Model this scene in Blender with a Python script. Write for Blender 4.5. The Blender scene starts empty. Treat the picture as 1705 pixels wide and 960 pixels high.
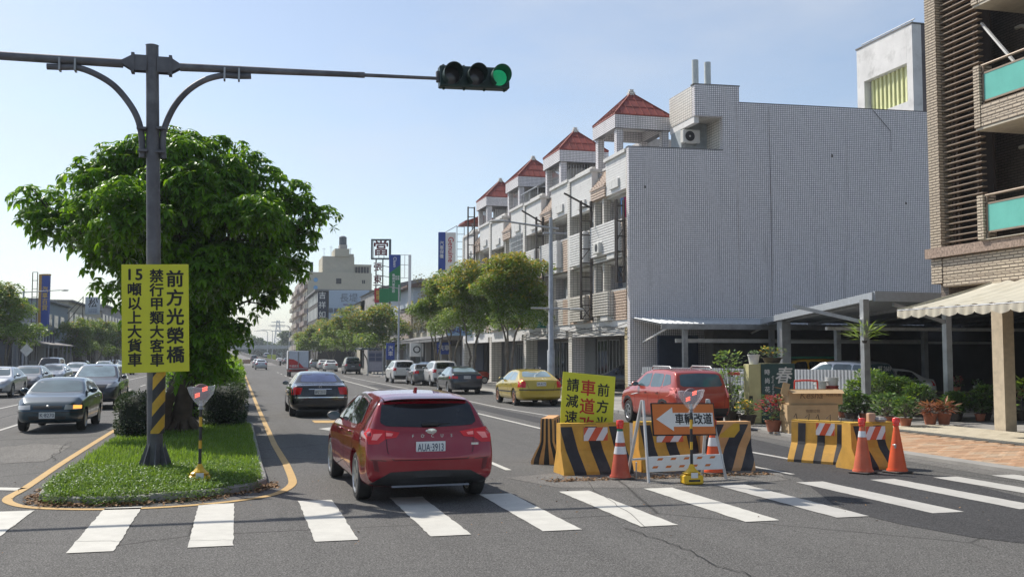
import bpy, bmesh, math, random
from mathutils import Vector, Matrix
from mathutils.bvhtree import BVHTree
R = math.radians
random.seed(7)
scene = bpy.context.scene
COL = scene.collection
# ------------------------------------------------------------------ camera, world, sun
CAM_H = 1.97
YAW, PITCH = math.atan(456 / math.hypot(1700, 112)), math.atan(112 / 1700)
cam = bpy.data.cameras.new("camera")
cam.sensor_width = 36
cam.lens = 1700 / 1705 * 36
cam.clip_start, cam.clip_end = 0.1, 6000
camera = bpy.data.objects.new("camera", cam)
COL.objects.link(camera)
camera.location = (0, 0, CAM_H)
camera.rotation_euler = (R(90) + PITCH, 0, -YAW)
scene.camera = camera
SUN_DIR = Vector((-3.35, 4.70, 6.47)).normalized()          # towards the sun
SUN_EL = math.asin(SUN_DIR.z)
SUN_AZ = math.atan2(SUN_DIR.x, SUN_DIR.y)                   # clockwise from +Y
world = bpy.data.worlds.new("World")
scene.world = world
world.use_nodes = True
wn = world.node_tree
sky = wn.nodes.new("ShaderNodeTexSky")
sky.sky_type = 'NISHITA'
sky.sun_disc = False
sky.sun_elevation = SUN_EL
sky.sun_rotation = SUN_AZ
sky.altitude = 0
sky.air_density = 1.0
sky.dust_density = 0.9
sky.ozone_density = 1.6
# thin high veil: the sky colour pulled towards white in soft drifting bands
hs_ = wn.nodes.new("ShaderNodeHueSaturation"); hs_.inputs["Saturation"].default_value = .86; wn.links.new(sky.outputs[0], hs_.inputs["Color"])
tcw = wn.nodes.new("ShaderNodeTexCoord"); mpw = wn.nodes.new("ShaderNodeMapping"); mpw.inputs["Scale"].default_value = (1.6, 1.6, 5.0); wn.links.new(tcw.outputs["Generated"], mpw.inputs[0])
nzw = wn.nodes.new("ShaderNodeTexNoise"); nzw.inputs["Scale"].default_value = 1.7; nzw.inputs["Detail"].default_value = 6; nzw.inputs["Roughness"].default_value = .6; wn.links.new(mpw.outputs[0], nzw.inputs["Vector"])
rpw = wn.nodes.new("ShaderNodeValToRGB"); rpw.color_ramp.elements[0].position = .42; rpw.color_ramp.elements[1].position = .72; rpw.color_ramp.elements[1].color = (.38,) * 3 + (1,); wn.links.new(nzw.outputs[0], rpw.inputs[0])
mxw = wn.nodes.new("ShaderNodeMix"); mxw.data_type = 'RGBA'; wn.links.new(rpw.outputs[0], mxw.inputs[0]); wn.links.new(hs_.outputs[0], mxw.inputs[6]); mxw.inputs[7].default_value = (5.4, 5.6, 5.9, 1)
wn.links.new(mxw.outputs[2], wn.nodes["Background"].inputs[0])
wn.nodes["Background"].inputs[1].default_value = 0.13
sun = bpy.data.lights.new("sun", 'SUN')
sun.energy = 4.7
sun.angle = R(0.55)
sun.color = (1.0, 0.93, 0.83)
sun_ob = bpy.data.objects.new("sun", sun)
COL.objects.link(sun_ob)
sun_ob.rotation_euler = (-SUN_DIR).to_track_quat('-Z', 'Y').to_euler()
scene.view_settings.view_transform = 'Standard'
scene.view_settings.look = 'None'
scene.view_settings.gamma = 1
scene.view_settings.exposure = 0.17
scene.render.engine = 'CYCLES'
scene.cycles.use_denoising = True
scene.cycles.max_bounces = 6
scene.cycles.diffuse_bounces = 3
scene.cycles.glossy_bounces = 3
scene.cycles.transparent_max_bounces = 12
scene.cycles.volume_bounces = 0

# ------------------------------------------------------------------ materials
class N:
    """tiny node-tree builder"""
    def __init__(s, name):
        s.m = bpy.data.materials.new(name); s.m.use_nodes = True
        s.t = s.m.node_tree; s.b = s.t.nodes["Principled BSDF"]; s.out = s.t.nodes["Material Output"]
    def n(s, kind, **kw):
        nd = s.t.nodes.new("ShaderNode" + kind)
        for k, v in kw.items():
            if k.startswith("i_"):
                key = k[2:]
                nd.inputs[int(key) if key.isdigit() else key.replace("_", " ")].default_value = v
            else:
                setattr(nd, k, v)
        return nd
    def l(s, a, b): s.t.links.new(a, b)
    def mixc(s, fac, a, b, mode='MIX'):
        nd = s.n("Mix", data_type='RGBA', blend_type=mode)
        for sock, v in ((nd.inputs[0], fac), (nd.inputs[6], a), (nd.inputs[7], b)):
            if hasattr(v, "is_output"): s.l(v, sock)
            elif isinstance(v, (int, float)): sock.default_value = v
            else: sock.default_value = (*v[:3], 1)
        return nd.outputs[2]
    def ramp(s, fac, p0, p1, c0=(0, 0, 0, 1), c1=(1, 1, 1, 1)):
        nd = s.n("ValToRGB"); e = nd.color_ramp.elements
        e[0].position, e[1].position = p0, p1; e[0].color, e[1].color = c0, c1
        s.l(fac, nd.inputs[0]); return nd.outputs[0]
    def noise(s, scale, detail=3, rough=0.55, vec=None, out=0):
        nd = s.n("TexNoise"); nd.inputs["Scale"].default_value = scale
        nd.inputs["Detail"].default_value = detail; nd.inputs["Roughness"].default_value = rough
        s.l(vec if vec is not None else s.pos(), nd.inputs["Vector"]); return nd.outputs[out]
    def pos(s):
        if not hasattr(s, "_p"): s._p = s.n("TexCoord").outputs["Object"]
        return s._p
    def wpos(s):
        if not hasattr(s, "_w"): s._w = s.n("NewGeometry").outputs["Position"]
        return s._w
    def bump(s, h, strength=0.3, dist=0.01):
        nd = s.n("Bump"); nd.inputs["Strength"].default_value = strength; nd.inputs["Distance"].default_value = dist
        s.l(h, nd.inputs["Height"]); s.l(nd.outputs[0], s.b.inputs["Normal"])
    def set(s, rough=None, metal=None, spec=None, coat=None, coat_r=None, trans=None):
        I = s.b.inputs
        if rough is not None: I["Roughness"].default_value = rough
        if metal is not None: I["Metallic"].default_value = metal
        if spec is not None: I["Specular IOR Level"].default_value = spec
        if coat is not None: I["Coat Weight"].default_value = coat; I["Coat Roughness"].default_value = coat_r or 0.03
    def color(s, c):
        if hasattr(c, "is_output"): s.l(c, s.b.inputs["Base Color"])
        else: s.b.inputs["Base Color"].default_value = (*c[:3], 1)

_mc = {}
def plain(name, c, rough=0.6, metal=0.0, var=0.12, scale=6.0, spec=None, bump=0.0, dirt=None, dirt_amt=0.5):
    """a colour with gentle wear: large tone drift, optional dirt, fine relief"""
    key = (name,)
    if key in _mc: return _mc[key]
    w = N(name); w.set(rough, metal, spec)
    n1 = w.noise(scale, 5, 0.6)
    lo = tuple(x * (1 - var) for x in c[:3]); hi = tuple(min(1, x * (1 + var)) for x in c[:3])
    col = w.mixc(w.ramp(n1, 0.3, 0.7), lo, hi)
    if dirt is not None:
        n2 = w.noise(scale * 0.45 + 0.3, 6, 0.7)
        col = w.mixc(w.ramp(n2, 0.52, 0.72, (0, 0, 0, 1), (dirt_amt,) * 3 + (1,)), col, dirt)
    w.color(col)
    if bump: w.bump(w.noise(scale * 8, 4, 0.6), bump, 0.01)
    _mc[key] = w.m; return w.m

def car_paint(name, c, metal=0.35, rough=0.32):
    w = N(name); w.set(rough, metal, coat=1.0, coat_r=0.04)
    fine = w.noise(1.6, 5, 0.6)
    dust = w.ramp(w.noise(5.0, 6, 0.65), 0.45, 0.8, (0, 0, 0, 1), ((.06 if max(c) > .1 else .015),) * 3 + (1,))
    w.color(w.mixc(dust, w.mixc(w.ramp(fine, .3, .7), tuple(x * .94 for x in c), c), (0.30, 0.27, 0.23)))
    return w.m

def glassy(name, c=(0.012, 0.014, 0.016), rough=0.03, spec=0.7):
    w = N(name); w.set(rough, 0.0, spec)
    w.color(w.mixc(w.ramp(w.noise(1.3, 3), .35, .7), c, tuple(x * 1.8 + 0.004 for x in c)))
    return w.m

def tile_mat(name, tile, mortar, bw, bh, offset=0.0, msize=0.012, rough=0.35, var=0.08, stain=None, stain_amt=0.5, world=True, bump=0.5):
    """tiles laid on vertical faces: u runs along x + y, v is height"""
    w = N(name); w.set(rough)
    p = w.wpos() if world else w.pos()
    sep = w.n("SeparateXYZ"); w.l(p, sep.inputs[0])
    add = w.n("Math", operation='ADD'); w.l(sep.outputs[0], add.inputs[0]); w.l(sep.outputs[1], add.inputs[1])
    cmb = w.n("CombineXYZ"); w.l(add.outputs[0], cmb.inputs[0]); w.l(sep.outputs[2], cmb.inputs[1])
    br = w.n("TexBrick", offset=offset, squash=1.0)
    w.l(cmb.outputs[0], br.inputs["Vector"])
    br.inputs["Scale"].default_value = 1.0
    br.inputs["Brick Width"].default_value = bw; br.inputs["Row Height"].default_value = bh
    br.inputs["Mortar Size"].default_value = msize; br.inputs["Mortar Smooth"].default_value = 0.1
    br.inputs["Color1"].default_value = (*[x * (1 - var) for x in tile], 1)
    br.inputs["Color2"].default_value = (*[min(1, x * (1 + var)) for x in tile], 1)
    br.inputs["Mortar"].default_value = (*mortar, 1)
    col = br.outputs["Color"]
    big = w.noise(0.35, 6, 0.65, vec=p)
    col = w.mixc(w.ramp(big, .35, .75, (0, 0, 0, 1), (.22,) * 3 + (1,)), col, tuple(x * .6 for x in tile))
    if stain is not None:
        st = w.n("Mapping"); w.l(p, st.inputs[0]); st.inputs["Scale"].default_value = (2.2, 2.2, 0.12)
        n2 = w.noise(1.0, 6, 0.7, vec=st.outputs[0])
        col = w.mixc(w.ramp(n2, 0.56, 0.72, (0, 0, 0, 1), (stain_amt,) * 3 + (1,)), col, stain)
    w.color(col)
    inv = w.n("Math", operation='SUBTRACT'); inv.inputs[0].default_value = 1; w.l(br.outputs["Fac"], inv.inputs[1])
    w.bump(inv.outputs[0], bump, 0.006)
    return w.m

def leaf_mat(name, dark, light, trans=0.45, gloss=0.35, scale=1.2):
    w = N(name)
    t = w.t; t.nodes.remove(w.b)
    n1 = w.noise(scale, 3, 0.6, vec=w.wpos()); n2 = w.noise(9.0, 2, 0.5, vec=w.wpos())
    col = w.mixc(w.ramp(n1, .32, .68), dark, light)
    col = w.mixc(w.ramp(n2, .3, .7, (0, 0, 0, 1), (.5,) * 3 + (1,)), col, tuple(x * .6 for x in dark))
    d = w.n("BsdfDiffuse"); tr = w.n("BsdfTranslucent"); g = w.n("BsdfGlossy"); g.inputs["Roughness"].default_value = gloss
    w.l(col, d.inputs[0])
    yc = w.mixc(0.6, col, (min(1, light[0] * 1.9), min(1, light[1] * 1.7), light[2] * .5))
    w.l(yc, tr.inputs[0]); g.inputs[0].default_value = (.9, .95, .9, 1)
    m1 = w.n("MixShader"); m1.inputs[0].default_value = trans; w.l(d.outputs[0], m1.inputs[1]); w.l(tr.outputs[0], m1.inputs[2])
    fr_ = w.n("Fresnel"); fr_.inputs[0].default_value = 1.4; fr = w.n("Math", operation='MULTIPLY'); w.l(fr_.outputs[0], fr.inputs[0]); fr.inputs[1].default_value = .42
    m2 = w.n("MixShader"); w.l(fr.outputs[0], m2.inputs[0]); w.l(m1.outputs[0], m2.inputs[1]); w.l(g.outputs[0], m2.inputs[2])
    w.l(m2.outputs[0], w.out.inputs[0])
    return w.m

def glow(name, c, strength):
    w = N(name); w.color(c); w.b.inputs["Emission Color"].default_value = (*c, 1); w.b.inputs["Emission Strength"].default_value = strength
    return w.m

# ------------------------------------------------------------------ mesh helper
class MB:
    def __init__(s): s.v = []; s.f = []; s.mi = []; s.m = 0
    def add(s, vs, fs, T=None):
        o = len(s.v)
        s.v += [tuple(T @ Vector(v)) for v in vs] if T is not None else [tuple(v) for v in vs]
        s.f += [tuple(i + o for i in f) for f in fs]; s.mi += [s.m] * len(fs); return s
    def box(s, x0, x1, y0, y1, z0, z1, T=None):
        if x1 < x0: x0, x1 = x1, x0
        if y1 < y0: y0, y1 = y1, y0
        if z1 < z0: z0, z1 = z1, z0
        v = [(x0, y0, z0), (x1, y0, z0), (x1, y1, z0), (x0, y1, z0), (x0, y0, z1), (x1, y0, z1), (x1, y1, z1), (x0, y1, z1)]
        return s.add(v, [(3, 2, 1, 0), (4, 5, 6, 7), (0, 1, 5, 4), (1, 2, 6, 5), (2, 3, 7, 6), (3, 0, 4, 7)], T)
    def bbox(s, x0, x1, y0, y1, z0, z1, b=0.01, T=None):
        """box with bevelled vertical and top edges"""
        if x1 < x0: x0, x1 = x1, x0
        if y1 < y0: y0, y1 = y1, y0
        ring = lambda d, z: [(x0 + d + b, y0 + d, z), (x1 - d - b, y0 + d, z), (x1 - d, y0 + d + b, z), (x1 - d, y1 - d - b, z),
                             (x1 - d - b, y1 - d, z), (x0 + d + b, y1 - d, z), (x0 + d, y1 - d - b, z), (x0 + d, y0 + d + b, z)]
        v = ring(b, z0) + ring(0, z0 + b) + ring(0, z1 - b) + ring(b, z1)
        f = [tuple(range(7, -1, -1)), tuple(range(24, 32))]
        for k in range(3):
            for i in range(8):
                j = (i + 1) % 8; f.append((k * 8 + i, k * 8 + j, k * 8 + 8 + j, k * 8 + 8 + i))
        return s.add(v, f, T)
    def beam(s, a, b, w, h=None, up=(0, 0, 1)):
        """rectangular bar from a to b"""
        h = w if h is None else h
        a, b = Vector(a), Vector(b); d = (b - a).normalized(); u = Vector(up)
        if abs(d.dot(u)) > .98: u = Vector((1, 0, 0))
        r = d.cross(u).normalized() * w / 2; q = r.cross(d).normalized() * h / 2
        v = [a - r - q, a + r - q, a + r + q, a - r + q, b - r - q, b + r - q, b + r + q, b - r + q]
        return s.add(v, [(0, 1, 2, 3), (7, 6, 5, 4), (0, 4, 5, 1), (1, 5, 6, 2), (2, 6, 7, 3), (3, 7, 4, 0)])
    def tube(s, pts, r, n=8, caps=True):
        pts = [Vector(p) for p in pts]; k = len(pts)
        rs = r if isinstance(r, (list, tuple)) else [r] * k
        o = len(s.v); prev = None
        for i, p in enumerate(pts):
            d = (pts[min(i + 1, k - 1)] - pts[max(i - 1, 0)]).normalized()
            if prev is None:
                u = Vector((0, 0, 1)) if abs(d.z) < .9 else Vector((1, 0, 0)); a = d.cross(u).normalized()
            else:
                a = (prev - d * prev.dot(d)).normalized()
            prev = a; b = d.cross(a)
            for j in range(n):
                t = 2 * math.pi * j / n; s.v.append(tuple(p + (a * math.cos(t) + b * math.sin(t)) * rs[i]))
        for i in range(k - 1):
            for j in range(n):
                q = (j + 1) % n; s.f.append((o + i * n + j, o + (i + 1) * n + j, o + (i + 1) * n + q, o + i * n + q)[::-1]); s.mi.append(s.m)
        if caps:
            s.f.append(tuple(o + j for j in range(n))[::-1]); s.f.append(tuple(o + (k - 1) * n + j for j in range(n))); s.mi += [s.m, s.m]
        return s
    def cyl(s, x, y, z0, z1, r0, r1=None, n=16): return s.tube([(x, y, z0), (x, y, z1)], [r0, r0 if r1 is None else r1], n)
    def lathe(s, prof, n=24, c=(0, 0, 0), axis='Z'):
        """prof: [(radius, height)]"""
        o = len(s.v)
        for r, h in prof:
            for j in range(n):
                t = 2 * math.pi * j / n; p = (r * math.cos(t), r * math.sin(t), h)
                if axis == 'X': p = (p[2], p[0], p[1])
                if axis == 'Y': p = (p[1], p[2], p[0])
                s.v.append((p[0] + c[0], p[1] + c[1], p[2] + c[2]))
        for i in range(len(prof) - 1):
            for j in range(n):
                q = (j + 1) % n; s.f.append((o + i * n + j, o + i * n + q, o + (i + 1) * n + q, o + (i + 1) * n + j)); s.mi.append(s.m)
        return s
    def prism(s, poly, a, b, axis='Z'):
        """extrude a 2D polygon between a and b along an axis; poly in the two other axes (in order)"""
        n = len(poly)
        def P(p, h): return {'Z': (p[0], p[1], h), 'Y': (p[0], h, p[1]), 'X': (h, p[0], p[1])}[axis]
        v = [P(p, a) for p in poly] + [P(p, b) for p in poly]
        f = [tuple(range(n - 1, -1, -1)), tuple(range(n, 2 * n))] + [(i, (i + 1) % n, n + (i + 1) % n, n + i) for i in range(n)]
        return s.add(v, f)
    def quad(s, a, b, c, d): return s.add([a, b, c, d], [(0, 1, 2, 3)])
    def grid(s, P, nu, nv):
        o = len(s.v)
        for i in range(nu + 1):
            for j in range(nv + 1): s.v.append(tuple(P(i / nu, j / nv)))
        for i in range(nu):
            for j in range(nv):
                a = o + i * (nv + 1) + j; s.f.append((a, a + nv + 1, a + nv + 2, a + 1)); s.mi.append(s.m)
        return s
    def mesh(s, name, mats, smooth=False, fixn=True):
        me = bpy.data.meshes.new(name); me.from_pydata(s.v, [], s.f)
        for m in (mats if isinstance(mats, (list, tuple)) else [mats]): me.materials.append(m)
        if any(s.mi): me.polygons.foreach_set("material_index", s.mi)
        if fixn and len(s.f) < 20000:
            bm = bmesh.new(); bm.from_mesh(me); bmesh.ops.recalc_face_normals(bm, faces=bm.faces); bm.to_mesh(me); bm.free()
        if smooth: shade(me, smooth)
        me.update(); return me
    def build(s, name, mats, parent=None, smooth=False, loc=None, rot=None, label=None, kind=None, fixn=True):
        return link(name, s.mesh(name, mats, smooth, fixn), parent, loc, rot, label, kind)

def shade(me, ang):
    me.polygons.foreach_set("use_smooth", [True] * len(me.polygons))
    a = 40 if ang is True else ang
    bm = bmesh.new(); bm.from_mesh(me)
    for e in bm.edges:
        e.smooth = len(e.link_faces) != 2 or e.calc_face_angle(0) < R(a)
    bm.to_mesh(me); bm.free()

def link(name, me, parent=None, loc=None, rot=None, label=None, kind=None):
    o = bpy.data.objects.new(name, me); COL.objects.link(o)
    if parent is not None: o.parent = parent
    if loc is not None: o.location = loc
    if rot is not None: o.rotation_euler = rot
    if label: o["label"] = label
    if kind: o["kind"] = kind
    return o

def tag(o, label, cat, group=None, kind=None):
    if label: o["label"] = label
    if cat: o["category"] = cat
    if group: o["group"] = group
    if kind: o["kind"] = kind
    return o

def thing(name, label, cat, loc=(0, 0, 0), rz=0.0, group=None, kind=None):
    o = bpy.data.objects.new(name, None); COL.objects.link(o)
    o.empty_display_size = .3; o.location = loc; o.rotation_euler = (0, 0, rz)
    return tag(o, label, cat, group, kind)

KIDS = {}
def copy_tree(src, loc=None, rz=None, label=None, group=None, parent=None, swap=None):
    """copy a thing with its parts and sub-parts; swap = {material name: material} repaints through object slots"""
    c = src.copy(); COL.objects.link(c)
    if parent is not None: c.parent = parent
    if loc is not None: c.location = loc
    if rz is not None: c.rotation_euler = (0, 0, rz)
    if label: c["label"] = label
    if group: c["group"] = group
    if swap and c.type == 'MESH':
        for sl in c.material_slots:
            if sl.material and sl.material.name in swap:
                m = swap[sl.material.name]; sl.link = 'OBJECT'; sl.material = m
    for ch in KIDS.get(src.name) or list(src.children):
        copy_tree(ch, parent=c, swap=swap)
    return c

def text_mesh(name, body, size, mat, parent=None, loc=(0, 0, 0), rot=(0, 0, 0), depth=0.002, bold=0.0, line=1.0, sx=1.0, align='CENTER', char=1.0, shear=0.0):
    cu = bpy.data.curves.new(name, 'FONT'); cu.body = body; cu.size = size
    cu.align_x = align; cu.align_y = 'CENTER'; cu.extrude = depth
    cu.space_line = line; cu.space_character = char; cu.resolution_u = 3; cu.shear = shear
    tmp = bpy.data.objects.new(name, cu); COL.objects.link(tmp)
    dg = bpy.context.evaluated_depsgraph_get()
    me = bpy.data.meshes.new_from_object(tmp.evaluated_get(dg))
    bpy.data.objects.remove(tmp); bpy.data.curves.remove(cu)
    if bold:
        bm = bmesh.new(); d0 = bold * size * .9
        for q, (dx, dy) in enumerate(((0, 0), (1, 0), (-1, 0), (0, 1), (0, -1), (.7, .7), (-.7, -.7), (.7, -.7), (-.7, .7))):
            n0 = len(bm.verts); bm.from_mesh(me); bm.verts.ensure_lookup_table()
            for v in bm.verts[n0:]: v.co += Vector((dx * d0, dy * d0, q * .00025))
        bm.to_mesh(me); bm.free()
    me.materials.clear(); me.materials.append(mat)
    if sx != 1.0:
        for v in me.vertices: v.co.x *= sx
    return link(name, me, parent, loc, rot)

UPR = (R(90), 0, 0)                       # text standing up, facing -Y
def lerp(a, b, t): return a + (b - a) * t
def interp(tab, x):
    if x <= tab[0][0]: return tab[0][1]
    for (x0, y0), (x1, y1) in zip(tab, tab[1:]):
        if x <= x1: return lerp(y0, y1, (x - x0) / (x1 - x0) if x1 > x0 else 0)
    return tab[-1][1]
# ------------------------------------------------------------------ vehicles
M_TYRE = plain("tyre_rubber", (0.022, 0.022, 0.023), 0.85, var=.3, scale=14, dirt=(.09, .08, .07), dirt_amt=.5)
M_RIM = plain("alloy_rim", (0.42, 0.43, 0.44), 0.33, 0.85, var=.15)
M_RIMD = plain("dark_alloy_rim", (0.10, 0.10, 0.105), 0.35, 0.8, var=.2)
M_BLACK = plain("black_trim", (0.018, 0.018, 0.019), 0.5, var=.25, scale=10)
M_WELL = plain("wheel_well_black", (0.008, 0.008, 0.008), 0.9, var=.2)
M_CHROME = plain("chrome_trim", (0.75, 0.76, 0.78), 0.14, 1.0, var=.05)
M_GLASS = glassy("car_glass")
M_GLASSB = glassy("car_glass_blue", (0.05, 0.085, 0.10), 0.04, 0.8)
M_GLASSL = glassy("car_glass_pale", (0.16, 0.22, 0.25), 0.05, 0.8)
M_RED = glassy("tail_light_red", (0.48, 0.010, 0.012), 0.10, 0.6)
M_REDB = glassy("tail_light_inner", (0.72, 0.22, 0.20), 0.15, 0.6)
M_LENS = glassy("clear_lens", (0.38, 0.38, 0.38), 0.08, 0.8)
M_PLATE = plain("number_plate_white", (0.70, 0.72, 0.72), 0.5, var=.05)
M_PLTXT = plain("number_plate_letters", (0.02, 0.045, 0.10), 0.5, var=.1)
M_SEAM = plain("panel_gap", (0.006, 0.006, 0.006), 0.8)
M_AMBER = glow("amber_lamp_lit", (1.0, 0.42, 0.08), 1.3)
M_SILVERT = plain("silver_lettering", (0.72, 0.72, 0.72), 0.25, 0.9, var=.05)

def clip_poly(poly, ax, val, keep_less):
    out = []; n = len(poly)
    for i in range(n):
        a, b = poly[i], poly[(i + 1) % n]
        da, db = a[ax] - val, b[ax] - val
        ia, ib = (da <= 1e-9, db <= 1e-9) if keep_less else (da >= -1e-9, db >= -1e-9)
        if ia: out.append(a)
        if ia != ib:
            t = da / (da - db); out.append((a[0] + (b[0] - a[0]) * t, a[1] + (b[1] - a[1]) * t))
    return out

def chaikin(p, k=1, cut=0.12):
    for _ in range(k):
        q = []
        for i in range(len(p)):
            a, b = p[i], p[(i + 1) % len(p)]
            q += [(lerp(a[0], b[0], cut), lerp(a[1], b[1], cut)), (lerp(a[0], b[0], 1 - cut), lerp(a[1], b[1], 1 - cut))]
        p = q
    return p

class Skin:
    """projects flat outlines on to a body so that windows, lamps and seams follow its surface"""
    def __init__(s, me):
        bm = bmesh.new(); bm.from_mesh(me); s.t = BVHTree.FromBMesh(bm); bm.free()
    def hit(s, side, u, v):
        o, d = {'R': ((u, -3, v), (0, 1, 0)), 'F': ((u, 9, v), (0, -1, 0)), 'S': ((-4, u, v), (1, 0, 0)),
                'D': ((4, u, v), (-1, 0, 0)), 'T': ((u, v, 5), (0, 0, -1))}[side]
        o, d = Vector(o), Vector(d)
        h = s.t.ray_cast(o, d)
        if h[0] is None:
            near = s.t.find_nearest(o + d * 4)
            return (near[0], near[1], d)
        return h[0], h[1], d
    def patch(s, side, poly, off=0.004, step=0.07, rnd=0, mirror=False, mb=None, rim=0.012):
        if rnd: poly = chaikin(poly, rnd)
        if mirror: poly = [(-u, v) for u, v in poly]
        mb = mb or MB(); idx = {}; us = [p[0] for p in poly]; vs = [p[1] for p in poly]
        i0, i1 = math.floor(min(us) / step), math.ceil(max(us) / step); j0, j1 = math.floor(min(vs) / step), math.ceil(max(vs) / step)
        faces = []
        def vid(p):
            k = (round(p[0], 4), round(p[1], 4))
            if k not in idx:
                h, n, d = s.hit(side, *p)
                if n.dot(d) > 0: n = -n
                nn = (n * .6 - d * .4).normalized()
                idx[k] = len(mb.v); mb.v.append(tuple(h + nn * off)); mb.v.append(tuple(h - nn * rim))
            return idx[k]
        for i in range(i0, i1):
            c = clip_poly(clip_poly(poly, 0, i * step, False), 0, (i + 1) * step, True)
            if len(c) < 3: continue
            for j in range(j0, j1):
                q = clip_poly(clip_poly(c, 1, j * step, False), 1, (j + 1) * step, True)
                if len(q) < 3: continue
                f = []
                for p in q:
                    k = vid(p)
                    if k not in f: f.append(k)
                if len(f) >= 3: faces.append(f)
        edges = {}
        for f in faces:
            for a, b in zip(f, f[1:] + f[:1]): edges[(a, b)] = edges.get((a, b), 0) + 1
        for f in faces: mb.f.append(tuple(f)); mb.mi.append(mb.m)
        for (a, b) in edges:
            if (b, a) not in edges: mb.f.append((b, a, a + 1, b + 1)); mb.mi.append(mb.m)
        return mb
    def line(s, side, pts, w=0.009, off=0.0015, mb=None, step=0.1, mirror=False):
        mb = mb or MB()
        for a, b in zip(pts, pts[1:]):
            dx, dy = b[0] - a[0], b[1] - a[1]; L = math.hypot(dx, dy)
            if L < 1e-5: continue
            nx, ny = -dy / L * w / 2, dx / L * w / 2
            s.patch(side, [(a[0] - nx, a[1] - ny), (b[0] - nx, b[1] - ny), (b[0] + nx, b[1] + ny), (a[0] + nx, a[1] + ny)], off, step, mb=mb, rim=.004, mirror=mirror)
        return mb

def car_body(sp):
    """closed lofted body, rear at y=0, heading +Y. sp holds top outline, lower outline, belt, plan widths"""
    top, low, belt, plan, roofw = sp['top'], sp['low'], sp['belt'], sp['plan'], sp['roofw']
    H, L = sp['H'], sp['L']
    ys = sorted(set([round(p[0], 3) for p in top] + [round(p[0], 3) for p in low] + [round(p[0], 3) for p in plan] + [L * k / 16 for k in range(1, 16)]))
    ys2 = [ys[0]]
    for y in ys[1:]:
        if y - ys2[-1] > .022 or y == ys[-1]: ys2.append(y)
    rows = []; hmax = max(z for _, z in top)
    for y in ys2:
        zt, zb, w = interp(top, y), interp(low, y), interp(plan, y)
        zs = min(interp(belt, y), zt - .035 * min(1, (zt - zb) / .3))
        c = max(0, min(1, (zt - zs - .05) / (hmax - interp(belt, y) - .05)))
        wr = lerp(w - .11, min(w - .11, interp(roofw, y)), c ** .8)
        zr = zs + (zt - zs) * (.90 if c > .15 else lerp(.55, .9, c / .15))
        hgt = zs - zb
        crease = sp.get('crease', .0)
        row = [(0, zb), (w * .80, zb + .0), (w - .035, zb + .05 * min(1, hgt / .3)), (w - .004, zb + hgt * .30), (w, zb + hgt * .52),
               (w - .002 + crease, zb + hgt * .78), (w - .022, zs - .03 * min(1, hgt / .3)), (w - .055, zs),
               (lerp(w - .055, wr, .5), lerp(zs, zr, .5)), (wr, zr), (wr - .055, zr + (zt - zr) * .66), (wr * .55, zt - .006), (0, zt)]
        rows.append((y, row))
    mb = MB(); n = len(rows[0][1]); full = []
    for y, row in rows:
        ring = [(x, y, z) for x, z in row] + [(-x, y, z) for x, z in row[-2:0:-1]]
        full.append(ring)
    m = len(full[0])
    for ring in full: mb.v += ring
    for i in range(len(full) - 1):
        for j in range(m):
            q = (j + 1) % m; mb.f.append((i * m + j, i * m + q, (i + 1) * m + q, (i + 1) * m + j)); mb.mi.append(0)
    for i, rev in ((0, 1), (len(full) - 1, 0)):
        half = m // 2                     # cap as strips across
        for j in range(half):
            a, b, c_, d = i * m + j, i * m + j + 1, i * m + (m - j - 1) % m, i * m + (m - j) % m
            f = [a, b, c_, d]; f = [k for t, k in enumerate(f) if k not in f[:t]]
            if len(f) > 2: mb.f.append(tuple(f[::-1] if rev else f)); mb.mi.append(0)
    me = mb.mesh("body_cage", M_WELL)
    o = link("body_cage", me)
    sub = o.modifiers.new("s", 'SUBSURF'); sub.levels = sub.render_levels = sp.get('sub', 2)
    cut = MB(); cut.m = 1
    for yc in (sp['yr'], sp['yf']):
        for sg in (-1, 1):
            cut.lathe([(0, .0), (sp['ra'], .0), (sp['ra'], .6), (0, .6)], 36, (sg * (sp['W'] / 2 - .27) if sg > 0 else -(sp['W'] / 2 - .27) - .6, yc, sp['rw']), 'X')
    cme = cut.mesh("arch_cutter", [M_WELL, M_WELL])
    bm = bmesh.new(); bm.from_mesh(cme); bmesh.ops.remove_doubles(bm, verts=bm.verts, dist=1e-5); bmesh.ops.recalc_face_normals(bm, faces=bm.faces); bm.to_mesh(cme); bm.free()
    co = link("arch_cutter", cme)
    me.materials.append(M_WELL)
    bo = o.modifiers.new("b", 'BOOLEAN'); bo.operation = 'DIFFERENCE'; bo.solver = 'EXACT'; bo.object = co
    dg = bpy.context.evaluated_depsgraph_get(); dg.update()
    out = bpy.data.meshes.new_from_object(o.evaluated_get(dg))
    bpy.data.objects.remove(o); bpy.data.objects.remove(co)
    return out

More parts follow.
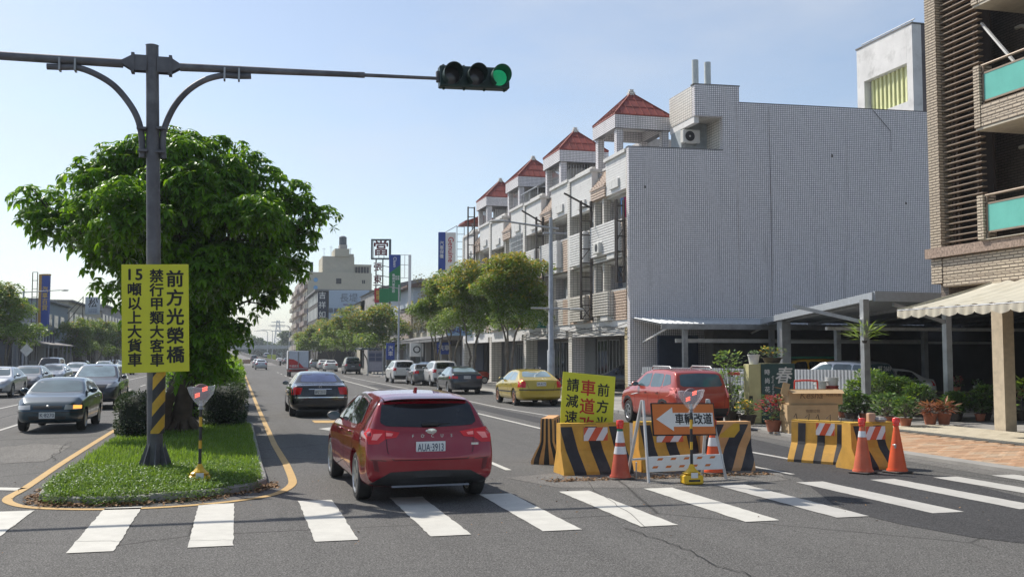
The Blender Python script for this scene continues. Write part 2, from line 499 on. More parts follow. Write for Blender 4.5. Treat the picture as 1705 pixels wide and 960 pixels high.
def wheel_meshes(rw, rim_r, w, style, rim_mat):
    t = MB()
    t.lathe([(rim_r, -.5 * w), (rim_r + .02, -.5 * w - .004), (rw - .025, -.5 * w), (rw - .004, -.40 * w), (rw, -.2 * w), (rw, .2 * w), (rw - .004, .40 * w), (rw - .025, .5 * w), (rim_r + .02, .5 * w + .004), (rim_r, .5 * w)], 32, axis='X')
    tyre = t.mesh("tyre", M_TYRE, 30)
    r = MB()
    r.lathe([(rim_r + .004, .5 * w), (rim_r - .012, .5 * w + .004), (rim_r - .03, .44 * w), (rim_r - .04, .1 * w), (.02, .05 * w)], 32, axis='X')
    r.lathe([(rim_r + .004, -.5 * w), (rim_r - .02, -.48 * w), (rim_r - .04, -.1 * w), (.02, -.05 * w)], 32, axis='X')
    ns = {'5': 5, '7': 7, '10': 10, 'cap': 7}[style]
    for k in range(ns):
        a = 2 * math.pi * k / ns
        for da in ((-.13, .13) if style == '5' else (0,)):
            sw = .02 if style in ('5', '10') else .034
            p = lambda rr, aa, x: (x, rr * math.cos(aa), rr * math.sin(aa))
            inner, outer = rim_r * .16, rim_r - .02
            a1, a2 = a + da * .2, a + da * 1.5
            tx, ty = -math.sin(a), math.cos(a)
            vs = []
            for rr, aa, ww in ((inner, a1, sw * 1.3), (outer, a2, sw)):
                cx = p(rr, aa, 0)
                for sx in (-1, 1):
                    for dx in (.18 * w, .47 * w): vs.append((dx, cx[1] + tx * ww * sx, cx[2] + ty * ww * sx))
            r.add(vs, [(0, 1, 3, 2), (4, 6, 7, 5), (0, 4, 5, 1), (2, 3, 7, 6), (1, 5, 7, 3), (0, 2, 6, 4)])
    r.lathe([(0, .50 * w), (.035, .50 * w), (.06, .46 * w), (.065, .1 * w)], 16, axis='X')
    rim = r.mesh("rim", rim_mat, 35)
    d = MB(); d.lathe([(0, .02 * w), (rim_r - .035, .02 * w)], 24, axis='X')
    disc = d.mesh("hub_recess", M_BLACK)
    return tyre, rim, disc

def plate(parent, y, z, text, rz=0, w=.38, h=.16, x=0, tilt=0, mt=None):
    p = MB(); p.bbox(-w / 2, w / 2, -.006, .006, -h / 2, h / 2, .004)
    o = p.build("number_plate", M_PLATE, parent, loc=(x, y, z), rot=(tilt, 0, rz))
    if text:
        t = text_mesh("plate_lettering", text, h * .86, mt or M_PLTXT, o, (0, -.0075, 0), UPR, .0015, .004, sx=1.0)
        bw = t.dimensions.x
        k = w * .88 / max(.01, max(v.co.x for v in t.data.vertices) - min(v.co.x for v in t.data.vertices))
        for v in t.data.vertices: v.co.x *= k
    return o

def make_car(name, label, sp, paint, group=None, cat="car"):
    t = thing(name, label, cat, (0, 0, 0), 0, group)
    me = car_body(sp)
    sk = Skin(me)
    me.materials.clear(); me.materials.append(paint); me.materials.append(M_WELL)
    shade(me, 50)
    link("body", me, t)
    g = sp.get('glass', M_GLASS)
    for nm, side, poly, rnd in sp['windows']:
        mm = sp.get('windshield_mat', g) if nm == 'windshield' else (sp.get('rear_glass', g) if nm == 'rear_window' else g)
        if side == 'S':
            for sd in ('S', 'D'): sk.patch(sd, poly, .004, .08, rnd).build(nm, mm, t, 30)
        else:
            sk.patch(side, poly, .004, .08, rnd).build(nm, mm, t, 30)
    for nm, side, polys, mat, off, mirror in sp.get('patches', []):
        for mr in ((False, True) if mirror else (False,)):
            mb = MB()
            for q in polys: sk.patch(side, q, off, .06, 0, mr, mb)
            mb.build(nm, mat, t, 30)
    for nm, side, poly, mat, off in sp.get('sides', []):
        for sd in ('S', 'D'): sk.patch(sd, poly, off, .08, 0).build(nm, mat, t, 30)
    seams = MB()
    for side, pts in sp.get('seams', []):
        if side == 'S':
            sk.line('S', pts, mb=seams); sk.line('D', pts, mb=seams)
        elif side == 'RM' or side == 'TM':
            sk.line(side[0], pts, mb=seams); sk.line(side[0], pts, mb=seams, mirror=True)
        else: sk.line(side, pts, mb=seams)
    if seams.v: seams.build("panel_gaps", M_SEAM, t, kind="stuff")
    # door handles
    for hy, hz in sp.get('handles', []):
        for sd in ('S', 'D'):
            h, n, d = sk.hit(sd, hy, hz)
            mb = MB(); sx = -1 if sd == 'S' else 1
            mb.bbox(h.x + sx * .002, h.x + sx * .035, hy - .09, hy + .09, hz - .014, hz + .014, .008)
            mb.build("door_handle", sp.get('handle_mat', paint), t)
    # mirrors
    if 'mirror' in sp:
        my, mz = sp['mirror']
        for sd in ('S', 'D'):
            h, n, d = sk.hit(sd, my, mz); sx = -1 if sd == 'S' else 1
            mb = MB(); mb.lathe([(0, -.06), (.07, -.058), (.085, -.02), (.08, .03), (.05, .07), (0, .085)], 14, axis='Y')
            mb.v = [(x * 1.25, y * .9, z * .85) for x, y, z in mb.v]
            mb.beam((-sx * .14, 0, -.05), (0, 0, -.01), .05, .03)
            mr = mb.build("wing_mirror", sp.get('mirror_mat', paint), t, 50, loc=(h.x + sx * .12, my, mz + .04))
            mg = MB(); mg.lathe([(0, 0), (.078, 0)], 14, axis='Y'); mg.v = [(x * 1.2, -.056, z * .8) for x, y, z in mg.v]
            mg.build("mirror_glass", M_GLASSB, mr)
    # wheels
    tyre, rim, disc = wheel_meshes(sp['rw'], sp.get('rim_r', sp['rw'] * .66), .2, sp.get('spokes', '5'), sp.get('rim_mat', M_RIM))
    for yc in (sp['yr'], sp['yf']):
        for sx in (-1, 1):
            w = link("wheel", tyre, t, (sx * (sp['W'] / 2 - .125), yc, sp['rw']), (0, 0, 0 if sx > 0 else math.pi))
            link("rim", rim, w); link("hub_recess", disc, w)
    if sp.get('plate_r'): plate(t, *sp['plate_r'])
    if sp.get('plate_f'):
        y, z, tx = sp['plate_f']; plate(t, y, z, tx, rz=math.pi)
    return t, sk

def sym(*half):
    """full polygon from its right half (points listed from bottom centre round to top centre)"""
    return list(half) + [(-x, z) for x, z in half[::-1] if x > 1e-6]

def base_spec(L, W, H, wb, ro, rw, top, low, belt, plan, roofw, **kw):
    d = dict(L=L, W=W, H=H, yr=ro, yf=ro + wb, rw=rw, ra=rw + .055, top=top, low=low, belt=belt, plan=plan, roofw=roofw)
    d.update(kw); return d

def plan_std(L, W, rear=.80, front=.62):
    h = W / 2
    return [(0, h * rear), (.05, h * (rear + .07)), (.15, h * .95), (.4, h * .985), (.9, h), (L * .5, h), (L - 1.0, h * .99), (L - .5, h * .955), (L - .2, h * .86), (L - .05, h * (front + .1)), (L, h * front)]
def low_std(L, z=.2, nose=.34, tail=.36):
    return [(0, tail), (.06, tail - .09), (.25, z + .02), (.6, z), (L - .6, z), (L - .2, z + .03), (L - .05, nose - .07), (L, nose)]
# ------------------------------------------------------------------ vehicle shapes (metres, rear bumper at y=0, heading +Y)
def spec_hatch():
    L, W, H = 4.38, 1.825, 1.47
    top = [(0, .60), (.015, .69), (.05, .76), (.065, .85), (.085, .94), (.12, 1.0), (.25, 1.18), (.36, 1.33), (.42, 1.385), (.8, 1.432), (1.5, 1.468), (2.1, 1.455),
           (2.55, 1.38), (3.12, 1.07), (3.25, 1.0), (3.8, .93), (4.15, .82), (4.31, .68), (4.38, .54)]
    belt = [(0, .55), (.05, .80), (.12, .95), (.35, .985), (1, .975), (2, .955), (3.1, .93), (3.6, .86), (4.38, .6)]
    s = base_spec(L, W, H, 2.70, .80, .325, top, low_std(L, .19), belt, plan_std(L, W, .87), [(0, .66), (.4, .62), (.6, .60), (2.4, .60), (3.1, .70)], rim_r=.235, rim_mat=M_RIM, spokes='5', crease=.006)
    s['windows'] = [('rear_window', 'R', sym((.0, 1.0), (.58, 1.025), (.66, 1.075), (.615, 1.29), (.58, 1.345), (0, 1.355)), 1),
                    ('side_window', 'S', [(.80, 1.05), (1.02, 1.30), (1.78, 1.365), (1.80, 1.00), (.95, 1.01)], 1),
                    ('side_window', 'S', [(1.87, .995), (1.87, 1.365), (2.25, 1.345), (2.50, 1.25), (2.93, 1.01)], 1),
                    ('windshield', 'F', sym((0, 1.07), (.60, 1.08), (.50, 1.38), (0, 1.40)), 1)]
    s['patches'] = [('bumper_diffuser', 'R', [sym((0, .375), (.42, .375), (.78, .30), (.82, .25), (.40, .262), (0, .262))][:0] + [sym((0, .255), (.74, .255), (.79, .285), (.74, .33), (.54, .435), (0, .45))], M_BLACK, .012, False)]
    s['patches'] += [('tail_light', 'R', [[(.41, .945), (.60, .975), (.60, .865), (.46, .880)], [(.605, .975), (.80, 1.0), (.855, .93), (.83, .80), (.70, .80), (.605, .860)]], M_RED, .010, True),
                     ('reverse_lens', 'R', [[(.50, .932), (.595, .945), (.595, .902), (.52, .90)], [(.64, .935), (.76, .93), (.79, .855), (.72, .85)]], M_REDB, .016, True),
                     ('rear_reflector', 'R', [[(.72, .60), (.78, .60), (.755, .46), (.69, .44)]], plain("dark_red_recess", (.12, .006, .01), .4), .006, True),
                     ('headlight', 'F', [[(.48, .66), (.84, .72), (.80, .80), (.52, .74)]], M_LENS, .008, True),
                     ('grille', 'F', [sym((0, .38), (.5, .38), (.6, .60), (0, .62))], M_BLACK, .008, False)]
    s['seams'] = [('R', [(-.60, .95), (-.58, .70), (-.50, .585), (.50, .585), (.58, .70), (.60, .95)]), ('RM', [(.605, .86), (.605, .99)]),
                  ('S', [(1.83, .98), (1.83, .45), (2.75, .30), (2.88, .45), (2.95, .98)]), ('S', [(1.83, .45), (1.25, .38), (.98, .74), (.90, 1.0)]),
                  ('R', [(-.80, .60), (-.60, .585)]), ('R', [(.60, .585), (.80, .60)])]
    s['handles'] = [(1.30, .90), (2.15, .885)]
    s['mirror'] = (2.72, 1.0); s['mirror_mat'] = M_BLACK
    s['plate_r'] = (.035, .74, "AUA·3913", 0, .40, .165)
    return s

def spec_sedan(L=4.75, W=1.82, H=1.44, wb=2.78, ro=1.05, rw=.325, boot=1.02, **kw):
    k = L / 4.75
    top = [(0, .62), (.015, .72), (.05, .86), (.09, boot - .05), (.16, boot - .01), (.55 * k, boot + .03), (.62 * k, boot + .05), (1.15 * k, H - .09), (1.45 * k, H - .03), (2.0 * k, H), (2.45 * k, H - .02),
           (2.80 * k, H - .10), (3.42 * k, 1.02), (3.55 * k, .975), (4.15 * k, .90), (4.52 * k, .78), (4.68 * k, .66), (L, .54)]
    belt = [(0, .55), (.05, .78), (.12, boot - .10), (.5, boot - .05), (1.2, .97), (2.4 * k, .935), (3.4 * k, .91), (4.2 * k, .82), (L, .58)]
    s = base_spec(L, W, H, wb, ro, rw, top, low_std(L, .2), belt, plan_std(L, W, .80, .62), [(0, .70), (.7, .66), (1.3 * k, .575), (2.6 * k, .585), (3.4 * k, .70)])
    s['windows'] = [('rear_window', 'R', sym((0, boot + .065), (.60, boot + .075), (.50, H - .10), (0, H - .075)), 1),
                    ('side_window', 'S', [(.92 * k, 1.02), (1.20 * k, H - .15), (1.92 * k, H - .105), (1.92 * k, .985), (1.1 * k, .995)], 1),
                    ('side_window', 'S', [(1.99 * k, .98), (1.99 * k, H - .105), (2.45 * k, H - .125), (2.72 * k, H - .22), (3.22 * k, .98)], 1),
                    ('windshield', 'F', sym((0, 1.0), (.66, 1.02), (.53, H - .10), (0, H - .07)), 1)]
    s['patches'] = [('tail_light', 'R', [[(.50, boot - .08), (.84, boot - .10), (.86, boot - .28), (.52, boot - .25)]], M_RED, .008, True),
                    ('headlight', 'F', [[(.46, .64), (.84, .68), (.83, .80), (.48, .76)]], M_LENS, .008, True),
                    ('grille', 'F', [sym((0, .60), (.40, .60), (.40, .74), (0, .75))], M_BLACK, .008, False),
                    ('lower_grille', 'F', [sym((0, .30), (.55, .30), (.60, .44), (0, .45))], M_BLACK, .008, False)]
    s['seams'] = [('R', [(-.62, boot - .02), (-.48, .60), (.48, .60), (.62, boot - .02)]), ('S', [(1.95 * k, .97), (1.95 * k, .30)]), ('S', [(1.15 * k, .96), (1.35 * k, .60), (1.45 * k, .32)]),
                  ('S', [(3.1 * k, .95), (3.02 * k, .36)]), ('S', [(.1, .60), (.6, .58)])]
    s['handles'] = [(1.45 * k, .84), (2.25 * k, .83)]
    s['mirror'] = (2.95 * k, .99)
    s['plate_r'] = (.03, .80, "", 0, .36, .15)
    s['plate_f'] = (L - .01, .46, "")
    s['rim_r'] = rw * .64
    s.update(kw); return s

def spec_suv(L=4.5, W=1.84, H=1.68, wb=2.65, ro=.88, rw=.345, **kw):
    k = L / 4.5
    top = [(0, .66), (.015, .78), (.04, .92), (.07, 1.05), (.12, 1.12), (.30 * k, 1.45), (.36 * k, H - .10), (.5 * k, H - .05), (1.2 * k, H), (2.1 * k, H - .01), (2.5 * k, H - .07), (3.1 * k, 1.22), (3.25 * k, 1.13),
           (3.9 * k, 1.04), (4.28 * k, .92), (4.44 * k, .78), (L, .62)]
    belt = [(0, .6), (.04, .86), (.12, 1.04), (.4, 1.09), (2, 1.06), (3.1 * k, 1.04), (3.9 * k, .95), (L, .66)]
    s = base_spec(L, W, H, wb, ro, rw, top, low_std(L, .25, .38, .42), belt, plan_std(L, W, .84, .66), [(0, .72), (.4, .66), (2.4 * k, .63), (3.1 * k, .74)])
    s['windows'] = [('rear_window', 'R', sym((0, 1.12), (.62, 1.14), (.57, H - .15), (0, H - .12)), 1),
                    ('side_window', 'S', [(.45 * k, 1.20), (.62 * k, H - .17), (.98 * k, H - .15), (.98 * k, 1.12)], 1),
                    ('side_window', 'S', [(1.04 * k, 1.11), (1.04 * k, H - .145), (1.85 * k, H - .13), (1.85 * k, 1.095)], 1),
                    ('side_window', 'S', [(1.92 * k, 1.09), (1.92 * k, H - .13), (2.38 * k, H - .16), (2.95 * k, 1.12)], 1),
                    ('windshield', 'F', sym((0, 1.17), (.68, 1.19), (.56, H - .10), (0, H - .07)), 1)]
    s['patches'] = [('tail_light', 'R', [[(.60, 1.08), (.83, 1.10), (.86, .90), (.66, .88)]], M_RED, .008, True),
                    ('headlight', 'F', [[(.50, .78), (.86, .84), (.85, .96), (.54, .92)]], M_LENS, .008, True),
                    ('grille', 'F', [sym((0, .66), (.42, .66), (.46, .86), (0, .87))], M_BLACK, .008, False),
                    ('lower_bumper', 'R', [sym((0, .34), (.74, .34), (.80, .56), (0, .56))], M_BLACK, .006, False)]
    s['seams'] = [('R', [(-.66, 1.10), (-.60, .60), (.60, .60), (.66, 1.10)]), ('S', [(1.88 * k, 1.07), (1.88 * k, .38)]), ('S', [(1.0 * k, 1.08), (1.15 * k, .70), (1.25 * k, .38)]),
                  ('S', [(2.95 * k, 1.05), (2.85 * k, .42)])]
    s['handles'] = [(1.25 * k, .96), (2.1 * k, .95)]
    s['mirror'] = (2.75 * k, 1.12)
    s['plate_r'] = (.03, .80, "", 0, .36, .15)
    s['plate_f'] = (L - .005, .50, "")
    s['rim_r'] = rw * .64
    s.update(kw); return s
# ------------------------------------------------------------------ survey helpers: a sight line of the photograph met with the ground or with a plane across the street
_F = 1700.0
_fw = Vector((math.sin(YAW) * math.cos(PITCH), math.cos(YAW) * math.cos(PITCH), math.sin(PITCH)))
_rt = Vector((math.cos(YAW), -math.sin(YAW), 0)); _up = _rt.cross(_fw)
def _ray(px, py): return _fw * _F + _rt * (px - 852.5) + _up * (480 - py)
def gp(px, py, z=0.0):
    d = _ray(px, py); k = (z - CAM_H) / d.z; return (d.x * k, d.y * k)
def ay(px, py, Y):
    d = _ray(px, py); k = Y / d.y; return (d.x * k, d.z * k + CAM_H)
def ax(px, py, X):
    d = _ray(px, py); k = X / d.x; return (d.y * k, d.z * k + CAM_H)

# ------------------------------------------------------------------ ground, road, pavements
def asphalt(name, base, var=.10, cracks=True):
    w = N(name); w.set(.88, spec=.3)
    p = w.wpos()
    big = w.noise(.22, 6, .65, vec=p); mid = w.noise(2.3, 5, .65, vec=p); fine = w.noise(72, 1, .5, vec=p)
    st = w.n("Mapping"); w.l(p, st.inputs[0]); st.inputs["Scale"].default_value = (1.5, .06, 1)
    lane = w.noise(1.0, 4, .6, vec=st.outputs[0])
    c = w.mixc(w.ramp(big, .3, .7), tuple(x * (1 - var * 1.6) for x in base), tuple(x * (1 + var * 1.6) for x in base))
    c = w.mixc(w.ramp(mid, .35, .68, (0, 0, 0, 1), (.5,) * 3 + (1,)), c, tuple(x * (1 + var * 2) for x in base))
    c = w.mixc(w.ramp(lane, .45, .75, (0, 0, 0, 1), (.85,) * 3 + (1,)), c, tuple(x * .66 for x in base))
    c = w.mixc(w.ramp(fine, .50, .60, (0, 0, 0, 1), (.75,) * 3 + (1,)), c, tuple(x * 2.3 for x in base))
    c = w.mixc(w.ramp(w.noise(60, 2, .5, vec=p), .54, .60, (0, 0, 0, 1), (.75,) * 3 + (1,)), c, tuple(x * .3 for x in base))
    if cracks:
        v = w.n("TexVoronoi", feature='DISTANCE_TO_EDGE'); v.inputs["Scale"].default_value = .16
        wob = w.mixc(.10, p, w.noise(1.3, 5, .7, vec=p, out=1)); w.l(wob, v.inputs["Vector"])
        cr = w.ramp(v.outputs[0], .0, .0045, (1, 1, 1, 1), (0, 0, 0, 1))
        msk = w.ramp(w.noise(.3, 2, .5, vec=p), .40, .50)
        mm = w.n("Math", operation='MULTIPLY'); w.l(cr, mm.inputs[0]); w.l(msk, mm.inputs[1])
        c = w.mixc(mm.outputs[0], c, tuple(x * .3 for x in base))
    w.color(c); w.bump(w.noise(70, 3, .7, vec=p), .55, .012)
    return w.m
M_ASPH = asphalt("asphalt", (0.098, 0.096, 0.092))
M_ASPHN = asphalt("new_asphalt", (0.046, 0.046, 0.048), .12, False)
M_ASPHO = asphalt("old_asphalt", (0.135, 0.130, 0.122), .18)
def paint_mat(name, c, wear=.5):
    w = N(name); w.set(.7, spec=.3); p = w.wpos()
    chip = w.noise(26, 5, .75, vec=p); big = w.noise(1.1, 4, .6, vec=p)
    ad = w.n("Math", operation='ADD'); w.l(chip, ad.inputs[0]); w.l(big, ad.inputs[1])
    worn = w.ramp(ad.outputs[0], 1.03 + .16 * (1 - wear), 1.10 + .16 * (1 - wear))
    c1 = w.mixc(w.ramp(w.noise(3.0, 5, .7, vec=p), .3, .7), tuple(x * .82 for x in c), c)
    w.color(w.mixc(worn, c1, (0.12, 0.118, 0.112))); w.bump(w.noise(70, 3, .7, vec=p), .35, .008)
    return w.m
M_WPAINT = paint_mat("white_road_paint", (0.60, 0.59, 0.54), .75)
M_WPAINTW = paint_mat("worn_white_road_paint", (0.50, 0.49, 0.46), 1.1)
M_YPAINT = paint_mat("yellow_road_paint", (0.56, 0.37, 0.15), .6)

g = MB(); g.add([(-1500, -200, 0), (1500, -200, 0), (1500, 3000, 0), (-1500, 3000, 0)], [(0, 1, 2, 3)])
ground = g.build("ground", plain("dry_ground", (.17, .165, .14), .95, var=.25, scale=.05), kind="structure")
Z1, Z2, Z3, Z4 = .004, .008, .012, .016
def sheet(name, pts, z, mat, parent=None, kind=None, label=None):
    m = MB(); m.add([(x, y, z) for x, y in pts], [tuple(range(len(pts)))])
    return m.build(name, mat, parent, kind=kind, label=label)
road = sheet("road", [(-80, -30), (80, -30), (80, 12), (13.5, 12), (13.5, 420), (-17, 420), (-17, 12), (-80, 12)], Z1, M_ASPH, kind="structure")
sheet("asphalt_patch", [gp(*p) for p in [(1215, 722), (1330, 748), (1420, 775), (1560, 792), (1705, 828), (1790, 850), (1790, 925), (1705, 905), (1620, 895), (1500, 873), (1430, 856), (1385, 838), (1352, 812), (1330, 795), (1290, 786), (1250, 772), (1222, 745)]], Z2, M_ASPHN, road)
sheet("asphalt_patch", [(8.55, 24), (9.35, 24), (9.3, 70), (8.5, 70)], Z2, M_ASPHN, road)
sheet("asphalt_patch", [gp(*p) for p in [(0, 745), (60, 738), (118, 742), (75, 768), (0, 772)]], Z2, M_ASPHO, road)
sheet("asphalt_patch", [gp(*p) for p in [(840, 795), (930, 788), (1240, 768), (1300, 788), (1312, 799), (1180, 812), (930, 812)]], Z2, M_ASPHO, road)
# zebra crossing: every stripe measured on the photograph's ground
xs = [-2.93, -1.63, -.47, .82, 2.06, 3.34, 4.52, 5.84, 7.06, 8.42, 9.72, 10.9, 12.0]
rs = random.Random(3)
for i, x in enumerate(xs):
    y0, y1 = 11.12, 14.27 + (.08 if i > 7 else 0)
    m = MB(); nseg = 24
    left = [(x + rs.uniform(-.008, .008), lerp(y0, y1, k / nseg)) for k in range(nseg + 1)]
    right = [(x + .455 + rs.uniform(-.008, .008), lerp(y0, y1, k / nseg)) for k in range(nseg + 1)]
    m.v = [(a, b, Z3) for a, b in left] + [(a, b, Z3) for a, b in right]
    for k in range(nseg): m.f.append((k, nseg + 1 + k, nseg + 2 + k, k + 1)); m.mi.append(0)
    m.build("crosswalk_stripe", M_WPAINTW if i >= 8 else M_WPAINT, road)
def stripe(name, pts, w, mat, z=Z3):
    m = MB(); n = len(pts)
    for i, p in enumerate(pts):
        a, b = Vector(pts[max(0, i - 1)]), Vector(pts[min(n - 1, i + 1)]); d = (b - a).normalized(); q = Vector((-d.y, d.x)) * w / 2
        m.v += [(p[0] + q.x, p[1] + q.y, z), (p[0] - q.x, p[1] - q.y, z)]
    for i in range(n - 1): m.f.append((2 * i, 2 * i + 1, 2 * i + 3, 2 * i + 2)); m.mi.append(0)
    return m.build(name, mat, road)
def spline(pts, k=5):
    out = []
    for i in range(len(pts) - 1):
        p0, p1, p2, p3 = pts[max(0, i - 1)], pts[i], pts[i + 1], pts[min(len(pts) - 1, i + 2)]
        for j in range(k):
            t = j / k
            out.append(tuple(.5 * (2 * p1[c] + (p2[c] - p0[c]) * t + (2 * p0[c] - 5 * p1[c] + 4 * p2[c] - p3[c]) * t * t + (3 * p1[c] - p0[c] - 3 * p2[c] + p3[c]) * t ** 3) for c in range(len(p1))))
    out.append(tuple(pts[-1])); return out
ylw = [(-3.3, 380), (-3.2, 120), (-3.15, 60), (-3.13, 30)] + [gp(*p) for p in [(110, 767), (45, 811), (14, 829), (20, 839), (60, 846), (150, 848.5), (250, 846), (350, 839), (430, 829), (466, 820), (485, 808), (486, 796), (476, 772)]] + [(.81, 23.3), (.76, 40), (.74, 57), (.7, 120), (.6, 380)]
stripe("yellow_edge_line", ylw[:3] + spline(ylw[3:-5], 5) + ylw[-5:], .13, M_YPAINT)
stripe("white_lane_line", [(7.95, 25.2), (7.9, 60), (8.3, 90), (8.6, 220)], .12, M_WPAINT)
stripe("parking_lane_line", [(9.98, 30.5), (9.62, 38), (9.75, 46), (9.9, 100)], .12, M_WPAINTW)
stripe("parking_lane_line", [gp(1235, 750), gp(1335, 768)], .13, M_WPAINTW)
stripe("parking_lane_line", [gp(1180, 762), gp(1320, 790)], .10, M_WPAINTW)
for k, y in enumerate([17.15, 61, 71, 81, 91, 101, 111, 121]):
    stripe("dashed_lane_line", [(4.53, y), (4.53, y + (2.4 if k == 0 else 4))], .11, M_WPAINT)
for y in (29.6, 40, 50, 60, 70): stripe("dashed_lane_line", [(-6.05, y), (-6.05, y + 4)], .12, M_WPAINTW)
stripe("white_lane_line", [(-8.55, 36), (-8.6, 120)], .12, M_WPAINTW)
stripe("stop_line", [gp(-60, 813), gp(36, 815)], .3, M_WPAINT)
sheet("yellow_box_line", [gp(*p) for p in [(519, 700), (566, 700), (569, 704), (524, 704)]], Z3, M_YPAINT, road)
sheet("lane_arrow", [gp(*p) for p in [(530, 714), (545, 712), (556, 711), (560, 722), (548, 717)]], Z3, M_WPAINTW, road)
def crack(x0, y0, x1, y1, seed, w=.014):
    r = random.Random(seed); pts = []; n = 26; ox = 0
    for k in range(n + 1): ox += r.uniform(-.05, .05); pts.append((lerp(x0, x1, k / n) + ox, lerp(y0, y1, k / n) + r.uniform(-.03, .03)))
    stripe("road_crack", pts, w, M_CRACK, Z4)
M_CRACK = plain("crack_dirt", (.025, .024, .022), .95, var=.5, scale=9)
crack(*gp(1045, 880), *gp(1330, 985), 1); crack(*gp(930, 760), *gp(1050, 880), 2, .008); crack(*gp(20, 742), *gp(130, 735), 3); crack(*gp(430, 900), *gp(-20, 905), 5, .008); crack(*gp(1245, 775), *gp(1310, 800), 6, .012); crack(*gp(90, 768), *gp(128, 736), 7, .012)
# pavement on the far side of the street, right
M_CONC = plain("weathered_concrete", (.30, .29, .27), .85, var=.2, scale=1.2, bump=.3, dirt=(.10, .09, .08), dirt_amt=.6)
M_KERB = plain("kerb_concrete", (.30, .295, .28), .85, var=.2, scale=2.2, bump=.3, dirt=(.08, .08, .07), dirt_amt=.7)
pv = MB(); pv.prism([(12.75, 31), (13.6, 31), (17.4, 26.5), (34, 26.5), (34, 420), (12.75, 420)], -.05, .12)
pavement = pv.build("pavement_right", M_CONC, kind="structure")
kb = MB(); kb.bbox(-.075, .075, 0, .985, -.02, .135, .02); kerb_me = kb.mesh("kerb_stone", M_KERB)
for k in range(60):
    link("kerb_stone", kerb_me, pavement, loc=(12.67, 31 + k, .0))
corner = sheet("pavement_corner", [(12.55, 8), (30, 8), (30, 26.6), (13.6, 31), (13.2, 24)], .03, M_CONC, kind="structure")
gut = sheet("gutter_strip", [(11.9, 12), (12.9, 12), (13.3, 24), (13.9, 30), (13.2, 30), (12.4, 24)], Z2, M_ASPHO, road)
M_BRK = tile_mat("dummy_brick", (.3, .2, .1), (.1, .1, .1), .2, .1) if False else None
brick_mats = [plain("paver_red_%d" % i, c, .85, var=.22, scale=5, bump=.4, dirt=(.16, .12, .09), dirt_amt=.5) for i, c in enumerate([(.44, .26, .15), (.48, .31, .19), (.40, .25, .15), (.46, .34, .23)])]
bwk = thing("brick_pavement", None, None, (0, 0, 0), kind="structure")
sheet("paver_bed", [(12.6, 9), (16.35, 9), (16.35, 23.6), (13.35, 24.2), (12.75, 18)], .040, plain("paver_sand", (.17, .14, .11), .95), bwk)
bs = MB(); bs.bbox(-.196, .196, -.096, .096, 0, .03, .007)
bmes = [bs.mesh("brick", m) for m in brick_mats]
cells = []
for r in range(74):
    for c in range(11):
        x, y = 12.80 + c * .4 + (.2 if r % 2 else 0), 9.1 + r * .2
        if x < 16.15 and x > 12.72 + max(0, (y - 18)) * .09: cells.append((x, y))
cells.sort(key=lambda p: abs(p[1] - 17.2) + (0 if 13 < p[1] else 9))
rest = MB(); rs = random.Random(5)
for i, (x, y) in enumerate(cells):
    z = .032 + rs.uniform(-.003, .004); rz = rs.uniform(-.02, .02)
    if i < 300: link("brick", rs.choice(bmes), bwk, loc=(x, y, z), rot=(rs.uniform(-.01, .01), rs.uniform(-.01, .01), rz))
    else:
        rest.m = rs.randrange(4); rest.bbox(-.196, .196, -.096, .096, 0, .03, .007, Matrix.Translation((x, y, z)) @ Matrix.Rotation(rz, 4, 'Z'))
rest.build("brick_rest", brick_mats, bwk, kind="stuff")
eg = MB(); eg.prism([(12.6, 9), (12.99, 9), (12.99, 18), (13.5, 23.8), (13.1, 24.2), (12.6, 18)], 0, .068); eg.build("pavement_edging", M_CONC, bwk)
dk = MB(); dk.box(16.36, 16.72, 9, 24, .0, .064); dk.build("dark_paving_band", plain("dark_pavers", (.10, .10, .09), .85, var=.25, scale=4), bwk)
M_CRM = plain("cream_paver", (.52, .47, .36), .8, var=.15, scale=3, bump=.2, dirt=(.25, .22, .16), dirt_amt=.4)
ct = thing("cream_pavement", None, None, (0, 0, 0), kind="structure")
sheet("paver_bed", [(16.72, 9), (19, 9), (19, 24.5), (16.72, 24.5)], .035, plain("paver_sand", (.17, .14, .11), .95), ct)
cb = MB(); cb.bbox(-.146, .146, -.146, .146, 0, .035, .006); cme = cb.mesh("tile", M_CRM)
for r in range(38):
    for c in range(7):
        link("tile", cme, ct, loc=(16.9 + c * .3, 13.2 + r * .3, .032 + rs.uniform(-.002, .003)))
# left side pavement
pl = MB(); pl.prism([(-17, 40), (-17, 420), (-60, 420), (-60, 20), (-18, 20)], -.05, .12)
pl.build("pavement_left", M_CONC, kind="structure")
# ------------------------------------------------------------------ planted median
M_SOIL = plain("dark_soil", (.055, .045, .03), .95, var=.3, scale=3, bump=.6)
kout = [(-2.62, 380), (-2.62, 40), (-2.60, 20), (-2.58, 16.4)] + [gp(*p) for p in [(74, 831), (90, 838), (150, 840), (250, 836), (350, 827), (425, 814)]] + [(.38, 16.4), (.36, 18.5), (.34, 30), (.33, 380)]
kout = kout[:2] + spline(kout[2:-2], 3) + kout[-2:]
soil = MB(); cx = -1.1
ins = [(x + (.12 if x < cx else -.12), y + (.12 if y < 17 else 0)) for x, y in kout]
soil.add([(x, y, .11) for x, y in ins], [tuple(range(len(ins)))])
median = soil.build("median", M_SOIL, kind="structure")
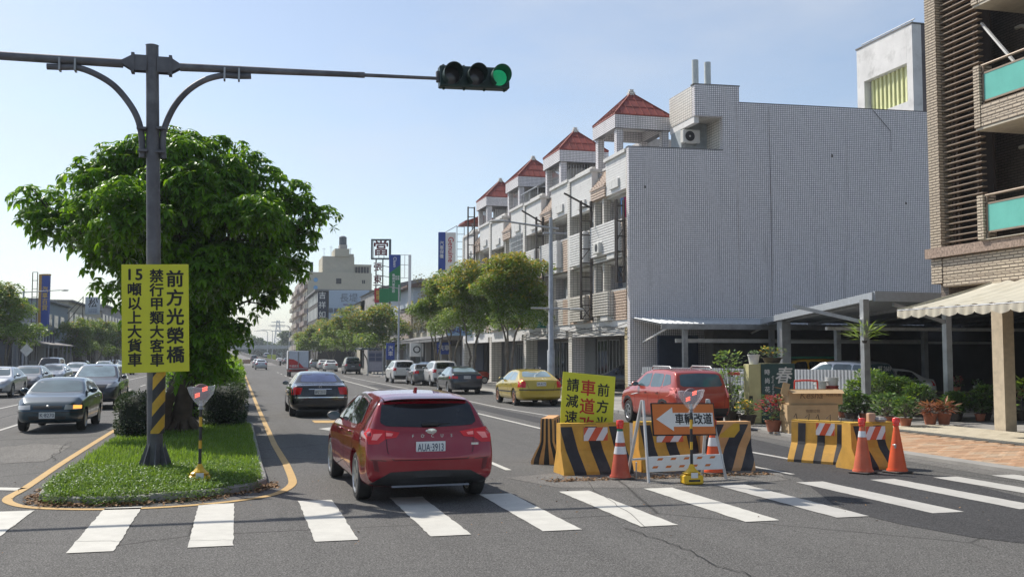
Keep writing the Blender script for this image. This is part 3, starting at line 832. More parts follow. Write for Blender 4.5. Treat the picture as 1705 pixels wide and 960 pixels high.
# kerb stones follow the outline, about half a metre each near the nose
def kerb_run(pts, parent, step, wid=.16, h=.115):
    seg = []; acc = 0; cur = Vector(pts[0]); out = [cur.copy()]
    for p in pts[1:]:
        p = Vector(p)
        while (p - cur).length + 1e-9 >= step - acc:
            cur = cur + (p - cur).normalized() * (step - acc); acc = 0; out.append(cur.copy())
        acc += (p - cur).length; cur = p
    for a, b in zip(out, out[1:]):
        d = (b - a); L = d.length
        m = MB(); m.bbox(-L / 2 + .006, L / 2 - .006, -wid / 2, wid / 2, -.02, h, .02)
        m.build("kerb_stone", M_KERB, parent, loc=((a.x + b.x) / 2, (a.y + b.y) / 2, rs.uniform(-.012, .006)), rot=(0, 0, math.atan2(d.y, d.x)))
near = [p for p in kout if p[1] < 60]
kerb_run(near, median, .8)
far = MB()
for x in (-2.62, .33): far.box(x - .08, x + .08, 60, 380, -.02, .15)
far.build("kerb_rest", M_KERB, median, kind="stuff")

# grass: blades of several lengths, denser and lusher near the front, as one mass
def pip(x, y, poly):
    c = False; j = len(poly) - 1
    for i in range(len(poly)):
        if (poly[i][1] > y) != (poly[j][1] > y) and x < (poly[j][0] - poly[i][0]) * (y - poly[i][1]) / (poly[j][1] - poly[i][1]) + poly[i][0]: c = not c
        j = i
    return c
M_GRASS = leaf_mat("grass_blade", (.06, .14, .02), (.20, .34, .05), .5, .45, 1.6)
M_GRASSD = leaf_mat("ground_cover_leaf", (.05, .12, .02), (.17, .30, .05), .45, .4, 2.5)
gr = MB(); rg = random.Random(11)
for k in range(60000):
    y = 14.6 + 13.4 * rg.random() ** 1.25; x = rg.uniform(-2.6, .36)
    if not pip(x, y, kout): continue
    if math.sin(x * 2.3 + 1.2 * math.sin(y * .9)) * math.sin(y * 1.7 + x) > .45 and rg.random() < .7: continue
    h = rg.uniform(.05, .15) * (1.25 if rg.random() < .15 else 1) * (0.75 if y < 15.8 else 1); a = rg.uniform(0, 6.283); w = rg.uniform(.004, .008) * (1 + (y - 15) * .05); b = rg.uniform(.02, .09)
    dx, dy = math.cos(a), math.sin(a); lx, ly = -dy * b, dx * b
    o = len(gr.v)
    gr.v += [(x - dx * w, y - dy * w, .10), (x + dx * w, y + dy * w, .10), (x + dx * w * .8 + lx * .4, y + dy * w * .8 + ly * .4, .10 + h * .65), (x - dx * w * .8 + lx * .4, y - dy * w * .8 + ly * .4, .10 + h * .65), (x + lx, y + ly, .10 + h)]
    gr.f += [(o, o + 1, o + 2, o + 3), (o + 3, o + 2, o + 4)]; gr.mi += [0, 0]
tag(gr.build("grass", M_GRASS, fixn=False), "lush green grass covering the nose of the road median", "grass", kind="stuff")
gc = MB()
for k in range(15000):
    y = 14.45 + 3.6 * rg.random() ** 1.4; x = rg.uniform(-2.75, .5)
    if not pip(x, y + .10 + .22 * abs(math.sin(x * 3.1)) , kout): continue
    s = rg.uniform(.02, .05); z = .11 + rg.uniform(0, .13) if pip(x, y, kout) and y > 15.2 else rg.uniform(.02, .2)
    T = Matrix.Translation((x, y, z)) @ Matrix.Rotation(rg.uniform(0, 6.28), 4, 'Z') @ Matrix.Rotation(rg.uniform(-.6, .9), 4, 'X')
    gc.add([(0, 0, 0), (s * .45, s * .5, .004), (0, s * 1.2, -.005), (-s * .45, s * .5, .004)], [(0, 1, 2, 3)], T)
tag(gc.build("ground_cover", M_GRASSD, fixn=False), "low creeping weeds with round leaves along the front kerb of the median", "weeds", kind="stuff")
M_DEAD = plain("dead_leaf", (.26, .15, .07), .8, var=.5, scale=25)
def litter(name, label, n, fn, s0=.02, s1=.06, seed=1):
    r = random.Random(seed); m = MB()
    for k in range(n):
        x, y, z = fn(r); s = r.uniform(s0, s1)
        T = Matrix.Translation((x, y, z)) @ Matrix.Rotation(r.uniform(0, 6.28), 4, 'Z') @ Matrix.Rotation(r.uniform(-.5, .5), 4, 'X') @ Matrix.Rotation(r.uniform(-.5, .5), 4, 'Y')
        m.add([(0, 0, 0), (s * .4, s * .5, s * .15), (0, s * 1.3, 0), (-s * .4, s * .5, s * .15), (0, s * .5, 0)], [(0, 1, 4), (1, 2, 4), (2, 3, 4), (3, 0, 4)], T)
    return tag(m.build(name, M_DEAD, fixn=False), label, "leaves", kind="stuff")
kfront = [p for p in kout if p[1] < 16.6]
def onfront(r):
    p = r.choice(kfront); return (p[0] + r.uniform(-.25, .25), p[1] - .02 - abs(r.gauss(0, .13)), .02)
litter("fallen_leaves", "brown fallen leaves heaped against the front kerb of the median", 1500, onfront, .02, .07, 2)
litter("fallen_leaves", "scattered brown leaves and twigs around the striped concrete barriers", 1400, lambda r: (r.uniform(4.7, 8.6), 15.35 + abs(r.gauss(0, .22)), .015), .015, .05, 3)
litter("leaf_crumbs", "few dry leaves scattered over the asphalt around the crossing", 260, lambda r: (r.uniform(-5, 11), r.uniform(10, 22), .013), .012, .035, 4)
# ------------------------------------------------------------------ trees and shrubs
M_BARK = plain("bark_brown", (.085, .062, .045), .95, var=.35, scale=5, bump=.8)
M_BARKG = plain("bark_grey", (.17, .15, .125), .95, var=.3, scale=5, bump=.8)
L_MAIN = leaf_mat("broad_leaf_green", (.045, .135, .010), (.18, .36, .022), .50, .38, .9)
L_STREET = leaf_mat("street_tree_leaf", (.07, .15, .018), (.20, .31, .045), .50, .45, .6)
L_YELLOW = leaf_mat("flowering_leaf_yellow", (.28, .25, .03), (.46, .36, .06), .45, .5, 1.2)
L_DARK = leaf_mat("hedge_leaf", (.012, .030, .008), (.030, .065, .014), .25, .5, 1.5)
L_OLIVE = leaf_mat("brownish_leaf", (.06, .065, .02), (.12, .11, .035), .4, .5, 1)
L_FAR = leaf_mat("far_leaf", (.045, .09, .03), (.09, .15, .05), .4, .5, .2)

def leaf_shape(m, T, L, W, droop=.25):
    """a pointed leaf folded along its midrib, bending down at the tip"""
    pts = [(0, 0, 0), (W * .5, L * .38, -.02 * L), (0, L * .42, -.09 * L), (-W * .5, L * .38, -.02 * L), (W * .36, L * .72, -droop * L * .5), (0, L * .74, -droop * L * .6), (-W * .36, L * .72, -droop * L * .5), (0, L, -droop * L)]
    m.add(pts, [(0, 1, 2), (0, 2, 3), (1, 4, 5, 2), (2, 5, 6, 3), (4, 7, 5), (5, 7, 6)], T)

def orient(pos, d, roll):
    d = d.normalized(); u = Vector((0, 0, 1)) if abs(d.z) < .95 else Vector((1, 0, 0))
    x = d.cross(u).normalized(); z = x.cross(d)
    Mx = Matrix((x, d, z)).transposed().to_4x4()
    return Matrix.Translation(pos) @ Mx @ Matrix.Rotation(roll, 4, 'Y')

def lobes_sample(rng, lobes, shell=.55):
    tot = [l[3] ** 2 * l[4] for l in lobes]; k = rng.choices(range(len(lobes)), tot)[0]
    x, y, z, rx, rz, *ry = lobes[k]; ry = ry[0] if ry else rx
    while True:
        v = Vector((rng.gauss(0, 1), rng.gauss(0, 1), rng.gauss(0, 1))).normalized()
        if v.z > -.75 or rng.random() < .4: break
    r = 1 - shell * rng.random() ** 2.2
    return Vector((x + v.x * rx * r, y + v.y * ry * r, z + v.z * rz * r)), v

def limb(m, a, b, r0, r1, rng, wob=.08, n=6, sides=7):
    a, b = Vector(a), Vector(b); L = (b - a).length
    pts = [a.lerp(b, i / n) + Vector((rng.uniform(-1, 1), rng.uniform(-1, 1), rng.uniform(-.5, .5))) * (wob * L * (0 if i in (0, n) else 1)) * .5 for i in range(n + 1)]
    m.tube(pts, [lerp(r0, r1, i / n) for i in range(n + 1)], sides); return pts

def street_tree(name, label, loc, h_crown0, h_crown1, rad, nleaf, leafL, seed, group=None, mats=None, trunks=3, bark=None, lobes=None, yellow=.25, spread=.5, trunk_r=.09):
    rng = random.Random(seed); t = thing(name, label, "tree", loc, rng.uniform(0, 6), group)
    H = h_crown1 - h_crown0
    if lobes is None:
        lobes = []
        for k in range(26):
            a = rng.uniform(0, 6.28); q = rng.random() ** .6; zz = rng.uniform(.15, .88)
            rr = rad * (.95 if zz < .6 else .72)
            lobes.append((math.cos(a) * rr * q * .84, math.sin(a) * rr * q * .84, h_crown0 + H * zz, rad * rng.uniform(.17, .32), H * rng.uniform(.08, .15)))
        lobes.append((0, 0, h_crown0 + H * .55, rad * .42, H * .28))
    tr = MB()
    for k in range(trunks):
        a = 6.28 * k / trunks + rng.uniform(-.3, .3)
        base = Vector((math.cos(a) * .07 * (trunks > 1), math.sin(a) * .07 * (trunks > 1), 0)); q = spread * rad * rng.uniform(.5, 1)
        mid = Vector((math.cos(a) * q * .25, math.sin(a) * q * .25, h_crown0 * .75)); top = Vector((math.cos(a) * q, math.sin(a) * q, h_crown0 + H * .45))
        limb(tr, base - Vector((0, 0, .05)), mid, trunk_r, trunk_r * .7, rng, .05); pts = limb(tr, mid, top, trunk_r * .7, trunk_r * .28, rng, .08)
        for p in pts[2:]:
            l = rng.choice(lobes); limb(tr, p, p.lerp(Vector(l[:3]), .8), trunk_r * .3, .012, rng, .15, 4, 5)
    tr.build("trunk", bark or M_BARKG, t, 50)
    mats = mats or [L_STREET, L_YELLOW]
    cr = MB()
    for k in range(nleaf):
        p, v = lobes_sample(rng, lobes)
        up = (p.z - h_crown0) / H
        cr.m = 1 if len(mats) > 1 and rng.random() < yellow * max(0, up * 1.6 - .35) * (1.5 if v.z > .1 else .5) else 0
        ca = rng.uniform(0, 6.28)
        for q in range(3):
            d = Vector((v.x * .7 + math.cos(ca + q * 2.1), v.y * .7 + math.sin(ca + q * 2.1), rng.uniform(-.55, .35)))
            s = leafL * rng.uniform(.7, 1.25)
            T = orient(p + Vector((rng.uniform(-1, 1), rng.uniform(-1, 1), rng.uniform(-1, 1))) * leafL * .6, d, rng.uniform(-.7, .7))
            cr.add([(0, 0, 0), (s * .28, s * .5, -.05 * s), (0, s, -.3 * s), (-s * .28, s * .5, -.05 * s)], [(0, 1, 2, 3)], T)
    cr.build("crown", mats, t, fixn=False, kind="stuff")
    return t

# the big tree on the median -------------------------------------------------
BT = Vector((-1.36, 26.1, .1))
rng = random.Random(21)
bt = thing("broadleaf_tree", "big round-crowned tree with dense drooping leaves on the median behind the yellow sign", "tree", BT)
def bl(px, py, r, rz=None, dy=0.0, ry=None):
    """a lobe whose outline was read at pixel (px, py), radius r m"""
    Y = 26.1 + dy; x, z = ay(px, py, Y); return (x - BT.x, Y - BT.y, z - BT.z, r, rz or r * .8, ry or r)
main_lobes = [bl(290, 300, 1.5, 1.15), bl(215, 320, 1.25, .9), bl(160, 295, .85, .65), bl(95, 355, .85, .65), bl(60, 335, .5, .4), bl(130, 385, 1.0, .8), bl(180, 440, 1.0, .8), bl(200, 250 + 20, .7, .45), bl(290, 247, .75, .5),
              bl(375, 300, 1.3, 1.0), bl(430, 320, .95, .8), bl(480, 355, .75, .5), bl(530, 362, .55, .30), bl(505, 385, .5, .3), bl(490, 320, .5, .3), bl(440, 390, 1.15, .95), bl(470, 430, .8, .8), bl(395, 465, 1.2, 1.0), bl(428, 495, .65, .55), bl(330, 420, 1.6, 1.4),
              bl(250, 420, 1.4, 1.3), bl(350, 560, .9, 1.1), bl(372, 600, .5, .6), bl(318, 560, .9, .8, -.9), bl(378, 555, .6, .7), bl(345, 612, .6, .45, -.6), bl(298, 585, .6, .5, -1.0), bl(250, 540, .7, .8, .8), bl(325, 625, .45, .35, -1.0), bl(300, 520, 1.4, 1.1), bl(200, 480, .7, .6), bl(400, 262, .6, .35), bl(350, 250, .65, .35), bl(240, 270, .9, .5),
              bl(300, 380, 1.7, 1.5, -1.7), bl(240, 360, 1.3, 1.0, -1.8), bl(390, 380, 1.3, 1.1, -1.6), bl(350, 470, 1.3, 1.2, -1.3), bl(180, 370, 1.0, .8, -1.2), bl(420, 440, 1.0, .9, -1.0), bl(300, 280, 1.1, .8, -1.0),
              bl(300, 380, 1.9, 1.7, 2.0), bl(200, 380, 1.3, 1.1, 1.8), bl(410, 380, 1.4, 1.2, 1.8), bl(320, 500, 1.4, 1.2, 1.8), bl(300, 300, 1.3, .9, 1.5)]
sub_lobes = []
for l in main_lobes:
    for q in range(9):
        v = Vector((rng.gauss(0, 1), rng.gauss(0, 1) - .25, rng.gauss(.25, .9))).normalized()
        sub_lobes.append((l[0] + v.x * l[3] * .70, l[1] + v.y * l[5] * .76, l[2] + v.z * l[4] * .74, l[3] * rng.uniform(.26, .46) + .08, l[4] * rng.uniform(.24, .38) + .06))
tk = MB()
tp = [Vector((.10, 0, -.15)), Vector((.05, 0, .25)), Vector((.12, .0, .9)), Vector((.18, .05, 1.6)), Vector((.12, .0, 2.3)), Vector((.2, .0, 3.2))]
tk.tube(tp, [.34, .26, .20, .185, .18, .16], 14)
tk.tube([Vector((-.30, -.15, -.15)), Vector((-.33, -.12, .35)), Vector((-.28, -.1, .75)), Vector((-.05, 0, 1.15)), Vector((.08, 0, 1.5))], [.2, .17, .15, .13, .11], 12)
for k in range(7):
    a = 6.28 * k / 7 + .3
    tk.tube([Vector((.1 + math.cos(a) * .15, math.sin(a) * .15, .35)), Vector((.1 + math.cos(a) * .45, math.sin(a) * .45, 0.02)), Vector((.1 + math.cos(a) * .8, math.sin(a) * .8, -.12))], [.10, .09, .04], 8)
for l in main_lobes:
    p0 = tp[-1] if l[2] > 3.4 else tp[-2]
    mid = p0.lerp(Vector(l[:3]), .5) + Vector((rng.uniform(-.3, .3), rng.uniform(-.3, .3), rng.uniform(-.1, .3)))
    limb(tk, p0, mid, .10, .06, rng, .08, 4, 7); limb(tk, mid, l[:3], .06, .02, rng, .1, 4, 6)
    for q in range(4):
        e = Vector(l[:3]) + Vector((rng.uniform(-1, 1), rng.uniform(-1, 1), rng.uniform(-.6, 1))) * l[3] * .7
        limb(tk, Vector(l[:3]).lerp(mid, .2), e, .02, .007, rng, .12, 3, 4)
tk.build("trunk", M_BARK, bt, 50)
one = MB(); leaf_shape(one, Matrix.Identity(4), .25, .115); leaf_me = one.mesh("leaf", L_MAIN, fixn=False)
cr = MB(); wh = []
for k in range(14500):
    p, v = lobes_sample(rng, sub_lobes, .5)
    if v.z < -.2 and rng.random() < .6: continue
    n = rng.randint(5, 7); a0 = rng.uniform(0, 6.28); s = rng.uniform(.12, .235)
    ax_ = (v + Vector((0, 0, .9))).normalized(); e1 = ax_.cross(Vector((1, .2, 0))).normalized(); e2 = ax_.cross(e1)
    for q in range(n):
        a = a0 + 6.28 * q / n
        d = (e1 * math.cos(a) + e2 * math.sin(a)) * 1.0 + ax_ * rng.uniform(-.1, .35) + Vector((0, 0, -.35))
        T = orient(p, d, rng.uniform(-.3, .3))
        front = v.y < -.15 and p.y < .6
        if front: wh.append((T, s, p.y))
        leaf_shape(cr, T, s * rng.uniform(.8, 1.3), s * .46, rng.uniform(.15, .45))
cr.build("crown", L_MAIN, bt, fixn=False, kind="stuff")
wh.sort(key=lambda t: t[2])
for T, s, _ in wh[:300]:
    o = link("leaf", leaf_me, bt); o.matrix_local = Matrix.Translation((0, -.06, 0)) @ T @ Matrix.Scale(s / .25 * 1.1, 4)

# clipped hedges and shrubs along the median -------------------------------------
def hedge(name, label, x0, x1, y0, y1, h, n, leafL, seed, mat=L_DARK, group=None, cat="hedge"):
    rng = random.Random(seed); t = thing(name, label, cat, ((x0 + x1) / 2, (y0 + y1) / 2, .1), 0, group)
    rx, ry = (x1 - x0) / 2, (y1 - y0) / 2
    def sp(u, v, k=1.0):                                    # rounded box
        cu, su, cv, sv = math.cos(u), math.sin(u), math.cos(v), math.sin(v)
        f = lambda c, e=.55: math.copysign(abs(c) ** e, c)
        return Vector((rx * k * f(cu) * f(cv), ry * k * f(su) * f(cv), h * .5 + h * .5 * k * f(sv)))
    core = MB()
    core.grid(lambda a, b: sp(a * 6.2832, (b - .5) * 3.1416, .86), 20, 10); core.build("twigs", plain("hedge_core", (.012, .018, .008), .95), t)
    cr = MB()
    for k in range(n):
        p = sp(rng.uniform(0, 6.283), math.asin(rng.uniform(-1, 1)), rng.uniform(.88, 1.05))
        if p.z < 0: continue
        d = Vector((p.x / rx, p.y / ry, (p.z - h / 2) / h * 2)) + Vector((rng.uniform(-1, 1), rng.uniform(-1, 1), rng.uniform(-1, 1))) * .9
        s = leafL * rng.uniform(.7, 1.3); T = orient(p, d, rng.uniform(-1, 1))
        cr.add([(0, 0, 0), (s * .3, s * .5, 0), (0, s, -.1 * s), (-s * .3, s * .5, 0)], [(0, 1, 2, 3)], T)
    cr.build("foliage", mat, t, fixn=False, kind="stuff")
    return t
hedge("clipped_hedge", "rounded dark clipped hedge left of the striped pole on the median", -2.68, -1.72, 24.2, 26.7, 1.02, 5200, .055, 1, group="clipped hedges on the median")
hedge("clipped_hedge", "dark boxy clipped hedge at the right edge of the median beside the lane", -.95, .25, 27.2, 31.0, 1.12, 6500, .055, 2, group="clipped hedges on the median")
for k, (y0, y1, h, lab) in enumerate([(32, 36, 1.7, "leafy shrub behind the trunk of the big median tree"), (38, 45, 1.9, "loose green shrub in the median beyond the big tree"), (50, 62, 1.6, "low shrub mass farther along the median"),
                                      (70, 95, 1.5, "distant shrubs along the middle of the road"), (105, 150, 1.5, "farthest strip of shrubs in the median, near the van-sized gap")]):
    hedge("median_shrub", lab, -2.3, .15, y0, y1, h, 3600, .12 if k < 2 else .2, 30 + k, L_STREET if k % 2 else L_MAIN, "shrubs along the median", "shrub")
# street trees on the right pavement, nearest first
street_tree("street_tree", "leafy street tree with yellow flower heads behind the black sedan and the yellow sedan", (13.5, 51, .1), 2.9, 7.3, 2.7, 7500, .17, 101, "street trees on the right pavement", yellow=.32)
street_tree("street_tree", "broad street tree with yellowish crown behind the white hatchback-style car", (13.5, 59.5, .1), 2.9, 7.9, 2.9, 6500, .18, 102, "street trees on the right pavement", yellow=.36)
street_tree("street_tree", "green street tree just left of the two yellow-topped ones", (13.5, 65.5, .1), 3.0, 8.0, 2.7, 5000, .19, 103, "street trees on the right pavement", yellow=.2)
street_tree("street_tree", "thin brownish tree with a sparse crown by the blue shop banners", (13.5, 71, .1), 3.2, 7.7, 2.3, 1900, .16, 104, "street trees on the right pavement", mats=[L_OLIVE], yellow=0)
for k, (px, Z, top, rad, lab) in enumerate([(617, 108, 7.6, 4.1, "round yellow-green street tree beside the pale notice board"), (585, 122, 7.2, 3.4, "street tree standing between the round tree and the dark van"),
                                            (553, 140, 7.4, 3.6, "darker street tree behind the parked white cars"), (527, 158, 7.2, 3.4, "street tree behind the red box truck"),
                                            (512, 185, 6.6, 3.0, "farthest street tree in front of the tall beige block")]):
    X = Z * ((px - 852.5) / 1700 * math.cos(YAW) + math.sin(YAW)); Y = Z * (math.cos(YAW) - (px - 852.5) / 1700 * math.sin(YAW))
    street_tree("street_tree", lab, (X, Y, .1), 2.2, top, rad, 2600, .32, 110 + k, "street trees on the right pavement", yellow=.3)
# left side of the street
for k, (px, Z, c0, top, rad, lab) in enumerate([(8, 70, 2.2, 7.1, 2.9, "dark green street tree at the left edge, in front of the blue banner"), (132, 112, 1.6, 6.3, 2.6, "low street tree in front of the pale wall with the white sign"),
                                                (160, 118, 1.6, 6.4, 2.6, "middle street tree between the low one and the yellow sign"), (190, 125, 1.6, 6.2, 2.8, "street tree half hidden behind the yellow sign"), (228, 140, 1.6, 6.2, 2.8, "street tree behind the traffic light pole")]):
    X = Z * ((px - 852.5) / 1700 * math.cos(YAW) + math.sin(YAW)); Y = Z * (math.cos(YAW) - (px - 852.5) / 1700 * math.sin(YAW))
    street_tree("street_tree", lab, (X, Y, .1), c0, top, rad, 2800, .24, 130 + k, "street trees on the left pavement", yellow=.12)
# ------------------------------------------------------------------ the tiled apartment row on the right
M_TGREY = tile_mat("small_square_grey_tiles", (.86, .83, .84), (.10, .10, .11), .09, .095, 0, .0105, .45, .06, stain=(.16, .15, .14), stain_amt=.35)
M_TWHITE = tile_mat("white_wall_tiles", (.70, .675, .62), (.20, .185, .165), .24, .13, 0, .012, .4, .06, stain=(.22, .18, .14), stain_amt=.45)
M_TPINK = tile_mat("pinkish_beige_tiles", (.64, .51, .41), (.30, .22, .17), .24, .13, .5, .014, .45, .10, stain=(.25, .17, .12), stain_amt=.4)
M_CAP = plain("pale_coping", (.62, .62, .60), .6, var=.12, dirt=(.18, .17, .16), dirt_amt=.6)
M_WPANEL = plain("white_render", (.70, .70, .69), .6, var=.06, dirt=(.35, .34, .32), dirt_amt=.45)
M_RECESS = plain("recess_wall", (.46, .46, .45), .7, var=.15)
M_WIN = glassy("window_glass", (.02, .025, .03), .05)
M_FRAME = plain("aluminium_frame", (.55, .56, .57), .4, .5)
M_DARKST = plain("rusty_black_steel", (.05, .042, .038), .7, var=.35, scale=8)
M_STEEL = plain("galvanised_steel", (.36, .37, .38), .45, .6, var=.2, scale=3, dirt=(.16, .15, .14), dirt_amt=.5)
M_ROOF = plain("red_metal_roof", (.25, .052, .036), .55, var=.22, scale=1.2, dirt=(.14, .06, .045), dirt_amt=.6)
M_SHUT = plain("navy_shutter", (.035, .05, .085), .5, .2, var=.15)
M_SHUTG = plain("grey_shutter", (.20, .21, .22), .5, .3, var=.15)
M_ACW = plain("appliance_white", (.60, .60, .57), .5, var=.08, dirt=(.3, .26, .2), dirt_amt=.4)
M_YSTAIN = tile_mat("yellowed_corner_tiles", (.60, .50, .30), (.25, .19, .10), .24, .13, 0, .012, .4, .1, stain=(.30, .18, .06), stain_amt=.6)
XF, Y0, UNIT = 17.5, 44.2, 9.13
blk = thing("apartment_building", "four-storey white tiled terrace with red pyramid roof pavilions and a windowless grey side wall", "building", (0, 0, 0))
b = MB(); b.box(18.75, 33, Y0 + .35, Y0 + 4 * UNIT + .3, 3.3, 11.55); b.build("wall", M_RECESS, blk)
b = MB(); b.box(20.8, 33, Y0 + .35, Y0 + 4 * UNIT + .3, 0, 3.3); b.build("ground_floor_wall", plain("shop_wall", (.22, .21, .20), .7, var=.2), blk)
b = MB(); b.box(17.52, 33, Y0 + .3, Y0 + 4 * UNIT, 3.32, 3.66); b.build("floor_slab", M_WPANEL, blk)
for z in (6.62, 9.86): b = MB(); b.box(17.75, 19, Y0 + .3, Y0 + 4 * UNIT, z - .08, z + .12); b.build("floor_slab", M_WPANEL, blk)
# windowless side wall, a little out of square
def sw(x): return Y0 - (x - 17.5) * .0715
side = MB()
def wallpiece(m, x0, x1, z0, z1, t=.3):
    m.add([(x0, sw(x0), z0), (x1, sw(x1), z0), (x1, sw(x1) + t, z0), (x0, sw(x0) + t, z0), (x0, sw(x0), z1), (x1, sw(x1), z1), (x1, sw(x1) + t, z1), (x0, sw(x0) + t, z1)],
          [(3, 2, 1, 0), (4, 5, 6, 7), (0, 1, 5, 4), (1, 2, 6, 5), (2, 3, 7, 6), (3, 0, 4, 7)])
poly = [(17.47, 0), (34.2, 0), (34.2, 14.05), (23.0, 14.05), (23.0, 14.85), (20.75, 14.85), (20.75, 13.35), (22.15, 13.35), (22.15, 11.72), (17.47, 11.72)]
n = len(poly); side.v = [(x, sw(x), z) for x, z in poly] + [(x, sw(x) + .3, z) for x, z in poly]
side.f = [tuple(range(n)), tuple(range(2 * n - 1, n - 1, -1))] + [((i + 1) % n, i, n + i, n + (i + 1) % n) for i in range(n)]; side.mi = [0] * len(side.f)
side.build("side_wall", M_TGREY, blk)
cp = MB()
for a, c, z in ((17.45, 22.15, 11.72), (22.98, 34.25, 14.05), (20.7, 23.05, 14.85)):
    wallpiece(cp, a, c, z, z + .05, .34)
cp.build("coping", plain("dark_coping", (.12, .12, .12), .8), blk, kind="stuff")
# rooftop stair room
b = MB(); b.box(20.75, 23.0, sw(21) + .3, 46.9, 13.35, 14.85); b.box(22.15, 23, sw(22) + .3, 46.9, 11.6, 13.35); b.build("stair_tower", M_TWHITE, blk)
b = MB(); b.box(20.78, 22.2, 45.6, 46.8, 11.6, 13.35); b.build("recess_wall", plain("pale_blue_render", (.34, .38, .40), .7, var=.15), blk)
b = MB(); b.box(23, 33, Y0 + .3, 54, 11.55, 13.9); b.build("roof_storey", M_TGREY, blk)
b = MB(); b.beam((20.9, 44.1, 13.28), (20.9, 46.9, 13.28), .25, .5); b.build("beam", M_WPANEL, blk)
for x in (21.1, 21.75):
    b = MB(); b.cyl(x, 44.6, 14.8, 16.15 + (.06 if x < 21.5 else 0), .16, n=16); b.build("vent_pipe", plain("grey_pvc_pipe", (.50, .54, .54), .5, var=.1), blk, 40)
ac = thing("air_conditioner", "white outdoor air conditioner unit hung in the rooftop recess above the grey side wall", "air conditioner", (21.15, 45.35, 12.6))
m = MB(); m.bbox(-.45, .45, -.18, .18, -.3, .35, .03); m.build("casing", M_ACW, ac)
m = MB(); m.lathe([(.24, -.19), (.25, -.2), (.24, -.205), (.05, -.2)], 20, axis='Y'); m.v = [(x - .1, y, z + .02) for x, y, z in m.v]; m.build("fan_grille", M_BLACK, ac)
m = MB(); m.beam((-.3, -.15, -.32), (-.3, .3, -.32), .04); m.beam((.3, -.15, -.32), (.3, .3, -.32), .04); m.beam((-.3, -.15, -.32), (-.3, .25, -.6), .03); m.build("bracket", M_STEEL, ac, kind="stuff")
m = MB(); wallpiece(m, 22.86, 22.89, 3.9, 14.0, .29); m.v = [(x, y - .004, z) for x, y, z in m.v]; m.build("wall_joint", plain("rusty_joint", (.30, .27, .26), .9, var=.4, scale=3), blk)
m = MB(); m.tube([(30.0, sw(30) - .02, 14.0), (30.9, sw(31) - .03, 13.0), (30.9, sw(31) - .03, 12.0)], .011, 6); m.tube([(24.5, sw(24.5) - .03, 13.9), (24.55, sw(24.5) - .03, 8.2), (24.5, sw(24.5) - .03, 3.9)], .009, 6); m.build("conduit", M_DARKST, blk, kind="stuff")
for x_, z_, w_ in ((18.2, 9.8, .10), (27.7, 11.6, .12), (31.6, 9.4, .10)):
    m = MB(); m.add([(x_, sw(x_) - .003, z_), (x_ + w_, sw(x_ + w_) - .003, z_ - .02), (x_ + w_ * 1.1, sw(x_ + w_) - .003, z_ + w_), (x_ + w_ * .2, sw(x_) - .003, z_ + w_ * 1.4)], [(0, 1, 2, 3)]); m.build("lost_tile_patch", plain("bare_mortar", (.16, .15, .14), .95, var=.3, scale=9), blk)
# facade
rf = random.Random(9)
def rib_panel(name, x, y0, y1, z0, z1, mat, depth=.06, pitch=.13, parent=blk):
    m = MB(); m.box(x, x + .2, y0, y1, z0, z1)
    k = z0 + .02
    while k < z1 - .05:
        m.box(x - depth, x + .01, y0, y1, k, k + pitch * .72); k += pitch
    return m.build(name, mat, parent)
def window(parent, x, y0, y1, z0, z1, bars=0, glass=None, panes=2):
    f = MB(); t = .05
    f.box(x - .03, x + .03, y0, y1, z0, z0 + t); f.box(x - .03, x + .03, y0, y1, z1 - t, z1); f.box(x - .028, x + .028, y0, y0 + t, z0 + t, z1 - t); f.box(x - .028, x + .028, y1 - t, y1, z0 + t, z1 - t)
    for k in range(1, panes): yy = lerp(y0, y1, k / panes); f.box(x - .025, x + .025, yy - t / 2, yy + t / 2, z0 + t, z1 - t)
    w = f.build("window", M_FRAME, parent)
    g_ = MB(); g_.box(x - .008, x + .008, y0 + t, y1 - t, z0 + t, z1 - t); g_.build("pane", glass or M_WIN, w)
    if bars:
        g_ = MB(); k = y0 + .1
        while k < y1: g_.box(x - .10, x - .08, k, k + .02, z0, z1); k += bars
        for q in range(5): zz = lerp(z0, z1, q / 4); g_.box(x - .105, x - .085, y0, y1, zz - .012, zz + .012)
        g_.build("window_bars", M_FRAME, w, kind="stuff")
    return w
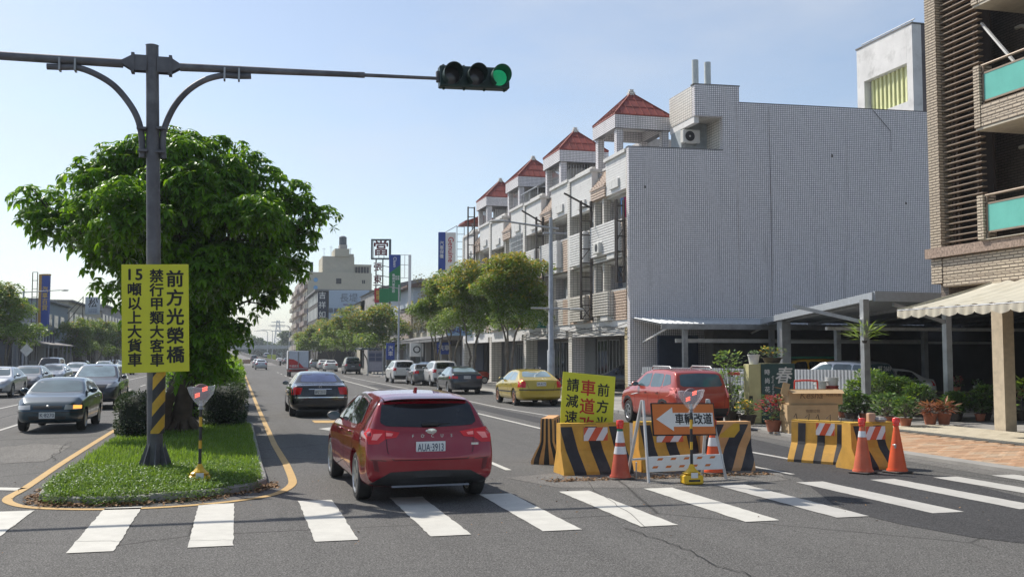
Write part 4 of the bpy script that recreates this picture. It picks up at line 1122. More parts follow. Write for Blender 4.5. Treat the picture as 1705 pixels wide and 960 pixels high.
for u in range(4):
    y = Y0 + u * UNIT; ye = y + UNIT
    lastu = u == 3
    # piers: a pilaster ends every unit; slim columns between the openings
    piers = [(8.72, 9.13, .0, 3.66, 11.5), (3.75, 3.95, .10, 3.66, 10.0), (5.05, 5.25, .10, 3.66, 10.0)]
    if u == 0: piers.append((0, .42, 0, 3.66, 11.72))
    for a, c, dx, za, zb in piers:
        m = MB(); m.box(XF + dx - (.06 if a == 8.72 else 0), 18.75 if dx == 0 else XF + .45, y + a, y + c, za, zb)
        m.build("pier", M_YSTAIN if (u == 0 and a == 0) else M_TWHITE, blk)
    m = MB(); m.box(XF + .5, 18.75, y + 4.7, y + 4.95, 3.66, 9.86); m.box(XF + .6, 18.75, y + 6.6, y + 6.85, 3.66, 9.86)
    m.build("fin_wall", M_TGREY, blk, kind="stuff")
    for fl, (z0, z1) in enumerate(((3.66, 5.08), (6.62, 8.40))):
        # parapet in sections of differing tile, with louvred screens standing proud
        secs = [(.42 if u == 0 else 0, .95, M_TPINK), (.95, 5.1, M_TWHITE), (5.1, 8.72, M_TPINK if (fl == 0 or u % 2) else M_TWHITE)]
        if fl == 0 and u % 2 == 0: secs = [(.42 if u == 0 else 0, 2.1, M_TPINK), (2.1, 5.1, M_TWHITE), (5.1, 8.72, M_TPINK)]
        for a, c, mt in secs: rib_panel("balcony_parapet", XF + .02, y + a, y + c - .01, z0, z1, mt)
        for a, c, dz in ((1.15 if fl else 2.1, 4.7 if fl else 4.4, .28), (5.7, 8.2, .10)):
            s_ = MB(); k = z0 + dz
            s_.box(XF - .26, XF - .04, y + a, y + c, z0 + dz, z1 + .02)
            while k < z1 - .05: s_.box(XF - .31, XF - .255, y + a + .05, y + c - .05, k + .02, k + .10); k += .13
            s_.build("louvred_screen", M_WPANEL if fl else M_TWHITE, blk)
            s_ = MB(); s_.box(XF - .24, XF + .0, y + a + .3, y + a + 1.3, z0 + .02, z0 + dz - .02); s_.build("drip_ledge", M_CAP, blk)
        m = MB(); m.box(XF - .05, XF + .25, y + (.42 if u == 0 else 0), ye - .42, z1 + .0, z1 + .05); m.build("handrail", M_CAP, blk)
        zt = z1; zu = 6.5 if fl == 0 else 9.75
        window(blk, 18.72, y + .7, y + 3.0, zt - .9, zu - .15, .16 if (u == 1 and fl) else 0)
        window(blk, 18.72, y + 5.4, y + 6.5, zt - .9, zu - .15)
        window(blk, 18.72, y + 7.0, y + 8.5, zt - .9, zu - .15, panes=3)
        if u == 2 and fl == 1: window(blk, XF + .12, y + .2, y + 3.7, zt + .03, 9.8, .16, panes=4)
        if u == 3 and fl == 1: window(blk, XF + .12, y + 5.3, y + 8.6, zt + .03, 9.8, panes=4)
    for q, (ya_, za_) in enumerate(((2.9, 7.0), (7.6, 4.1), (6.2, 8.55), (1.2, 5.2))):
        if (q + u) % 2: continue
        m = MB(); m.bbox(XF - .5 if q < 2 else XF + .5, XF - .1 if q < 2 else XF + .9, y + ya_, y + ya_ + .8, za_, za_ + .55, .02); a_ = m.build("air_conditioner", M_ACW, blk)
        m = MB(); m.lathe([(.2, 0), (0, 0)], 16, ((XF - .505 if q < 2 else XF + .495), y + ya_ + .35, za_ + .28), 'X'); m.build("fan_grille", M_BLACK, a_)
    # parapet band, sloped mansard of pinkish tiles between white panels
    for a, c, z0, z1 in ((.42 if u == 0 else 0, 3.2, 9.86, 11.55), (5.3, 8.7, 9.55, 11.45)):
        m = MB(); m.box(XF + .02, XF + .35, y + a, y + c, z0, z1); m.build("roof_panel", M_WPANEL, blk)
        m = MB(); k = z0 + .1
        while k < z1 - .05: m.box(XF + .012, XF + .02, y + a, y + c, k, k + .012); k += .13
        m.build("panel_joint", M_CAP, blk, kind="stuff")
        m = MB(); m.box(XF - .10, XF + .5, y + a - .05, y + c + .05, z1, z1 + .16); m.build("coping", M_CAP, blk)
        m = MB(); m.box(XF - .08, XF + .02, y + a + .9, y + a + 2.1, z0 + .2, z0 + .62); m.build("drip_ledge", M_CAP, blk)
    rib_panel("mansard_band", XF + .0, y + 3.2, y + 5.3, 9.86, 10.4, M_TPINK)
    m = MB(); m.prism([(XF - .06, 10.4), (XF + .75, 11.5), (XF + .95, 11.5), (XF + .3, 10.4)], y + 3.2, y + 5.3, 'Y')
    for q in range(8):
        t0 = q / 8; m.beam((XF - .08 + .81 * t0, y + 3.2, 10.42 + 1.1 * t0), (XF - .08 + .81 * t0, y + 5.3, 10.42 + 1.1 * t0), .05, .09)
    for q in range(6):
        yy = y + 3.3 + q * .38; m.beam((XF - .09, yy, 10.42), (XF + .72, yy, 11.5), .02, .05)
    m.build("sloped_tile_panel", M_TPINK, blk)
    m = MB(); m.box(XF + .6, XF + 1.0, y + 3.2, y + 5.3, 11.5, 11.62); m.build("coping", M_CAP, blk)
    # ground floor: column, shutters, doors in the arcade
    m = MB(); m.box(XF + .03, XF + .75, y + 8.6, y + 9.2, 0, 3.32); m.build("column", M_TGREY if u == 0 else M_TWHITE, blk)
    m = MB(); m.box(XF + .0, XF + .03, y + 8.6, y + 9.2, 0, 3.32); m.build("column_face", M_TWHITE, blk)
    m = MB(); k = .15
    m.box(20.72, 20.8, y + 4.6, y + 8.0, .1, 3.0)
    while k < 2.95: m.box(20.69, 20.72, y + 4.65, y + 7.95, k, k + .09); k += .12
    m.build("roller_shutter", M_SHUT if u % 2 == 0 else M_SHUTG, blk)
    for a in (.6, 2.6): window(blk, 20.72, y + a, y + a + 1.7, .15, 2.9, .0, panes=3)
    m = MB(); m.box(XF + .02, XF + .25, y + .6, y + 8.6, 2.95, 3.32); m.build("lintel", M_WPANEL, blk)
m = MB(); m.box(XF + .0, XF + .5, Y0 - .001 + .3, Y0 + .75, 0, 3.32); m.build("column", M_YSTAIN, blk)
# pavilions on the roof
def cupola(y, low=False):
    x0, x1, y0, y1 = 18.05, 20.85, y + 3.05, y + 6.15; zt, zb = 14.02, 13.30
    for a, c in ((x0, y0), (x1 - .35, y0), (x0, y1 - .35), (x1 - .35, y1 - .35)):
        m = MB(); m.box(a, a + .35, c, c + .35, 11.55, zb); m.build("pavilion_column", M_TGREY, blk)
    m = MB(); m.box(x0 - .12, x1 + .12, y0 - .12, y0 + .25, zb, zt); m.box(x0 - .12, x1 + .12, y1 - .25, y1 + .12, zb, zt); m.box(x0 - .12, x0 + .25, y0 + .25, y1 - .25, zb, zt); m.box(x1 - .25, x1 + .12, y0 + .25, y1 - .25, zb, zt)
    m.box(x0 + .25, x1 - .25, y0 + .25, y1 - .25, zt - .2, zt)
    m.build("pavilion_beam", M_TGREY, blk)
    cx, cy, ap = (x0 + x1) / 2, (y0 + y1) / 2, 15.55
    base = [(x0 - .13, y0 - .13), (x1 + .13, y0 - .13), (x1 + .13, y1 + .13), (x0 - .13, y1 + .13)]
    for i in range(4):
        a, c = Vector((*base[i], zt + .01)), Vector((*base[(i + 1) % 4], zt + .01)); t = Vector((cx, cy, ap))
        m = MB(); m.add([a, c, t, a - Vector((0, 0, .06)), c - Vector((0, 0, .06))], [(0, 1, 2), (1, 0, 3, 4)])
        m.add([a, t, Vector((cx, cy, zt)), c], [(0, 1, 2), (3, 2, 1)])
        for q in range(1, 8):
            f = q / 8; p = a.lerp(c, f); top = 1 - abs(2 * f - 1)
            m.beam(p + Vector((0, 0, .02)), p.lerp((a if f < .5 else c).lerp(t, 1) if top == 1 else (a.lerp(t, top) if f < .5 else c.lerp(t, top)), 1) + Vector((0, 0, .02)), .035, .03)
        for q in (.33, .66): m.beam(a.lerp(t, q) + Vector((0, 0, .01)), c.lerp(t, q) + Vector((0, 0, .01)), .03, .025)
        m.beam(a + Vector((0, 0, .03)), t + Vector((0, 0, .03)), .07, .05)
        m.build("roof_slope", M_ROOF, blk)
    m = MB(); m.box(cx - .17, cx + .17, cy - .17, cy + .17, ap - .22, ap + .02); m.box(cx - .11, cx + .11, cy - .11, cy + .11, ap + .02, ap + .17); m.build("finial", M_TWHITE, blk)
for u in range(4): cupola(Y0 + u * UNIT)
# things between and behind the pavilions
for u in range(4):
    y = Y0 + u * UNIT
    m = MB(); m.box(20.9, 23, y + 4.2 + (2 if u == 0 else 0), y + 9.1, 11.55, 13.6); m.build("stair_room", M_TWHITE if u else M_RECESS, blk)
    if u in (1, 2, 3):
        m = MB(); q = 11.6
        for k in range(14): m.box(18.4 + .0, 18.43, y + 3.45 + k * .17, y + 3.47 + k * .17, 11.6, 13.25)
        for zz in (11.9, 12.5, 13.1): m.box(18.4, 18.43, y + 3.4, y + 5.85, zz, zz + .03)
        for k in range(13): m.box(18.4 + k * .17, 18.42 + k * .17, y + 3.3, y + 3.33, 11.6, 13.25)
        m.build("pavilion_grille", M_FRAME, blk, kind="stuff")
        m = MB(); m.box(19.2, 20.8, y + 4.8, y + 5.9, 11.6, 13.3); m.build("pavilion_room", M_RECESS, blk)
    m = MB(); m.box(17.9, 18.1, y + 6.4, y + 9.1, 11.55, 11.95); m.build("roof_kerb", M_TWHITE, blk)
aw = MB()
def arch(t): a = t * math.pi * .5; return (17.9 + 2.6 * t, 12.6 + .85 * math.sin(a))
pts = [arch(k / 8) for k in range(9)]
aw.prism([(x, z) for x, z in pts] + [(x, z - .06) for x, z in pts[::-1]], Y0 + 2 * UNIT - 1.6, Y0 + 2 * UNIT + 2.2, 'Y')
for yy in (-1.5, .3, 2.1):
    aw.beam((18.0, Y0 + 2 * UNIT + yy, 11.6), (18.0, Y0 + 2 * UNIT + yy, 12.6), .06); aw.beam((20.3, Y0 + 2 * UNIT + yy, 11.6), (20.3, Y0 + 2 * UNIT + yy, 13.3), .06)
aw.build("roof_canopy", M_STEEL, blk)
m = MB(); m.add([(17.6, Y0 + 4 * UNIT - .6, 12.9), (20.5, Y0 + 4 * UNIT - .6, 13.25), (20.5, Y0 + 4 * UNIT + 2.2, 13.25), (17.6, Y0 + 4 * UNIT + 2.2, 12.9)], [(0, 1, 2, 3)])
m.prism([(17.5, 12.8), (19, 13.4), (20.5, 12.8), (20.5, 12.7), (17.5, 12.7)], Y0 + 4 * UNIT - .5, Y0 + 4 * UNIT + 2, 'Y'); m.build("rusty_canopy", M_ROOF, blk)
m = MB(); m.cyl(18.2, Y0 + 4 * UNIT - .3, 11.5, 12.8, .06, n=8); m.cyl(20.1, Y0 + 4 * UNIT - .3, 11.5, 12.8, .06, n=8); m.build("canopy_post", M_STEEL, blk, kind="stuff")
# laundry in the top corner balcony
lt = thing("laundry", "magenta and blue clothes hanging on the top corner balcony beside the grey wall", "laundry", (17.75, 45.2, 9.55))
for k, (c, y, w, h) in enumerate([((.42, .02, .16), -.25, .45, 1.15), ((.30, .02, .10), .22, .4, 1.0), ((.10, .25, .50), .62, .35, .8)]):
    m = MB(); m.grid(lambda a, b_, y=y, w=w, h=h: (.03 * math.sin(a * 14 + k) + .04 * b_, y + (a - .5) * w * (1 - .15 * b_), -h * b_), 12, 6)
    m.build("garment", plain("cloth_%d" % k, c, .9), lt, 60)
m = MB(); m.tube([(0, -.5, .03), (0, 1.0, .03)], .015, 6); m.build("drying_pole", M_FRAME, lt)
lt2 = thing("laundry", "dark and grey clothes hanging in the balcony one floor below the magenta ones", "laundry", (17.9, 45.0, 6.3))
for k, (c, y, w, h) in enumerate([((.03, .03, .035), -.1, .5, .9), ((.45, .45, .43), .5, .3, .7), ((.04, .05, .07), 1.6, .5, 1.0)]):
    m = MB(); m.grid(lambda a, b_, y=y, w=w, h=h: (.03 * math.sin(a * 14 + k) + .04 * b_, y + (a - .5) * w, -h * b_), 12, 6)
    m.build("garment", plain("cloth_b%d" % k, c, .9), lt2, 60)
m = MB(); m.tube([(0, -.5, .03), (0, 2.2, .03)], .015, 6); m.build("drying_pole", M_FRAME, lt2)
# steel ladder frames of old signs on the facade
def sign_ladder(y, z0, z1, label, x0=16.85, x1=17.4, arms=True):
    t = thing("steel_sign_ladder", label, "steel frame", (0, y, 0), group="old steel sign frames on the terrace")
    for x in (x0, x1):
        for yy in (-.06, .10):
            m = MB(); m.beam((x, yy, z0), (x, yy, z1), .07); m.build("upright", M_DARKST, t)
    k = z0 + .02
    while k < z1:
        m = MB(); m.beam((x0, -.06, k), (x1, -.06, k), .04); m.beam((x0, .1, k), (x1, .1, k), .04); m.beam((x0, -.06, k), (x0, .1, k), .04); m.beam((x1, -.06, k), (x1, .1, k), .04); m.build("rung", M_DARKST, t); k += .72
    m = MB(); m.beam((x0, -.06, z0), (x1, -.06, z0 + .7), .035); m.beam((x1, -.06, z0), (x0, -.06, z0 + .7), .035); m.beam((x0, -.06, (z0 + z1) / 2), (x1, -.06, (z0 + z1) / 2 + .7), .035); m.build("brace", M_DARKST, t, kind="stuff")
    if arms:
        m = MB(); m.beam((x0 - .9, 0, z1 + .35), (x1, 0, z1 - .35), .08); m.build("arm", M_DARKST, t)
sign_ladder(49.3, 3.8, 9.9, "black ladder-like steel sign frame on the facade between the first two balconies")
sign_ladder(44.75, 5.4, 9.3, "black ladder-like steel frame at the corner next to the grey side wall", 17.05, 17.42, False)
sign_ladder(57.9, 4.0, 10.2, "black steel sign frame behind the tall street lamp", 17.0, 17.4)
sign_ladder(76.2, 9.0, 13.4, "tall thin steel sign frame rising above the far end of the terrace", 16.9, 17.4, False)
# green-white round banner panel and lantern near the arcade
gb = thing("shop_banner", "translucent green banner hanging at first floor height beside the street tree", "banner", (16.3, 57.6, 3.6))
m = MB(); m.grid(lambda a, b_: (-1.25 + 2.5 * a, .05 * math.sin(a * 5), 1.75 * b_ + (0 if a > .1 else .1)), 8, 6); m.build("panel", plain("green_mesh", (.02, .17, .12), .7, var=.3, scale=3), gb)
m = MB()
for q in range(5): m.beam((-1.25, -.03, .1 + q * .4), (1.25, -.03, .1 + q * .4), .02)
for q in range(4): m.beam((-1.25 + q * .83, -.03, 0), (-1.25 + q * .83, -.03, 1.75), .02)
m.build("rope_grid", M_WPANEL, gb, kind="stuff")
ln = thing("lantern", "round red paper lantern beside the crown of the yellow-topped tree", "lantern", (16.2, 60.3, 6.75))
m = MB(); m.lathe([(.0, -.42), (.18, -.41), (.42, -.22), (.48, 0), (.42, .22), (.18, .41), (0, .42)], 20); m.build("lantern_body", plain("red_paper", (.62, .03, .03), .6), ln, 60)
m = MB(); m.tube([(0, 0, .4), (0, 0, .7)], .02, 6); m.build("hook", M_DARKST, ln)
# pipes and cables on the facade
cb_ = MB()
for k in range(5):
    pts = [(XF - .06 - .02 * k, Y0 + .3 + q * 1.5, 3.5 - .09 * k - .16 * abs(math.sin(q * 1.3 + k))) for q in range(13)]
    cb_.tube(pts, .016, 5)
tag(cb_.build("cable", M_BLACK), "loose black cables strung along the first floor slab of the white terrace", "cable", kind="stuff")
# ------------------------------------------------------------------ white building beyond, right
M_CONCW = plain("stained_white_concrete", (.62, .62, .61), .8, var=.1, scale=.8, bump=.15, dirt=(.20, .20, .19), dirt_amt=.55)
M_YLOUV = plain("pale_yellow_panel", (.60, .62, .34), .6, var=.1, scale=2)
wb = thing("concrete_building", "tall stained white concrete building with yellow louvred openings behind the grey tiled wall", "building", (36.3, 48.65, 0))
m = MB(); m.box(.62, 12, 0, 5.15, 0, 20.6); m.build("core", plain("dark_side_wall", (.115, .10, .105), .8, var=.25, scale=.7, dirt=(.04, .04, .04)), wb)
for a, c in ((0, .5), (4.6, 5.3)): m = MB(); m.box(0, .6, a - .02, c, 0, 20.6); m.build("wall_pier", M_CONCW, wb)
for z0, z1 in ((18.5, 20.62), (15.7, 16.3), (10, 10.7)): m = MB(); m.box(-.004, .598, .5, 4.6, z0, z1); m.build("spandrel", M_CONCW, wb)
m = MB(); m.box(-.05, 12.1, -.05, 5.35, 20.62, 20.7); m.build("roof_edge", plain("dark_coping2", (.16, .16, .15), .8), wb)
for z0, z1 in ((16.3, 18.5), (10.7, 15.7)):
    for k in range(10):
        y = .54 + k * .398; m = MB(); m.prism([(.30, y), (.42, y + .38), (.50, y + .38), (.50, y)], z0, z1); m.build("louvre_panel", M_YLOUV, wb)
m = MB()
for k in range(5): m.beam((.3, .3 + k, 20.7), (.3, .3 + k, 20.95), .04)
m.tube([(.3, .1, 20.95), (.3, 5.2, 20.95)], .03, 6); m.build("roof_railing", M_STEEL, wb)
for z in (18, 14.5): m = MB(); m.box(.9, 1.9, -.30, 0, z - .1, z + .9); m.build("condenser", M_ACW, wb)
# ------------------------------------------------------------------ near beige building with louvres and green balconies
M_BEIGE = tile_mat("beige_strip_tiles", (.60, .51, .385), (.20, .155, .115), .30, .078, .5, .016, .5, .10, stain=(.25, .19, .12), stain_amt=.35)
M_BROWNT = tile_mat("brown_strip_tiles", (.20, .165, .135), (.07, .055, .045), .24, .078, .5, .01, .55, .12)
M_FIN = plain("bronze_fin", (.30, .235, .175), .5, .2, var=.12)
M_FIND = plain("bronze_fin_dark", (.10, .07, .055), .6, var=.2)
M_STONE = plain("speckled_stone_ledge", (.32, .24, .19), .8, var=.5, scale=14, bump=.4)
M_GREEN = plain("turquoise_glass_panel", (.14, .50, .42), .25, var=.06, scale=2, dirt=(.07, .35, .28), dirt_amt=.4)
nb = thing("apartment_building", "beige tiled building at the right edge with horizontal bronze fins and turquoise balcony panels", "building", (0, 0, 0))
XB, YB = 18.9, 24.75
m = MB(); m.box(XB + 1.9, 32, 8, YB - .36, 3.3, 16); m.build("core", M_BROWNT, nb)
m = MB(); m.box(XB + .3, 32, YB - .35, YB - .02, 3.3, 16); m.build("end_wall", M_BROWNT, nb)
def ribs(name, x0, x1, y0, y1, z0, z1, mat, pitch=.078, parent=nb, d=.012):
    """tile courses standing proud one by one, joined (too small to pick apart singly)"""
    m = MB(); m.box(x0 + d, x1, y0 + d, y1 - d, z0, z1); k = z0 + .004
    while k < z1 - .05: m.box(x0, x1 - .02, y0, y1, k, k + pitch * .76); k += pitch
    return m.build(name, mat, parent, kind=None)
ribs("corner_pier", XB, XB + .42, YB - .46, YB, 4.98, 16, M_BEIGE)
ribs("corner_pier_base", XB, XB + .42, YB - .46, YB, 3.98, 4.68, M_BEIGE)
m = MB(); m.box(XB - .12, XB + .6, 9, YB + .10, 4.70, 4.97); m.build("stone_ledge", M_STONE, nb)
rb = ribs("first_floor_band", XB + .02, XB + .4, 9, YB - .47, 3.88, 4.68, M_BEIGE, .11)
# louvre of bronze fins between the corner pier and the balconies
YL0, YL1 = 22.90, YB - .48
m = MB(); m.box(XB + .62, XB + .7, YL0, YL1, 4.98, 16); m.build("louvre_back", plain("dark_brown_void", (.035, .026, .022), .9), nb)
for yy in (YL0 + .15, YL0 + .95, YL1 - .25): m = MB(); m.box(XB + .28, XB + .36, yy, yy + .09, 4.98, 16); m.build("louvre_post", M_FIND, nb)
fin = MB(); fin.box(-.07, .09, YL0 - .15, YL1, -.014, .014); fin_me = fin.mesh("fin", M_FIN)
k = 5.12
while k < 12.6: link("fin", fin_me, nb, loc=(XB + .20, 0, k)); k += .168
def balcony(z, parapet, h0):
    y1 = 22.56
    ribs("balcony_pier", XB - .22, XB + .2, y1 - .22, y1, z + (0 if not parapet else -.35), z + 1.15 + h0, M_BEIGE)
    if parapet: ribs("balcony_parapet", XB - .20, XB + .05, 10, y1 - .23, z - .35, z + .22, M_BEIGE, .115)
    m = MB(); m.box(XB - .18, XB + 1.9, 10, y1 - .02, z - .42 if parapet else z - .02, z - .36 if parapet else z); m.build("balcony_slab", plain("cream_soffit", (.55, .50, .40), .7), nb)
    zb = z + (.26 if parapet else .12)
    for k in range(6):
        yb = y1 - .30 - k * 2.2; ya = yb - 2.12
        m = MB(); m.box(XB - .13, XB - .10, ya, yb, zb + .08, zb + .80); m.build("glass_panel", M_GREEN, nb)
        fr = MB(); fr.beam((XB - .115, ya - .04, zb + .80), (XB - .115, yb + .04, zb + .80), .05, .045); fr.beam((XB - .115, ya - .04, zb + .06), (XB - .115, yb + .04, zb + .06), .05, .045); fr.beam((XB - .115, yb + .03, z), (XB - .115, yb + .03, zb + 1.02), .05)
        fr.build("balcony_frame", M_FIN, nb)
    m = MB(); m.tube([(XB - .115, 9, zb + 1.02), (XB - .115, y1 - .2, zb + 1.02)], .035, 8); m.build("handrail", M_FIN, nb)
    # recess: door with frame, downpipe
    m = MB(); m.box(XB + 1.84, XB + 1.9, 20.9, 22.0, z, z + 2.25); m.build("balcony_door", glassy("dark_door_glass", (.012, .02, .02)), nb)
    m = MB(); m.box(XB + 1.80, XB + 1.9, 22.0, 22.10, z, z + 2.3); m.box(XB + 1.80, XB + 1.9, 20.8, 20.9, z, z + 2.3); m.box(XB + 1.80, XB + 1.9, 20.9, 22.0, z + 2.25, z + 2.32); m.build("door_frame", M_STEEL, nb)
    m = MB(); m.tube(spline([(XB + 1.5, 22.9, z + 2.6), (XB + 1.5, 22.6, z + 2.55), (XB + 1.72, 22.45, z + 2.2), (XB + 1.72, 22.45, z)], 4), .055, 8); m.build("drain_pipe", plain("cream_pipe", (.50, .46, .38), .5), nb, 50)
balcony(5.0, False, 0); balcony(8.30, True, .15); balcony(11.6, True, .15)
m = MB(); m.beam((XB + .3, 22.8, 10.9), (XB + .0, 21.1, 9.15), .06); m.build("washing_pole", M_CAP, nb)
wp_ = thing("laundry", "magenta garment hanging on the lower turquoise balcony at the right edge", "laundry", (XB + .3, 20.55, 6.4))
m = MB(); m.lathe([(0, .3), (.12, .28), (.22, .12), (.25, -.1), (.22, -.32), (.15, -.4)], 12); m.build("garment", plain("magenta_cloth", (.35, .03, .22), .9), wp_, 60)
m = MB(); m.tube([(0, 0, .25), (0, .0, .5), (.0, .06, .55)], .01, 5); m.build("hanger", M_FRAME, wp_)
m = MB(); m.box(XB - .0, XB + .34, 22.02, 22.42, 0, 3.9); m.build("shop_column", plain("cream_render", (.50, .43, .32), .8, var=.15), nb, kind="stuff")
m = MB(); m.box(XB + 3.4, XB + 3.5, 8, 24.3, 0, 3.3); m.build("shop_front", plain("dark_shop_interior", (.02, .018, .016), .8), nb)  # near-black sheet stands in for the shade inside the open shop
# striped awning over the flower shop
M_AWN = plain("cream_canvas", (.52, .49, .40), .8, var=.10, scale=1.5, dirt=(.36, .32, .22), dirt_amt=.5)
awn = thing("awning", "cream scalloped canvas awning over the flower shop at the right edge", "awning", (0, 0, 0))
y0, y1 = 9.0, 22.3
def awp(a, b_):
    yy = lerp(y1, y0, a); x = lerp(18.85, 16.0, b_); z = lerp(3.86, 3.12, b_) + .026 * math.cos(a * 13.3 / .28 * 3.1416) - .05 * math.sin(b_ * 3.14)
    if a < .02: yy = y1
    return (x, yy, z)
m = MB(); m.grid(awp, 190, 8); m.build("canvas", M_AWN, awn, 60)
m = MB()
def val(a, b_):
    yy = lerp(y1, y0, a); s = abs(math.sin(a * 13.3 / .28 * 1.5708)); return (16.0 - .02 * math.sin(a * 300) * b_, yy, 3.11 - (.14 + .08 * s) * b_)
m.grid(val, 380, 2); m.build("valance", M_AWN, awn, 60)
m = MB(); m.grid(lambda a, b_: (lerp(18.85, 16, a), y1 + .003, lerp(3.86, 3.12, a) - b_ * (.03 + .19 * a)), 10, 2); m.build("end_flap", M_AWN, awn)
m = MB(); m.tube([(16.02, y0, 3.1), (16.02, y1, 3.1)], .025, 8)
for yy in (22.2, 18, 14): m.tube([(18.85, yy, 3.3), (16.05, yy, 3.08)], .02, 6)
m.build("awning_frame", M_STEEL, awn, kind="stuff")
# ------------------------------------------------------------------ car ports on the lot between the two buildings
M_CROOF = plain("grey_sheet_roof", (.30, .32, .35), .45, .4, var=.12)
cp1 = thing("carport", "low lean-to sheet roof along the foot of the grey tiled wall", "shed roof", (0, 0, 0))
def rz1(y): return 3.62 if y > 43 else 3.42
m = MB()
xs_ = [17.6 + k * .25 for k in range(56)]
for a, c in zip(xs_, xs_[1:]):
    m.add([(a, sw(a) - .02, 3.72), (c, sw(c) - .02, 3.72), (c, 40.9, 3.36), (a, 40.9, 3.36), (a, sw(a) - .02, 3.66), (c, sw(c) - .02, 3.66), (c, 40.9, 3.30), (a, 40.9, 3.30)], [(0, 1, 2, 3), (7, 6, 5, 4), (3, 2, 6, 7)])
    m.add([(a, sw(a) - .02, 3.725), (a + .05, sw(a) - .02, 3.725), (a + .05, 40.9, 3.365), (a, 40.9, 3.365), (a + .025, sw(a) - .02, 3.76), (a + .025, 40.9, 3.40)], [(0, 4, 5, 3), (4, 1, 2, 5), (3, 5, 2)])
m.build("sheet_roof", plain("pale_sheet_roof", (.55, .58, .60), .45, .3, var=.12), cp1)
m = MB(); m.box(17.6, 31.3, 40.82, 40.9, 3.12, 3.34); m.build("fascia", M_STEEL, cp1)
m = MB()
for x in (18, 22.5, 27): m.beam((x, 43.9, 2.6), (x, 41.0, 3.2), .07)
m.build("bracket", M_CAP, cp1, kind="stuff")
for x in (18.7, 22.9, 27.5): m = MB(); m.box(x, x + .2, 41, 41.2, 0, 3.15); m.build("post", M_STEEL, cp1)
m = MB(); m.box(18.6, 31.3, 41.55, 41.7, 2.55, 2.72); m.build("door_beam", M_CAP, cp1)
m = MB(); m.box(18.6, 20.6, 43.55, 43.7, 0, 2.9); k = .1
while k < 2.85: m.box(18.62, 20.58, 43.50, 43.55, k, k + .09); k += .12
m.build("roller_shutter", M_SHUT, cp1)
m = MB(); m.box(20.6, 34, 42.0, 42.9, 0, 3.3); m.build("back_wall", plain("sooty_wall", (.06, .055, .05), .9, var=.3, scale=.8), cp1)  # near-black wall colour carries the shade under the roofs
cp2 = thing("carport", "large grey sheet-roofed car port on steel posts beside the flower shop", "carport", (0, 0, 0))
# roof: highest at the near right corner C, falling to the left
(xc, zc) = ay(1455, 487, 27.2); (xl, zl) = ay(1268, 531, 40.6)
C_, D_, E_, F_ = Vector((xc, 27.2, zc)), Vector((xl, 40.6, zl)), Vector((33, 26.6, zc - .12)), Vector((33, 41.0, zl - .05))
B_ = Vector((xl + .3, 41.0, zl - .005))
th_ = Vector((0, 0, .13))
m = MB(); m.add([C_, E_, F_, B_, D_] + [v - th_ for v in (C_, E_, F_, B_, D_)], [(0, 4, 3, 2, 1), (5, 6, 7, 8, 9), (0, 1, 6, 5), (4, 0, 5, 9), (1, 2, 7, 6), (2, 3, 8, 7), (3, 4, 9, 8)])
m.build("sheet_roof", M_CROOF, cp2)
m = MB(); m.beam(C_ + Vector((0, 0, -.10)), D_ + Vector((0, 0, -.10)), .12, .24); m.beam(C_ + Vector((0, 0, -.11)), E_ + Vector((0, 0, -.11)), .12, .3); m.build("fascia", plain("grey_fascia", (.36, .39, .42), .5, .3, var=.1), cp2, kind="stuff")
def gpost(px, Y, ztop, w=.2):
    x = ay(px, 600, Y)[0]; m = MB(); m.box(x - w / 2, x + w / 2, Y - w / 2, Y + w / 2, 0, ztop); m.build("post", M_STEEL, cp2); return x
x1 = gpost(1441, 27.4, C_.z - .2); x2 = gpost(1306, 38.2, zl - .12, .40); x3 = gpost(1578, 27.2, zc - .2); gpost(1395, 36.5, 3.1, .2); gpost(1540, 37, 3.1, .2)
m = MB(); m.beam((x1, 27.4, C_.z - .9), (x1 - 1.75, 28.6, C_.z - .36), .11); m.beam((x3, 27.2, C_.z - .9), (x3 - 1.9, 27.2, C_.z - .35), .11); m.build("brace", M_STEEL, cp2, kind="stuff")
m = MB(); m.box(21.3, 33, 33.9, 34.05, 2.93, 3.05); m.box(22.6, 33, 38.9, 39.0, 2.5, 2.6); m.build("cross_beam", M_CAP, cp2, kind="stuff")
for k in range(6): m = MB(); m.beam((19.6 + k * 2.5, 29.2, zc - .24), (22.6 + k * 2.0, 40.6, zl - .22), .1, .12); m.build("rafter", M_STEEL, cp2)
m = MB(); m.box(33, 33.2, 24.8, 43, 0, 4.2); m.build("end_wall", plain("sooty_wall", (.06, .055, .05), .9), cp2)  # same wall colour, with the car port's shade painted in
# corrugated metal fence
M_CORR = plain("corrugated_sheet", (.50, .515, .53), .5, .3, var=.12, scale=1.2, dirt=(.24, .23, .22), dirt_amt=.5)
fe = thing("metal_fence", "pale corrugated metal fence behind the plants and the dark green sign cabinet", "fence", (0, 0, 0))
fa, fb_ = Vector((17.7, 43.3, 0)), Vector((20.95, 31.2, 0))
fd = (fb_ - fa); nS = 78; stp = fd.length / nS; fdir = fd.normalized()
sl = MB(); w_ = stp
sl.add([(0, 0, 0), (w_ * .28, .0, 0), (w_ * .42, -.045, 0), (w_ * .86, -.045, 0), (w_, 0, 0), (0, 0, 1.42), (w_ * .28, 0, 1.42), (w_ * .42, -.045, 1.42), (w_ * .86, -.045, 1.42), (w_, 0, 1.42)],
       [(0, 1, 6, 5), (1, 2, 7, 6), (2, 3, 8, 7), (3, 4, 9, 8)]); sl_me = sl.mesh("slat", M_CORR, fixn=False)
for k in range(nS):
    p = fa + fdir * stp * k; link("slat", sl_me, fe, loc=(p.x, p.y, .05), rot=(0, 0, math.atan2(fdir.y, fdir.x)))
